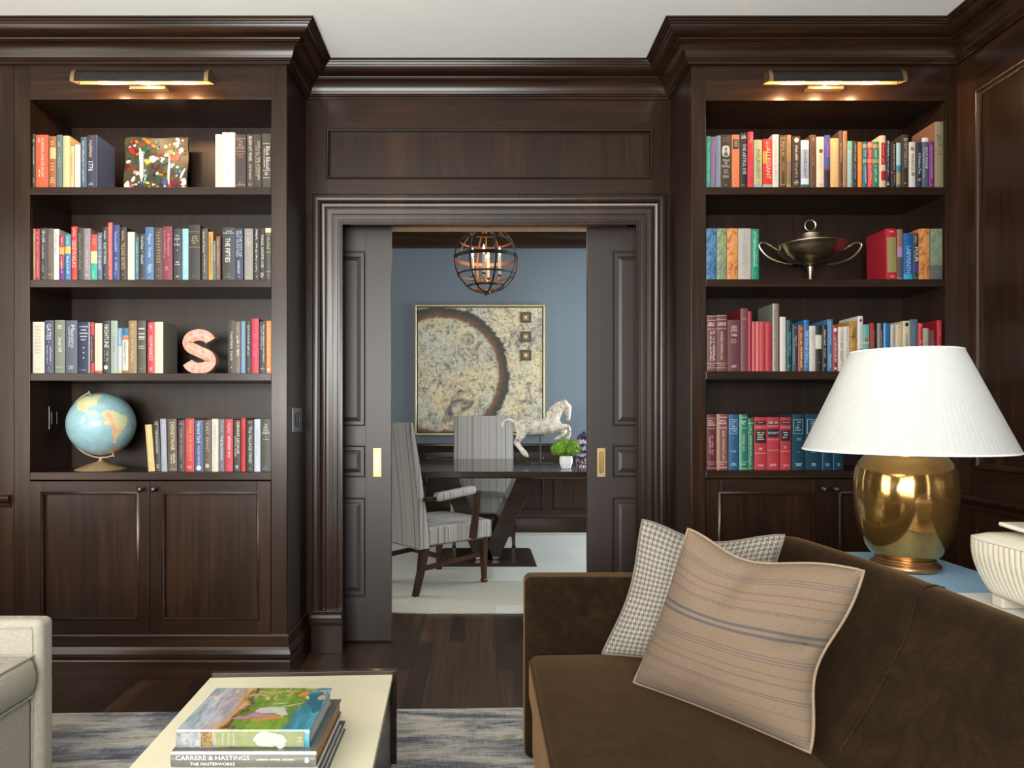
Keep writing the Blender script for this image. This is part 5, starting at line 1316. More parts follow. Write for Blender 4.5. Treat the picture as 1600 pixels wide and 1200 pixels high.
# ---------------------------------------------------------------- cushions
def cushion(name, label, cat, BL, BR, TR, TL, T, mt, pipe_m, group=None, n=34, creases=(), sags=((.05, 0, 9), (.05, 0, 9), (.05, 0, 9), (.05, 0, 9))):
    BL, BR, TR, TL = map(Vector, (BL, BR, TR, TL))
    cen = (BL + BR + TR + TL) / 4
    root = thingw(name, label, cat, (cen.x, cen.y, min(BL.z, BR.z)), group)
    nrm = (BR - BL).cross(TL - BL).normalized()      # towards the viewer side
    def edgecurve(u, v):
        # sides bow inwards between the ears
        def dip(k, s_): am, c0, wd = sags[k]; return am * (1 - s_ ** 4) * math.exp(-((s_ - c0) / wd) ** 2)
        uu = u * (1 - dip(1 if u > 0 else 3, v)); vv2 = v * (1 - dip(2 if v > 0 else 0, u))
        return uu, vv2
    def base(u, v):
        uu, v2 = edgecurve(u, v)
        a, b_ = (uu + 1) / 2, (v2 + 1) / 2
        return BL * (1 - a) * (1 - b_) + BR * a * (1 - b_) + TR * a * b_ + TL * (1 - a) * b_
    def thick(u, v):
        t = max(0, (1 - u ** 4) * (1 - v ** 4)) ** .5 * (0.55 + .45 * (1 - u * u) * (1 - v * v) ** .8)
        return T * t
    def wr(u, v, sgn):
        d = 0
        for (cu_, cv_, ang, wid, ln, dep) in creases:
            x = (u - cu_) * math.cos(ang) + (v - cv_) * math.sin(ang); y = -(u - cu_) * math.sin(ang) + (v - cv_) * math.cos(ang)
            d -= dep * math.exp(-(y / wid) ** 2 - (x / ln) ** 2)
        d += .0035 * mnoise.noise(Vector((u * 2.2, v * 2.2, sgn * 3.1))) * 2
        return d * (1 - max(abs(u), abs(v)) ** 6)
    m = MB(); uvl = None
    idx = {}; vl = []; uvs = []; fs = []
    for sgn in (1, -1):
        for j in range(n + 1):
            for i in range(n + 1):
                u, v = -math.cos(PI * i / n) * .35 + (2 * i / n - 1) * .65, -math.cos(PI * j / n) * .35 + (2 * j / n - 1) * .65
                edge = i in (0, n) or j in (0, n)
                if edge and sgn < 0: idx[(sgn, i, j)] = idx[(1, i, j)]; continue
                p = base(u, v) + nrm * sgn * (thick(u, v) + wr(u, v, sgn)) if not edge else base(u, v)
                idx[(sgn, i, j)] = len(vl); vl.append(p); uvs.append(((u + 1) / 2, (v + 1) / 2))
        for j in range(n):
            for i in range(n):
                q = [idx[(sgn, i, j)], idx[(sgn, i + 1, j)], idx[(sgn, i + 1, j + 1)], idx[(sgn, i, j + 1)]]
                if sgn < 0: q.reverse()
                fs.append(q)
    bv = [m.bm.verts.new(p) for p in vl]; mi = m.mi(mt); ul = m.bm.loops.layers.uv.new('UVMap')
    for q in fs:
        f = m.bm.faces.new([bv[k] for k in q]); f.material_index = mi; f.smooth = True
        for lp, k in zip(f.loops, q): lp[ul].uv = uvs[k]
    m.done('cushion_cover', root, sharp=80)
    if pipe_m:
        m = MB(); pts = []
        for k in range(n): u = 2 * k / n - 1; pts.append(base(u, -1))
        for k in range(n): pts.append(base(1, 2 * k / n - 1))
        for k in range(n): pts.append(base(1 - 2 * k / n, 1))
        for k in range(n): pts.append(base(-1, 1 - 2 * k / n))
        m.tube(pts, .0036, pipe_m, 8, closed=True, caps=False)
        m.done('piping', root)
    return root
piping_m = flat('tan_piping', (.20, .145, .095), .8)
piping_g = flat('grey_piping', (.13, .115, .095), .8)
cushion('throw_cushion', 'tan cushion with thin blue-grey stripes leaning on the brown sofa', 'cushion',
        P(990, 1066, 1.955), P(1266, 1176, 1.535), P(1350, 892, 1.60), P(1075, 826, 1.86), .090, strm, piping_m, 'cushions on the brown sofa',
        creases=((.93, .1, .25, .05, .30, .035), (.30, .92, -1.0, .07, .25, .02), (-.2, -.95, 1.3, .08, .3, .012), (-.15, .75, 1.35, .16, .35, .022)), sags=((.03, 0, 1.2), (.16, -.15, .55), (.20, -.18, .6), (.05, 0, 1.2)))
cushion('throw_cushion', 'small-check houndstooth cushion tucked behind the striped one', 'cushion',
        P(941, 1021, 2.18), (.78, 1.94, .50), P(1226, 836, 2.10), P(1004, 812, 2.11), .062, hound, piping_g, 'cushions on the brown sofa',
        creases=((-.95, -.15, .3, .08, .3, .02), (.1, .9, 1.2, .1, .3, .02)), sags=((.04, 0, 1.2), (.06, 0, 1), (.22, .0, .7), (.12, -.05, .8)))

# ---------------------------------------------------------------- brown velvet sofa
root = thingw('sofa', 'brown velvet sofa with a low curved back carrying two cushions', 'sofa', (.62, 1.3, 0))
SZ = .452
def sofa_profile(y):
    """x of the inner foot, inner top, outer top and outer foot of the back at depth y"""
    t = (y - 1.3) / 1.1
    bowx = -.055 * max(0, (y - 1.75)) ** 2 / .36 - .02 * max(0, 1.2 - y) ** 2
    return .775 + bowx * .5, 1.045 + bowx, 1.112 + bowx
m = MB(); rings = []
y0, y1, ny = .18, 2.36, 44
for i in range(ny + 1):
    y = y0 + (y1 - y0) * i / ny
    a, b_, c = sofa_profile(y)
    zt = .832
    e = min(1, (i if i < ny / 2 else ny - i) / 2.0)
    pr = [(a - .02, .20), (a - .02, SZ - .03), (a, SZ + .004), (a + (b_ - a) * .45, SZ + .14), (a + (b_ - a) * .80, SZ + .265), (b_ - .020, zt - .045), (b_ - .006, zt - .018), (b_ + .012, zt - .004), (b_ + .035, zt), (c - .022, zt - .001), (c - .006, zt - .010), (c, zt - .03), (c + .004, .55), (c - .01, .10), (a + .1, .10)]
    sh = (1 - e) * .012
    rings.append([Vector((x + (sh if x < (a + c) / 2 else -sh), y, z - (sh if z > .6 else 0))) for x, z in pr])
m.loft(rings, brown_velvet, True, True, True)
m.done('backrest', root, sharp=60)
# vertical seam of the back
m = MB()
ys = 1.60
a, b_, c = sofa_profile(ys)
prf = lambda a, b_, c: [(c - .01, .826), (b_ + .035, .832), (b_ + .012, .828), (b_ - .006, .814), (b_ - .020, .787), (a + (b_ - a) * .80, SZ + .265), (a + (b_ - a) * .45, SZ + .14), (a, SZ + .004)]
sp_ = []
pr0 = prf(a, b_, c)
for i in range(len(pr0) - 1):
    for t in (0, .25, .5, .75):
        x, z = pr0[i][0] + (pr0[i + 1][0] - pr0[i][0]) * t, pr0[i][1] + (pr0[i + 1][1] - pr0[i][1]) * t
        yy = ys + .02 - .11 * (.832 - z) / .38
        a2, b2_, c2 = sofa_profile(yy)
        sp_.append((x + (b2_ - b_), yy, z))
m.tube([(x - .0005, y, z + .0008) for x, y, z in sp_], .0032, brown_velvet, 6)
m.done('seam_welt', root)
# seat
m = MB()
def seat_def(p):
    q = Vector(p)
    if q.z > 0: q.z += .014 * (1 - (q.x / .36) ** 2) * (1 - min(1, abs(q.y / 1.03)) ** 8)
    q.x -= 0
    return q
m.rbox((.495, 1.27, .367), (.335, .995, .080), .035, brown_velvet, seat_def, n=14, k=4)
m.done('seat', root, sharp=80)
m = MB(); m.tube([(.163, y, .431 + .003) for y in [.30 + .06 * k for k in range(33)]], .0045, brown_velvet, 6); m.done('seat_piping', root)
m = MB(); m.rbox((.53, 1.27, .195), (.355, 1.05, .105), .02, brown_velvet, n=4); m.done('base_panel', root, sharp=80)
# arms
for yc_, lb in ((2.335, 0), (.215, 1)):
    m = MB(); m.rbox((.598, yc_, .385), (.448, .055, .305), .026, brown_velvet, n=5, k=5); m.done('arm', root, sharp=80)
for x in (.23, .98):
    for y in (.25, 2.30):
        m = MB(); m.lathe([(.018, .0125), (.026, .095)], chairwood, 16, (x, y, 0)); m.done('leg', root)

# ---------------------------------------------------------------- oatmeal armchair
root = thingw('armchair', 'oatmeal linen armchair with a piped square arm', 'armchair', (-1.75, 1.72, 0))
AX = -1.352
m = MB()
m.rbox((AX - .40, 2.137, .325), (.40, .036, .278), .022, linen_m, n=5, k=4); m.done('arm', root, sharp=80)
m = MB(); m.rbox((AX - .40, 1.28, .325), (.40, .036, .278), .022, linen_m, n=5, k=4); m.done('arm', root, sharp=80)
m = MB()
def cu_def(p):
    q = Vector(p)
    k = 1 - min(1, abs(q.z) / .066) ** 2
    q.x += .020 * k * (1 if q.x > 0 else -1)
    if q.z > 0: q.z += .022 * (1 - (q.x / .36) ** 2) * (1 - (q.y / .37) ** 2)
    return q
m.rbox((AX - .385, 1.708, .437), (.365, .385, .064), .02, linen_m, cu_def, n=8, k=4); m.done('seat_cushion', root, sharp=80)
def rect_pipe(name, pts, r=.0042):
    m = MB(); m.tube(pts, r, linen_m, 6, closed=True, caps=False); return m.done(name, root)
for z in (.375, .497):
    x1_, x0_ = AX - .018, AX - .745; a, b_ = 1.325, 2.090
    rect_pipe('cushion_piping', [Vector((x1_, a, z)), Vector((x1_, (a + b_) / 2, z)), Vector((x1_, b_, z)), Vector(((x0_ + x1_) / 2, b_, z)), Vector((x0_, b_, z)), Vector((x0_, (a + b_) / 2, z)), Vector((x0_, a, z)), Vector(((x0_ + x1_) / 2, a, z))])
rect_pipe('arm_piping', [Vector((AX - .026, 2.100, .06)), Vector((AX - .024, 2.0995, .3)), Vector((AX - .026, 2.0995, .575)), Vector((AX - .032, 2.0995, .583)), Vector((AX - .4, 2.0995, .583)), Vector((AX - .78, 2.0995, .583)), Vector((AX - .785, 2.0995, .3)), Vector((AX - .785, 2.100, .06))], .0035)
m = MB(); m.rbox((AX - .412, 1.708, .215), (.385, .40, .155), .02, linen_m, n=5, k=3); m.done('base_panel', root, sharp=80)
m = MB(); m.rbox((AX - .80, 1.708, .46), (.085, .46, .40), .05, linen_m, n=5, k=4); m.done('backrest', root, sharp=80)
for x in (-2.15, -1.40):
    for y in (1.29, 2.12):
        m = MB(); m.lathe([(.016, .0125), (.022, .065)], chairwood, 14, (x, y, 0)); m.done('leg', root)

# ---------------------------------------------------------------- rugs
rugm, nt, b = newmat('ikat_rug')
n1 = noise_tex(nt, (1.6, 7.5, 1), 1.35, 5, .62, dist=.5); n2 = noise_tex(nt, (6, 120, 1), 1, 4, .7); n3 = noise_tex(nt, (2.5, 8, 1), 1.9, 4, .6, dist=.8)
n2b = noise_tex(nt, (170, 12, 1), 1, 3, .7)
m1 = math1(nt, 'MULTIPLY', n2, 'Fac', .34); m2 = N(nt, 'ShaderNodeMath', operation='MULTIPLY_ADD'); m2.inputs[1].default_value = .80; L(nt, n1, 'Fac', m2, 0); L(nt, m1, 0, m2, 2)
m2b = N(nt, 'ShaderNodeMath', operation='MULTIPLY_ADD'); m2b.inputs[1].default_value = .16; L(nt, n2b, 'Fac', m2b, 0); L(nt, m2, 0, m2b, 2)
m3 = math1(nt, 'SUBTRACT', m2b, 0, .15)
r = ramp(nt, [(.38, (.045, .052, .072)), (.45, (.11, .118, .145)), (.49, (.21, .225, .24)), (.54, (.33, .33, .30)), (.60, (.42, .40, .34)), (.70, (.26, .26, .26))]); L(nt, m3, 0, r, 'Fac')
r2 = ramp(nt, [(.52, (0, 0, 0)), (.62, (1, 1, 1))]); L(nt, n3, 'Fac', r2, 'Fac')
f1 = math1(nt, 'MULTIPLY', r2, 'Color', .6)
mx = N(nt, 'ShaderNodeMix', data_type='RGBA'); L(nt, f1, 0, mx, 0); L(nt, r, 'Color', mx, 6); mx.inputs[7].default_value = (.15, .12, .095, 1)
nt.links.new(mx.outputs[2], b.inputs['Base Color']); b.inputs['Roughness'].default_value = .95; bump(nt, n2, 'Fac', b, .4, .002)
def rug(name, label, cx_, cy_, hx, hy, rz, m_, h=.012, extra=None):
    root = thing(name, label, 'rug', (cx_, cy_, 0), rz)
    m = MB(); m.box(-hx, hx, -hy, hy, .0005, h, m_); m.done('pile', root, bevel=.004)
    return root
rgr = rug('patterned_rug', 'distressed blue, grey and cream ikat rug under the seating', -.35, 0.48, 2.0, 2.36, math.radians(1.6), rugm)
crm, nt, b = newmat('cream_dining_rug')
n1 = noise_tex(nt, (400, 40, 1), 1, 3); n2 = noise_tex(nt, (4, 4, 1), 1, 3)
r = ramp(nt, [(.3, (.40, .41, .375)), (.7, (.54, .55, .51))]); L(nt, n1, 'Fac', r, 'Fac')
# broad woven blocks
tc = N(nt, 'ShaderNodeTexCoord'); br = N(nt, 'ShaderNodeTexBrick', offset=.45, offset_frequency=2)
for k, v in (('Scale', 1.0), ('Brick Width', 1.25), ('Row Height', .62), ('Mortar Size', 0.0), ('Bias', .1)): br.inputs[k].default_value = v
br.inputs['Color1'].default_value = (1, 1, 1, 1); br.inputs['Color2'].default_value = (.74, .69, .60, 1); L(nt, tc, 'Object', br, 'Vector')
mx = N(nt, 'ShaderNodeMix', data_type='RGBA', blend_type='MULTIPLY'); mx.inputs[0].default_value = 1; L(nt, r, 'Color', mx, 6); L(nt, br, 'Color', mx, 7)
nt.links.new(mx.outputs[2], b.inputs['Base Color']); b.inputs['Roughness'].default_value = .95; bump(nt, n1, 'Fac', b, .3, .002)
rug('cream_rug', 'cream wool rug with pale blocks under the dining table', .1, 5.62, 2.1, 1.405, 0, crm)

# ---------------------------------------------------------------- coffee table with its books
ct = thing('coffee_table', 'cream-topped coffee table with dark wood sides carrying a pile of books', 'coffee table', (0, 0, 0))
TZc = .393
lx0, ly = PX(322, 2.212), 2.212
rot = math.radians(2.6)
ct.location = (-.575, 2.21, 0); ct.rotation_euler = (0, 0, rot)
hw = .292
cream_top = flat('cream_lacquer', (.56, .53, .39), .28, var=.02, scale=8)
m = MB(); m.box(-hw, hw, -1.45, -.004, TZc - .022, TZc, cream_top); m.done('top', ct, bevel=.0025)
m = MB(); m.box(-hw + .004, hw + .012, -.0035, .020, .10, TZc + .012, tablewood); m.done('end_panel', ct, bevel=.002)
m = MB(); m.box(-hw + .004, -hw + .03, -1.45, -.004, .10, TZc - .0225, wood_y); m.box(hw - .022, hw - .004, -1.45, -.004, .10, TZc - .0225, wood_y); m.box(-hw + .03, hw - .022, -1.45, -1.43, .1, TZc - .0225, wood_h); m.done('apron', ct, bevel=.002)
m = MB(); m.box(-hw + .03, hw - .022, -1.42, -.01, .09, .12, wood_y); m.done('lower_shelf', ct)
for x in (-hw + .03, hw - .025):
    for y in (-1.42, -.02):
        m = MB(); m.box(x - .02, x + .02, y - .02, y + .02, .0128, .10, tablewood); m.done('leg', ct, bevel=.002)

def big_book(name, label, x0, x1, y0, y1, z0, z1, cov, pages_c=None, bulge=.004, top_m=None, rz=0, hinge=True):
    cx_, cy_ = (x0 + x1) / 2, (y0 + y1) / 2
    root = thing(name, label, 'book', (cx_, cy_, z0), rz, 'large books on the coffee table')
    W, Dp, T = (x1 - x0) / 2, (y1 - y0) / 2, z1 - z0
    t = .003
    m = MB(); ns = 6
    arc = [(-Dp - bulge * (1 - (2 * i / ns - 1) ** 2), T * i / ns) for i in range(ns + 1)]
    outl = arc + [(Dp, T), (Dp, T - t), (-Dp + t, T - t), (-Dp + t, t), (Dp, t), (Dp, 0)]
    fcs = m.loft([[Vector((x, y, z)) for y, z in outl] for x in (-W, W)], cov, True, False, False)
    # close the ends of the cover as strips
    for sx in (-W, W):
        P_ = [Vector((sx, y, z)) for y, z in outl]
        nA_ = len(arc)
        m.faces(P_[:nA_] + [P_[nA_ + 2], P_[nA_ + 3]], [tuple(range(nA_)) + (nA_, nA_ + 1)], cov)
        m.faces([P_[nA_ - 1], P_[nA_], P_[nA_ + 1], P_[nA_ + 2]], [(0, 1, 2, 3)], cov)
        m.faces([P_[0], P_[nA_ + 5], P_[nA_ + 4], P_[nA_ + 3]], [(0, 1, 2, 3)], cov)
    cvr = m.done('cover', root, sharp=35)
    m = MB(); m.box(-W + .004, W - .004, -Dp + t, Dp - .004, t + .0004, T - t - .0004, pages_c or page_mat); m.done('pages', root)
    return root, W, Dp, T
d0 = EYE - .72
Yn, Yf = .72 * F / 495, .72 * F / 430
paint, nt, b = newmat('painted_garden_cover')
tc = N(nt, 'ShaderNodeTexCoord'); sp = N(nt, 'ShaderNodeSeparateXYZ'); L(nt, tc, 'Object', sp, 0)
nz = noise_tex(nt, (1, 1, 1), 11, 5, .6, dist=.7); nz2 = noise_tex(nt, (1, 1, 1), 26, 4, .6, dist=1.5); nz3 = noise_tex(nt, (60, 12, 12), 1, 4, .7)
xw = N(nt, 'ShaderNodeMath', operation='MULTIPLY_ADD'); xw.inputs[1].default_value = .12; L(nt, nz, 'Fac', xw, 0); L(nt, sp, 0, xw, 2)     # x + noise
rx = ramp(nt, [(0.0, (.16, .25, .27)), (.13, (.27, .28, .32)), (.27, (.22, .19, .20)), (.34, (.34, .19, .05)), (.385, (.03, .03, .022)), (.41, (.10, .17, .02)), (.80, (.11, .19, .022)), (.86, (.03, .14, .20)), (1, (.04, .18, .24))])
mpx = N(nt, 'ShaderNodeMapRange'); mpx.inputs['From Min'].default_value = -.155 + .06; mpx.inputs['From Max'].default_value = .155 + .06; L(nt, xw, 0, mpx, 'Value'); L(nt, mpx, 0, rx, 'Fac')
rs = ramp(nt, [(.40, (.5, .5, .5)), (.5, (1, 1, 1)), (.6, (1.5, 1.45, 1.4))]); L(nt, nz3, 'Fac', rs, 'Fac')
mx = N(nt, 'ShaderNodeMix', data_type='RGBA', blend_type='MULTIPLY'); mx.inputs[0].default_value = .6; L(nt, rx, 'Color', mx, 6); L(nt, rs, 'Color', mx, 7)
rt = ramp(nt, [(.56, (0, 0, 0)), (.60, (1, 1, 1))]); L(nt, nz2, 'Fac', rt, 'Fac')
gate = N(nt, 'ShaderNodeMath', operation='GREATER_THAN'); L(nt, sp, 1, gate, 0); gate.inputs[1].default_value = .045
g2 = math1(nt, 'MULTIPLY', rt, 'Color', b=gate); g3 = math1(nt, 'MULTIPLY', g2, 0, .8)
mx2 = N(nt, 'ShaderNodeMix', data_type='RGBA'); L(nt, g3, 0, mx2, 0); nt.links.new(mx.outputs[2], mx2.inputs[6]); mx2.inputs[7].default_value = (.52, .34, .18, 1)
nt.links.new(mx2.outputs[2], b.inputs['Base Color']); b.inputs['Roughness'].default_value = .3
zA, zB, zC, zD = d0, EYE - .761, EYE - .797, EYE - .825
rt1, W, Dp, T = big_book('coffee_table_book', 'topmost big book with a painted green and blue cover', PX(276, Yn), PX(484, Yn), Yn, Yf, zB + .0004, zA, paint, pages_c=flat('white_pages', (.72, .70, .68), .9, var=.05, scale=300))
# figures on the painted cover and on its spine
def blob(m, cx_, cy_, z, a, b_, ang, mt, seed, n=16, plane='top', k=.16):
    rq = random.Random(seed); pts = []
    for q in range(n):
        t = 2 * PI * q / n; e = 1 + rq.uniform(-k, k)
        x, y = a * math.cos(t) * e, b_ * math.sin(t) * e
        X_, Y_ = cx_ + x * math.cos(ang) - y * math.sin(ang), cy_ + x * math.sin(ang) + y * math.cos(ang)
        pts.append(Vector((X_, Y_, z)) if plane == 'top' else Vector((X_, z, Y_)))
    m.faces(pts, [tuple(range(n))], mt)
pw, pp, po, pt_, pg = [flat('cover_' + a, c, .35) for a, c in (('white', (.33, .325, .31)), ('pink', (.30, .12, .20)), ('orange', (.34, .15, .04)), ('teal', (.015, .085, .12)), ('sand', (.32, .22, .12)))]
m = MB(); z = T + .0002
for i, (x, y, a, b_, ang, mt) in enumerate([(.03, -.015, .035, .018, .1, pw), (.062, -.03, .02, .012, -.9, pw), (.075, .012, .028, .003, .5, pw), (.045, .022, .02, .003, .2, pw), (.022, -.046, .036, .010, -.05, pp), (-.022, -.058, .022, .008, .1, pp), (.0, -.035, .012, .006, .9, pp), (.05, -.058, .03, .009, .15, po), (.02, -.068, .02, .008, 0, po),
    (.128, .035, .020, .035, .2, pt_), (.138, .0, .012, .03, .1, pt_), (.12, .068, .016, .012, 0, pt_), (-.035, .072, .016, .008, .4, pg), (-.01, .088, .012, .006, -.3, pg), (.015, .085, .02, .007, .5, pg), (.055, .092, .022, .006, .1, pg), (.088, .078, .012, .018, -.6, po), (.138, .055, .010, .014, 0, pg)]):
    blob(m, x, y, z + i * .00003, a, b_, ang, mt, i)
m.done('cover_picture', rt1, recalc=False)
m = MB(); yf = -Dp - .0046
zmid = T / 2
spg = flat('cover_palegreen', (.17, .19, .085), .4, var=.15, scale=50); spw = flat('cover_greywhite', (.20, .205, .215), .4, var=.5, scale=70); spo = flat('cover_gold', (.17, .11, .03), .4, var=.7, scale=160)
m.box(-W + .0, -W + .056, yf + .0006, yf + .002, .004, T - .004, spw)
m.box(-W + .056, -W + .082, yf + .0006, yf + .002, .004, T - .004, spo); m.box(-W + .086, W - .012, yf + .0006, yf + .002, .004, T - .004, spg)
blob(m, .055, zmid, yf + .0004, .030, T * .42, .05, pw, 91, plane='front', k=.12); blob(m, .085, zmid - .004, yf + .00005, .014, T * .38, .5, pw, 92, plane='front', k=.2)
m.done('spine_picture', rt1, recalc=False)
for k_, xx in enumerate((-.062, -.045, -.032, -.020)):
    m = MB(); rq = random.Random(k_)
    zz = T * .85
    while zz > T * .18: ww_ = rq.uniform(.0012, .0024); m.box(xx - ww_, xx + ww_, yf + .0002, yf + .0004, zz - .0009, zz, pw); zz -= .0021
    m.done('spine_text_line', rt1)
put_text('M', (W - .022, yf - .0006, zmid), (0, 0, -1), (1, 0, 0), .012, .012, pw, rt1, 'publisher_mark')
gsil = flat('grey_foil_jacket', (.125, .122, .108), .22, .3, var=.12, scale=6)
rt2, W2, D2, T2 = big_book('coffee_table_book', 'grey-spined book lettered in white capitals, second in the pile', PX(269, 1.54), PX(495, 1.54), 1.535, 1.815, zC + .0004, zB, gsil, pages_c=flat('orange_edge', (.50, .26, .10), .7, var=.4, scale=60))
yf = -D2 - .0052
lw = flat('white_print', (.72, .72, .70), .5)
put_text('CARRERE & HASTINGS', (-W2 + .095, yf, T2 * .66), (1, 0, 0), (0, 0, 1), .165, .0100, lw, rt2, 'title')
put_text('THE MASTERWORKS', (-W2 + .095, yf, T2 * .27), (1, 0, 0), (0, 0, 1), .100, .0065, lw, rt2, 'subtitle')
put_text('OSSMAN / EWING / BROOKS', (-W2 + .236, yf, T2 * .55), (1, 0, 0), (0, 0, 1), .086, .0042, lw, rt2, 'author_line')
m = MB(); blob(m, W2 - .020, T2 * .5, yf, .004, .006, .3, lw, 5, plane='front', k=.35); m.done('publisher_mark', rt2, recalc=False)
wj = flat('white_jacket', (.48, .48, .475), .35, var=.02)
rt3, W3, D3, T3 = big_book('coffee_table_book', 'white-spined book, third in the pile', PX(267, 1.52), PX(494, 1.52), 1.515, 1.80, zD + .0004, zC, wj, pages_c=flat('dark_edge', (.05, .06, .065), .6))
put_text('THE ARCHITECTURE OF', (-.03, -D3 - .0052, T3 * .62), (1, 0, 0), (0, 0, 1), .16, .008, flat('pale_print', (.45, .45, .44), .6), rt3, 'title')
rt4, W4, D4, T4 = big_book('coffee_table_book', 'slate-edged book at the bottom of the pile', PX(268, 1.52), PX(497, 1.52), 1.52, 1.83, TZc + .0006, zD, flat('slate_jacket', (.055, .075, .085), .4), pages_c=flat('white_pages', (.7, .7, .7), .9))

# ---------------------------------------------------------------- console, lamp, ribbed box
sky_reflection_top = flat('pale_blue_lacquer', (.27, .47, .66), .22, var=.02, scale=5)  # blue is a sky reflection put into the lacquer's base colour
TT = .763
root = thingw('console_table', 'pale blue lacquered console table behind the brown sofa', 'table', (1.33, 1.4, 0))
m = MB(); m.box(1.150, 1.508, .45, 2.36, TT - .035, TT, sky_reflection_top); m.done('table_top', root, bevel=.003)
for x in (1.175, 1.483):
    for y in (.48, 2.33):
        m = MB(); m.box(x - .02, x + .02, y - .02, y + .02, .0125, TT - .0355, sky_reflection_top); m.done('leg', root, bevel=.002)
m = MB(); m.box(1.175, 1.483, .50, 2.31, .18, .205, sky_reflection_top); m.done('lower_shelf', root, bevel=.002)
LP = P(1414, 0, 2.11); LX, LY = LP.x, 2.11; kk = 2.11 / F
root = thingw('table_lamp', 'large gold ceramic lamp with a white tapered drum shade', 'lamp', (LX, LY, TT))
def lz(py): return EYE + (CY - py) * kk
gold, nt, b = newmat('gold_lustre_glaze')
n1 = noise_tex(nt, (1, 1, 1), 7, 5, .6, dist=.6); n2 = noise_tex(nt, (1, 1, 1), 160, 3, .6)
r = ramp(nt, [(.3, (.27, .13, .03)), (.52, (.46, .26, .075)), (.72, (.54, .36, .14))]); L(nt, n1, 'Fac', r, 'Fac'); L(nt, r, 'Color', b, 'Base Color')
b.inputs['Metallic'].default_value = .92; b.inputs['Roughness'].default_value = .12; bump(nt, n2, 'Fac', b, .05, .0006)
b.inputs['Coat Weight'].default_value = .5; b.inputs['Coat Roughness'].default_value = .04
m = MB()
zb = TT + .034; h_ = lz(699) - zb
prof = [(.0001, zb), (.078, zb), (.084, zb + .004), (.098, zb + .018), (.112, zb + .040), (.124, zb + .070), (.133, zb + .105), (.1395, zb + .150), (.1425, zb + .200), (.141, zb + .245), (.136, zb + .280), (.127, zb + .301), (.111, zb + .321), (.088, zb + .336), (.066, zb + .343), (.045, zb + .347), (.030, zb + .348), (.0001, zb + .349)]
m.lathe([(r_, zb + (z - zb) * h_ / .349) for r_, z in prof], gold, 72, (LX, LY, 0)); m.done('body', root, sharp=60)
gilt = flat('gilt_wood', (.36, .21, .10), .3, .9, var=.2, scale=9)
m = MB(); m.lathe([(.0001, TT + .0005), (.090, TT + .0005), (.095, TT + .006), (.0965, TT + .012), (.093, TT + .018), (.083, TT + .021), (.080, TT + .025), (.083, TT + .030), (.080, TT + .034), (.0001, TT + .0345)], gilt, 64, (LX, LY, 0)); m.done('foot', root, sharp=50)
m = MB(); m.lathe([(.032, zb + h_ - .004), (.033, zb + h_ + .004), (.02, zb + h_ + .01), (.008, zb + h_ + .014), (.006, lz(600)), (.0001, lz(600))], brass_pale, 24, (LX, LY, 0)); m.done('stem', root)
shade, nt, b = newmat('white_pleated_shade')
b.inputs['Base Color'].default_value = (.52, .53, .52, 1); b.inputs['Roughness'].default_value = .9
nn = noise_tex(nt, (1, 1, 1), 60, 2); rr = ramp(nt, [(.3, (.49, .50, .49)), (.7, (.53, .54, .53))]); L(nt, nn, 'Fac', rr, 'Fac'); L(nt, rr, 'Color', b, 'Base Color')
tr = N(nt, 'ShaderNodeBsdfTranslucent'); tr.inputs['Color'].default_value = (.9, .9, .86, 1); ms = N(nt, 'ShaderNodeMixShader'); ms.inputs[0].default_value = .35
out = nt.nodes['Material Output']; L(nt, b, 'BSDF', ms, 1); L(nt, tr, 'BSDF', ms, 2); L(nt, ms, 0, out, 'Surface')
z0, z1 = lz(703.5), lz(549.5); r0, r1 = .288, .1525
m = MB()
def pleat(a, z): return 1 + .0014 * math.cos(a * 110)
m.lathe([(r0 - .003, z0), (r0, z0), (r0 + (r1 - r0) * .5, (z0 + z1) / 2), (r1, z1), (r1 - .003, z1), (r0 + (r1 - r0) * .5 - .003, (z0 + z1) / 2), (r0 - .003, z0)], shade, 440, (LX, LY, 0), None, False, True, pleat)
sh_ = m.done('lamp_shade', root, recalc=True, sharp=60)
for rr_, zz in ((r0, z0), (r1, z1)):
    m = MB(); m.tube([(LX + (rr_ - .001) * math.cos(2 * PI * q / 72), LY + (rr_ - .001) * math.sin(2 * PI * q / 72), zz) for q in range(72)], .0028, flat('shade_trim', (.78, .78, .75), .8), 6, closed=True); m.done('rim_tape', sh_)
m = MB()
for q in range(3):
    a = 2 * PI * q / 3; m.tube([(LX, LY, z1 - .02), (LX + r1 * math.cos(a) * .99, LY + r1 * math.sin(a) * .99, z1 - .004)], .0018, brass_pale, 6)
m.done('shade_spider', root)
m = MB(); m.lathe([(.0001, -.05), (.018, -.045), (.03, -.01), (.028, .02), (.013, .05), (.013, .075), (.0001, .075)], flat('frosted_bulb', (.8, .8, .78), .4), 20, (LX, LY, lz(625))); m.done('bulb', root)
d = bpy.data.lights.new('lamp_bulb', 'POINT'); d.energy = 2.5; d.color = (1, .96, .9); d.shadow_soft_size = .04
lo = bpy.data.objects.new('lamp_bulb', d); COL.objects.link(lo); lo.location = (LX, LY, lz(600))

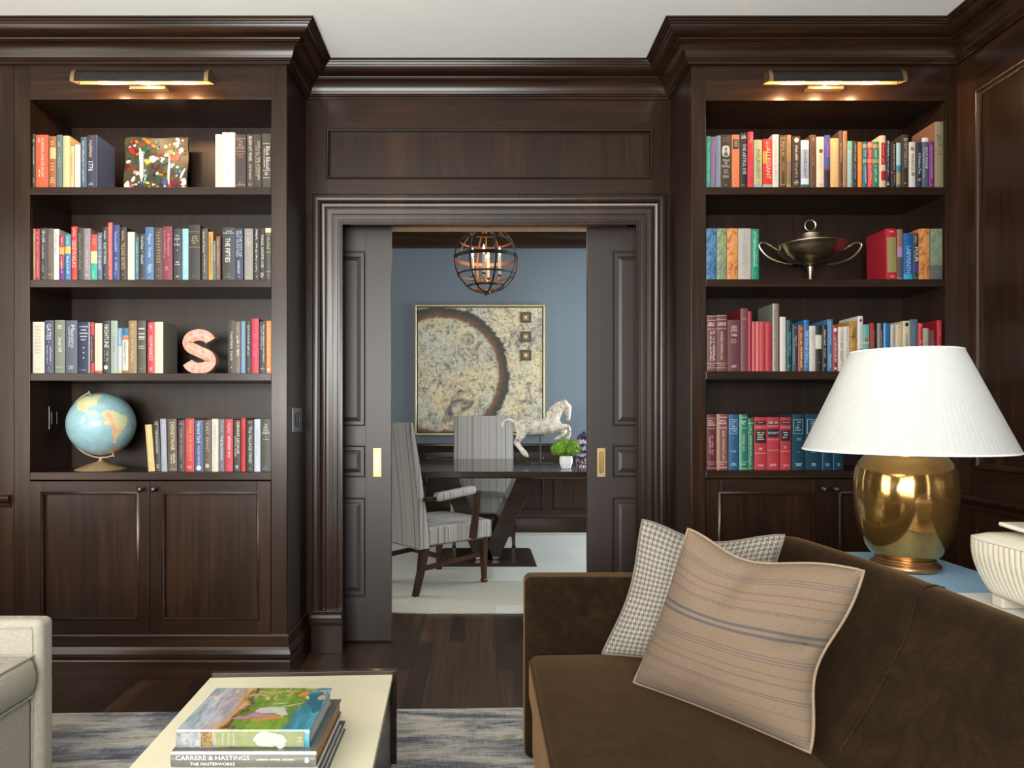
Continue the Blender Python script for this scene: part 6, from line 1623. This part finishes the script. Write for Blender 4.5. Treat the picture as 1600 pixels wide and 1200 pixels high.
# tray and ribbed ceramic box
tw = flat('white_lacquer', (.70, .72, .70), .25, var=.02)
root = thingw('tray', 'thin white tray under the ribbed box on the console', 'tray', (1.33, 1.6, TT))
m = MB(); m.box(1.165, 1.500, 1.25, 1.785, TT + .0004, TT + .010, tw); m.done('tray_base', root, bevel=.003)
cer = flat('cream_ceramic', (.54, .50, .40), .25, var=.04, coat=.3)
groove = flat('taupe_groove', (.26, .21, .15), .6)
root = thingw('ribbed_box', 'cream ribbed ceramic box with a lid on the console tray', 'box', (1.34, 1.54, TT + .01))
bx0, bx1, by0, by1 = 1.214, 1.455, 1.33, 1.715
cxb, cyb = (bx0 + bx1) / 2, (by0 + by1) / 2
zb0, zb1 = TT + .038, .932
def ring_at(t, z, infl=0.0, ribs=True):
    """rounded rectangle; t 0 foot, 1 rim"""
    s_ = .74 + .26 * math.sin(min(1, t * 1.12) * PI / 2) ** .8
    hx, hy = (bx1 - bx0) / 2 * s_ + infl, (by1 - by0) / 2 * (.80 + .20 * (s_ - .74) / .26) + infl
    pts = []; n = 160; e = 9
    for q in range(n):
        a = 2 * PI * (q + .5) / n
        c, s2_ = math.cos(a), math.sin(a)
        k = (abs(c) ** e + abs(s2_) ** e) ** (-1 / e)
        x, y = hx * c * k, hy * s2_ * k
        pts.append((x, y))
    # resample along perimeter so ribs are even
    per = [0]; 
    for i in range(n): per.append(per[-1] + math.hypot(pts[(i + 1) % n][0] - pts[i][0], pts[(i + 1) % n][1] - pts[i][1]))
    out = []; NR = 72; sub = 6; tot = per[-1]; j = 0
    for q in range(NR * sub):
        d_ = tot * q / (NR * sub)
        while per[j + 1] < d_: j += 1
        f = (d_ - per[j]) / (per[j + 1] - per[j]); a, b_ = pts[j], pts[(j + 1) % n]
        x, y = a[0] + (b_[0] - a[0]) * f, a[1] + (b_[1] - a[1]) * f
        ph = (q % sub) / sub
        dd = (.0018 * abs(math.sin(PI * ph)) ** .6 if ribs else 0)
        l = math.hypot(x, y)
        out.append(Vector((cxb + x * (1 + dd / l), cyb + y * (1 + dd / l), z)))
    return out
m = MB()
lv = [i / 12 for i in range(13)]
m.loft([ring_at(t, zb0 + (zb1 - zb0) * t) for t in lv], cer, True, True, True)
gi = m.mi(groove)
m.bm.faces.ensure_lookup_table()
for k_, f in enumerate(m.bm.faces):
    if k_ < 12 * 432 and (k_ % 432) % 6 == 0: f.material_index = gi
bd = m.done('body', root, sharp=75)
m = MB(); m.loft([ring_at(1, zb1 + .001, .001, False), ring_at(1, zb1 + .006, .001, False), ring_at(.75, zb1 + .016, -.022, False), ring_at(.5, zb1 + .022, -.05, False), ring_at(.3, zb1 + .026, -.078, False)], cer, True, True, True)
lid_ = m.done('lid', root, sharp=60)
m = MB(); m.rbox((cxb, cyb, zb1 + .026), (.05, .09, .010), .010, cer, n=4); m.rbox((cxb, cyb, zb1 + .037), (.082, .13, .005), .0045, cer, lambda p: Vector((p.x, p.y, p.z + .006 * (p.y / .13) ** 2)), n=5); m.done('handle', lid_, sharp=80)
for y in (by0 + .085, by1 - .065):
    m = MB(); m.box(bx0 + .035, bx1 - .035, y - .018, y + .018, TT + .0105, zb0 + .002, cer); m.done('foot', root, bevel=.004)

# ---------------------------------------------------------------- dining table
TH = .80
tx0, tx1, ty0, ty1 = -.72, 1.08, 5.14, 6.57
root = thingw('dining_table', 'dark polished dining table on a V-shaped pedestal', 'table', (.06, 5.85, 0))
m = MB()
m.loft([[Vector((x, y, z)) for x, y in ((tx0 + d, ty0 + d), (tx1 - d, ty0 + d), (tx1 - d, ty1 - d), (tx0 + d, ty1 - d))] for d, z in ((.012, TH - .052), (0, TH - .045), (0, TH - .004), (.004, TH))], tablewood, True, True, False)
m.done('table_top', root)
for sg in (-1, 1):
    m = MB()
    xb, xt = .06 + sg * .02, .06 + sg * .335
    m.loft([[Vector((x + dx, y, z)) for dx, y in ((-.075, 5.62), (.075, 5.62), (.075, 6.06), (-.075, 6.06))] for x, z in ((xb, .034), (xt, TH - .0525))], tablewood, True, True, False)
    m.done('pedestal_leg', root, bevel=.004)
m = MB()
m.loft([[Vector((x, y, z)) for x, y in ((-.34 + d, 5.46 + d), (.455 - d, 5.46 + d), (.455 - d, 6.15 - d), (-.34 + d, 6.15 - d))] for d, z in ((0, .0125), (0, .018), (.03, .033))], tablewood, True, True, False)
m.done('base_plate', root)

# ---------------------------------------------------------------- dining chairs
nail_m = flat('bronze_nails', (.10, .085, .07), .3, .8)
def dining_chair(label, loc, rz, arms, h=1.17):
    root = thing('dining_chair', label, 'chair', (loc[0], loc[1], .0125), rz, 'striped dining chairs')
    m = MB()
    def sd(p):
        q = Vector(p)
        if q.z > 0: q.z += .028 * (1 - (q.x / .31) ** 2) * (1 - (q.y / .31) ** 4)
        q.x *= 1 - .08 * (q.y + .3)
        return q
    m.rbox((0, -.03, .385), (.30, .29, .065), .022, tick, sd, n=8, k=3); boxing(m); m.done('seat', root, sharp=80)
    m = MB(); rings = []
    for i in range(15):
        t = i / 14; z = .315 + (h - .315) * t
        yb_ = .245 + .135 * t ** 1.25; th = .10 - .052 * t; hw_ = .298 - .004 * t
        rr_ = .018; ring = []
        bowb = .022 * math.sin(PI * min(1, t * 1.1))
        for cx_, cy_, a0 in ((hw_ - rr_, yb_ + th - rr_, 0), (-hw_ + rr_, yb_ + th - rr_, 90), (-hw_ + rr_, yb_ + rr_, 180), (hw_ - rr_, yb_ + rr_, 270)):
            for q in range(4):
                a = math.radians(a0 + 30 * q); ring.append((cx_ + rr_ * math.cos(a), cy_ + rr_ * math.sin(a)))
            if a0 == 90:
                pass
        # belly the front face a little
        if i in (0, 14): z += 0
        rings.append([Vector((x, y - (bowb * (1 - (x / hw_) ** 2) if y < yb_ + rr_ else 0), z - .012 * (1 - (x / hw_) ** 2) * (1 if i == 14 else 0))) for x, y in ring])
    m.loft(rings, tick, True, True, True); boxing(m); m.done('backrest', root, sharp=50)
    for sx in (-1, 1):
        m = MB()
        m.loft([[Vector((sx * (.262 + dx0) + a * w_, -.262 + b_ * w_, z)) for a, b_ in ((-1, -1), (1, -1), (1, 1), (-1, 1))] for z, w_, dx0 in ((.0, .017, .008), (.018, .019, .008), (.024, .0145, .008), (.08, .016, .006), (.32, .025, 0))], chairwood, True, True, False)
        m.done('leg', root)
        m = MB()
        m.loft([[Vector((sx * .262 + a * w_, y + b_ * w_, z)) for a, b_ in ((-1, -1), (1, -1), (1, 1), (-1, 1))] for z, w_, y in ((0, .018, .345), (.16, .021, .300), (.33, .028, .268))], chairwood, True, True, False)
        m.done('leg', root)
        m = MB(); m.loft([[Vector((sx * .262 + a * .010, y, z + b_ * .016)) for a, b_ in ((-1, -1), (1, -1), (1, 1), (-1, 1))] for y, z in ((-.25, .205), (.30, .175))], chairwood, True, True, False); m.done('side_stretcher', root)
    m = MB(); m.box(-.252, .252, -.02, .002, .172, .204, chairwood); m.done('cross_stretcher', root)
    m = MB()
    def nail(p): m.sphere(p, .0042, nail_m, 6, 4)
    for sx in (-1, 1):
        y = -.31
        while y < .30: nail(Vector((sx * .300 * (1 - .08 * (y + .3)), y, .330))); y += .0155
        z = .33
        while z < h - .01:
            t = (z - .315) / (h - .315); nail(Vector((sx * (.298 - .004 * t), .245 + .135 * t ** 1.25 + (.10 - .052 * t) - .012, z))); z += .0155
            nail(Vector((sx * (.290 - .004 * t), .245 + .135 * t ** 1.25 + .003, z)))
    x = -.29
    while x < .291: nail(Vector((x, -.3195, .330))); nail(Vector((x, .347, .325))); nail(Vector((x * .94, .392, h - .018))); x += .0155
    m.done('nailhead_trim', root)
    if arms:
        for sx in (-1, 1):
            m = MB(); M = Matrix.Rotation(math.radians(-5), 4, 'X')
            m.rbox((sx * .318, .045, .672), (.036, .175, .030), .026, tick, M=M, n=4, k=4); boxing(m); m.done('arm_pad', root, sharp=80)
            m = MB()
            m.loft([[Vector((sx * (.325 + dx) + a * w_, y + b_ * .024, z)) for a, b_ in ((-1, -1), (1, -1), (1, 1), (-1, 1))] for z, w_, y, dx in ((.345, .020, -.105, .004), (.40, .018, -.110, .006), (.52, .013, -.135, .0), (.64, .016, -.150, -.006), (.668, .018, -.152, -.006))], chairwood, True, True, False)
            m.box(sx * .319 - .016, sx * .319 + .016, -.185, -.10, .655, .675, chairwood)
            m.box(sx * .319 - .014, sx * .319 + .014, .10, .315, .638, .662, chairwood)
            m.done('arm_support', root, bevel=.003)
    return root
dining_chair('striped armchair with wooden arm supports, seen from behind at the table end', (-.345, 5.005), math.radians(131), True, 1.165)
dining_chair('striped dining chair facing out from behind the table', (.035, 6.45), 0, False, 1.20)

# ---------------------------------------------------------------- painting
YP_ = YD - .045
root = thingw('painting', 'large abstract painting of a dark ring on mottled cream in a thin gold frame', 'painting', (0, YD, 1.7))
ax0, ax1, az0, az1 = PX(651, YP_), PX(849, YP_), PZ(677, YP_), PZ(479, YP_)
gf = flat('pale_gold_frame', (.50, .40, .20), .4, .5, var=.12, scale=20)
canv, nt, b = newmat('abstract_canvas')
tc = N(nt, 'ShaderNodeTexCoord'); sp = N(nt, 'ShaderNodeSeparateXYZ'); L(nt, tc, 'Object', sp, 0)
nz = noise_tex(nt, (1, 1, 1), 5, 7, .75, dist=1.4); nz2 = noise_tex(nt, (1, 1, 1), 34, 5, .8, dist=.8); nz3 = noise_tex(nt, (1, 1, 1), 2.2, 3, .5)
dx = math1(nt, 'SUBTRACT', sp, 0, PX(690, YP_)); dz = math1(nt, 'SUBTRACT', sp, 2, PZ(585, YP_) - 1.7)
x2 = math1(nt, 'MULTIPLY', dx, 0, b=dx); z2 = math1(nt, 'MULTIPLY', dz, 0, b=dz); s_ = math1(nt, 'ADD', x2, 0, b=z2); rad = math1(nt, 'SQRT', s_, 0)
jit = N(nt, 'ShaderNodeMath', operation='MULTIPLY_ADD'); jit.inputs[1].default_value = .14; L(nt, nz, 'Fac', jit, 0); L(nt, rad, 0, jit, 2)
jit2 = math1(nt, 'SUBTRACT', jit, 0, .07)
sc_ = math1(nt, 'DIVIDE', jit2, 0, 1.0)
ringm = ramp(nt, [(.575, (0, 0, 0)), (.60, (1, 1, 1)), (.69, (1, 1, 1)), (.715, (0, 0, 0))]); L(nt, sc_, 0, ringm, 'Fac')
ringc = ramp(nt, [(.58, (.16, .065, .025)), (.61, (.12, .055, .03)), (.65, (.045, .035, .022)), (.69, (.022, .024, .017)), (.72, (.05, .05, .035))]); L(nt, sc_, 0, ringc, 'Fac')
bg = ramp(nt, [(.36, (.10, .10, .11)), (.43, (.30, .28, .22)), (.5, (.44, .41, .31)), (.57, (.50, .48, .38)), (.66, (.42, .29, .12))]); L(nt, nz, 'Fac', bg, 'Fac')
crk = ramp(nt, [(.40, (.25, .22, .20)), (.47, (1, 1, 1)), (.6, (1.1, 1.1, 1.1))]); L(nt, nz2, 'Fac', crk, 'Fac')
tint = ramp(nt, [(.4, (.85, .88, .92)), (.6, (1.05, .95, .75))]); L(nt, nz3, 'Fac', tint, 'Fac')
m1_ = N(nt, 'ShaderNodeMix', data_type='RGBA', blend_type='MULTIPLY'); m1_.inputs[0].default_value = .9; L(nt, bg, 'Color', m1_, 6); L(nt, crk, 'Color', m1_, 7)
m2_ = N(nt, 'ShaderNodeMix', data_type='RGBA', blend_type='MULTIPLY'); m2_.inputs[0].default_value = 1; nt.links.new(m1_.outputs[2], m2_.inputs[6]); L(nt, tint, 'Color', m2_, 7)
rc_ = N(nt, 'ShaderNodeMix', data_type='RGBA', blend_type='MULTIPLY'); rc_.inputs[0].default_value = .5; L(nt, ringc, 'Color', rc_, 6); L(nt, crk, 'Color', rc_, 7)
m3_ = N(nt, 'ShaderNodeMix', data_type='RGBA'); L(nt, ringm, 'Color', m3_, 0); nt.links.new(m2_.outputs[2], m3_.inputs[6]); nt.links.new(rc_.outputs[2], m3_.inputs[7])
nt.links.new(m3_.outputs[2], b.inputs['Base Color']); b.inputs['Roughness'].default_value = .6; bump(nt, nz2, 'Fac', b, .4, .003)
m = MB(); m.box(ax0 + .012, ax1 - .012, YP_ + .006, YD - .002, az0 + .012, az1 - .012, canv); m.done('canvas', root)
m = MB(); m.sweep([(ax0, YP_ + .01, az0), (ax1, YP_ + .01, az0), (ax1, YP_ + .01, az1), (ax0, YP_ + .01, az1)], (0, -1, 0), [(0, -.034), (0, .012), (-.006, .016), (-.014, .016), (-.018, .010), (-.018, -.034)], gf, closed=True, caps=False, smooth=False); m.done('frame', root)
sqd = flat('umber_plaque', (.05, .035, .018), .6, var=.5, scale=60); sqc = flat('rust_plaque', (.20, .11, .06), .6, var=.5, scale=80)
for py in (496, 526, 555):
    m = MB(); x, z = PX(821.5, YP_), PZ(py, YP_); m.box(x - .056, x + .056, YP_ - .002, YP_ + .007, z - .055, z + .055, sqd); m.box(x - .030, x + .030, YP_ - .004, YP_ - .0015, z - .03, z + .03, sqc); m.box(x - .012, x + .012, YP_ - .006, YP_ - .0035, z - .012, z + .012, gf); m.done('raised_square', root, bevel=.001)

# ---------------------------------------------------------------- globe chandelier
CH = P(759.5, 407, 5.85); CR = 51.0 / F * 5.85
root = thingw('chandelier', 'open bronze globe chandelier with candle lights over the dining table', 'chandelier', (CH.x, CH.y, CH.z + CR))
copper = flat('bronze_inner', (.30, .13, .06), .35, .8, var=.15)
def strap(pts_dir, r, wd, th, closed, nm, axisf):
    """band: outer face dark, inner face copper. pts_dir unit vectors"""
    m = MB(); n = len(pts_dir)
    rings = []
    for i, d in enumerate(pts_dir):
        ax_ = axisf(i)
        o = CH + d * r
        rings.append([o + ax_ * wd / 2 + d * th / 2, o - ax_ * wd / 2 + d * th / 2, o - ax_ * wd / 2 - d * th / 2, o + ax_ * wd / 2 - d * th / 2])
    fs_ = m.loft(rings, bronze, True, not closed, False, loop=closed)
    ci = m.mi(copper)
    for k, f in enumerate(fs_):
        if k % 4 == 2 and k < (n if closed else n - 1) * 4: f.material_index = ci
    return m.done(nm, root)
for k in range(4):
    a = PI * k / 4 + .28
    e1 = Vector((math.cos(a), math.sin(a), 0)); nrm = Vector((-math.sin(a), math.cos(a), 0))
    strap([e1 * math.cos(t) + Vector((0, 0, 1)) * math.sin(t) for t in [2 * PI * q / 64 for q in range(64)]], CR, .015, .006, True, 'meridian_band', lambda i: nrm)
for lat, wd in ((4, .030), (-27, .016), (-55, .016), (36, .016), (60, .014)):
    la = math.radians(lat)
    strap([Vector((math.cos(t) * math.cos(la), math.sin(t) * math.cos(la), math.sin(la))) for t in [2 * PI * q / 64 for q in range(64)]], CR - .006, wd, .005, True, 'ring_band', lambda i: Vector((0, 0, 1)))
m = MB(); m.lathe([(.0001, -CR - .022), (.012, -CR - .018), (.016, -CR - .010), (.045, -CR - .004), (.05, -CR + .008), (.03, -CR + .014), (.0001, -CR + .015)], bronze, 24, CH); m.done('bottom_hub', root)
m = MB(); m.lathe([(.0001, CR - .02), (.04, CR - .01), (.04, CR + .005), (.01, CR + .02), (.007, CR + .03), (.007, ZD - CH.z - .03), (.06, ZD - CH.z - .025), (.065, ZD - CH.z - .001), (.0001, ZD - CH.z - .001)], bronze, 24, CH); m.done('stem_and_canopy', root)
m = MB(); m.lathe([(.0001, -.20), (.012, -.195), (.018, -.17), (.008, -.15), (.006, CR), (.0001, CR)], brass, 16, CH); m.done('centre_stem', root)
wax = flat('candle_sleeve', (.50, .46, .38), .6, var=.02)
fl, nt, b = newmat('candle_bulb_glow'); b.inputs['Base Color'].default_value = (1, .8, .6, 1); b.inputs['Emission Color'].default_value = (1, .62, .36, 1); b.inputs['Emission Strength'].default_value = 5
for k in range(4):
    a = math.radians(-100 + 90 * k)
    r_ = .118
    c = Vector((CH.x + r_ * math.cos(a), CH.y + r_ * math.sin(a), CH.z))
    m = MB(); pts = [CH + Vector((math.cos(a) * r_ * s_, math.sin(a) * r_ * s_, z)) for s_, z in ((0, -.17), (.3, -.19), (.65, -.185), (.92, -.16), (1, -.13))]
    m.tube(pts, .0045, brass, 8); m.lathe([(.0001, -.142), (.014, -.138), (.020, -.128), (.010, -.128), (.0001, -.128)], bronze, 16, c); ar = m.done('candle_arm', root)
    m = MB(); m.lathe([(.0001, -.130), (.0115, -.130), (.0115, .03), (.0001, .03)], wax, 16, c); m.done('candle_sleeve', ar)
    m = MB(); m.lathe([(.004, .03), (.008, .045), (.0115, .062), (.009, .085), (.004, .105), (.0001, .114)], fl, 14, c); m.done('flame_bulb', ar)
d = bpy.data.lights.new('chandelier_bulbs', 'POINT'); d.energy = 5; d.color = (1, .62, .36); d.shadow_soft_size = .10
lo = bpy.data.objects.new('chandelier_bulbs', d); COL.objects.link(lo); lo.location = CH + Vector((0, 0, .06))

# ---------------------------------------------------------------- leaping horse sculpture
HY = 5.93; hk = HY / F
def hp(zx, zy, dy=0.0): return Vector((PX(780 + zx / 8, HY), HY + dy, PZ(610 + zy / 8, HY)))
root = thingw('horse_sculpture', 'weathered cream carved horse leaping on a black metal stand', 'sculpture', (PX(844, HY), HY, TH))
horse_m, nt, b = newmat('weathered_paint')
nz = noise_tex(nt, (1, 1, 1), 26, 6, .75, dist=.4)
r = ramp(nt, [(.34, (.16, .10, .06)), (.43, (.42, .34, .25)), (.52, (.60, .55, .46)), (.66, (.70, .67, .60))]); L(nt, nz, 'Fac', r, 'Fac'); L(nt, r, 'Color', b, 'Base Color'); b.inputs['Roughness'].default_value = .85; bump(nt, nz, 'Fac', b, .3, .003)
m = MB()
def limb(pts, widen=1.0, res=14):
    """pts: (zx, zy, radius in zoom px, dy)"""
    # interpolate for roundness
    P_ = [(hp(x, y, dy), r_ * 1.08 / 8 * hk) for x, y, r_, dy in pts]
    full = []
    for i in range(len(P_) - 1):
        for t in (0, .25, .5, .75): full.append((P_[i][0].lerp(P_[i + 1][0], t), P_[i][1] + (P_[i + 1][1] - P_[i][1]) * t))
    full.append(P_[-1])
    pts_, rs = [p for p, _ in full], [q for _, q in full]
    m.tube(pts_, rs, horse_m, res)
    m.sphere(pts_[0], rs[0] * .98, horse_m, 14, 10); m.sphere(pts_[-1], rs[-1] * .98, horse_m, 14, 10)
limb([(285, 455, 86, 0), (400, 462, 90, 0), (520, 455, 92, 0), (625, 442, 98, 0), (690, 430, 84, 0)])
limb([(650, 400, 86, 0), (690, 320, 76, 0), (735, 240, 66, 0), (790, 195, 52, 0)])
limb([(815, 188, 50, 0), (850, 215, 52, 0), (856, 275, 40, 0), (862, 325, 27, 0), (864, 358, 22, 0)])
limb([(822, 150, 18, -.022), (818, 120, 9, -.024)]); limb([(836, 150, 18, .022), (834, 122, 9, .024)])
limb([(600, 300, 14, 0), (650, 225, 16, 0), (720, 165, 16, 0), (800, 142, 15, 0), (850, 150, 12, 0)])
limb([(225, 425, 16, 0), (175, 388, 18, 0), (120, 366, 19, .0), (70, 385, 21, .01), (45, 425, 24, .012), (52, 455, 16, .012)])
limb([(275, 470, 70, -.018), (275, 540, 54, -.03), (240, 605, 36, -.034), (205, 650, 27, -.034), (250, 715, 21, -.034), (290, 768, 22, -.034), (325, 800, 26, -.034), (352, 820, 16, -.034)])
limb([(300, 470, 66, .018), (300, 540, 50, .03), (262, 600, 34, .036), (225, 642, 25, .036), (262, 700, 20, .036), (300, 750, 21, .036), (330, 782, 24, .036), (352, 802, 15, .036)])
limb([(690, 455, 52, -.02), (780, 458, 38, -.032), (848, 452, 31, -.034), (872, 510, 22, -.034), (868, 560, 19, -.034), (850, 592, 25, -.034), (838, 604, 20, -.034)])
limb([(690, 470, 50, .02), (775, 490, 36, .034), (832, 515, 27, .036), (800, 560, 20, .036), (750, 585, 19, .036), (715, 600, 20, .036), (700, 604, 16, .036)])
ho = m.done('horse_body', root)
md = ho.modifiers.new('fuse', 'REMESH'); md.mode = 'VOXEL'; md.voxel_size = .0055; md.use_smooth_shade = True
md = ho.modifiers.new('soften', 'SMOOTH'); md.factor = .5; md.iterations = 2
m = MB(); x = PX(844, HY)
m.tube([(x, HY, TH + .008), (x, HY, PZ(682, HY))], .0065, blackm, 10); m.box(x - .03, x + .03, HY - .006, HY + .006, PZ(680.5, HY), PZ(679, HY), blackm); m.done('rod', root)
m = MB(); m.box(x - .085, x + .115, HY - .045, HY + .045, TH + .0006, TH + .009, blackm); m.tube([(x - .085, HY, TH + .006), (x - .105, HY, TH + .008), (x - .118, HY, TH + .020)], .006, blackm, 8); m.done('stand_base', root, bevel=.002)

# ---------------------------------------------------------------- potted moss and ginger jar
PY = 5.42; pk = PY / F
root = thingw('potted_plant', 'bright green mossy plant in a small white faceted pot', 'plant', (PX(884.5, PY), PY, TH))
wp = flat('white_glazed_pot', (.74, .73, .70), .35, var=.02); pc = (PX(884.5, PY), PY, TH)
m = MB(); m.lathe([(.0001, .0006), (.034, .0006), (.038, .004), (.052, .045), (.053, .070), (.049, .100), (.045, .100), (.044, .09), (.0001, .09)], wp, 8, pc, smooth=False); m.done('pot', root, bevel=.003)
gm, nt, b = newmat('moss_green'); nz = noise_tex(nt, (1, 1, 1), 40, 3); r = ramp(nt, [(.35, (.055, .16, .006)), (.65, (.19, .36, .02))]); L(nt, nz, 'Fac', r, 'Fac'); L(nt, r, 'Color', b, 'Base Color'); b.inputs['Roughness'].default_value = .7
m = MB(); rq = random.Random(4)
fc = Vector((PX(884, PY), PY, PZ(701, PY)))
lumps = []
for q in range(44):
    a = rq.uniform(0, 2 * PI); u = rq.uniform(-.45, 1); s_ = math.sqrt(max(0, 1 - u * u)) 
    c = fc + Vector((math.cos(a) * s_ * .080, math.sin(a) * s_ * .072, u * .038)); lumps.append(c)
    m.sphere(c, rq.uniform(.030, .040), gm, 10, 8)
for c in lumps:
    for q in range(70):
        d_ = Vector((rq.gauss(0, 1), rq.gauss(0, 1), rq.gauss(.2, 1))).normalized(); s_ = d_.cross(Vector((rq.random(), rq.random(), rq.random()))).normalized() * .0022
        p = c + d_ * .030; e = c + d_ * rq.uniform(.040, .054) + Vector((rq.uniform(-1, 1), rq.uniform(-1, 1), rq.uniform(-1, 1))) * .004
        m.faces([p - s_, p + s_, e + s_ * .4, e - s_ * .4], [(0, 1, 2, 3)], gm)
m.done('foliage', root, recalc=False)
JY = 5.66
jx = PX(912.5, JY)
root = thingw('ginger_jar', 'blue, red and white patterned porcelain jar with a lid', 'jar', (jx, JY, TH))
jm, nt, b = newmat('imari_porcelain')
nz = noise_tex(nt, (1, 1, 1), 15, 3, .5, dist=1.5); nz2 = noise_tex(nt, (1, 1, 1), 34, 3)
r = ramp(nt, [(.40, (.03, .03, .10)), (.47, (.10, .08, .16)), (.50, (.55, .52, .52)), (.60, (.60, .58, .57)), (.64, (.45, .14, .10))], 'LINEAR'); L(nt, nz, 'Fac', r, 'Fac')
r2 = ramp(nt, [(.60, (0, 0, 0)), (.64, (1, 1, 1))]); L(nt, nz2, 'Fac', r2, 'Fac')
mx = N(nt, 'ShaderNodeMix', data_type='RGBA'); L(nt, r2, 'Color', mx, 0); L(nt, r, 'Color', mx, 6); mx.inputs[7].default_value = (.35, .10, .08, 1); nt.links.new(mx.outputs[2], b.inputs['Base Color']); b.inputs['Roughness'].default_value = .15
jn = flat('cobalt_band', (.025, .022, .075), .15, var=.5, scale=50)
m = MB(); m.lathe([(.0001, .0006), (.062, .0006), (.060, .012), (.066, .03), (.085, .07), (.096, .115), (.098, .15), (.088, .185), (.066, .205), (.052, .212), (.052, .222), (.0001, .222)], jm, 40, (jx, JY, TH)); m.done('jar_body', root)
m = MB(); m.lathe([(.056, .2215), (.062, .226), (.060, .240), (.045, .262), (.022, .272), (.012, .276), (.014, .284), (.0001, .292)], jn, 32, (jx, JY, TH)); m.done('lid', root)
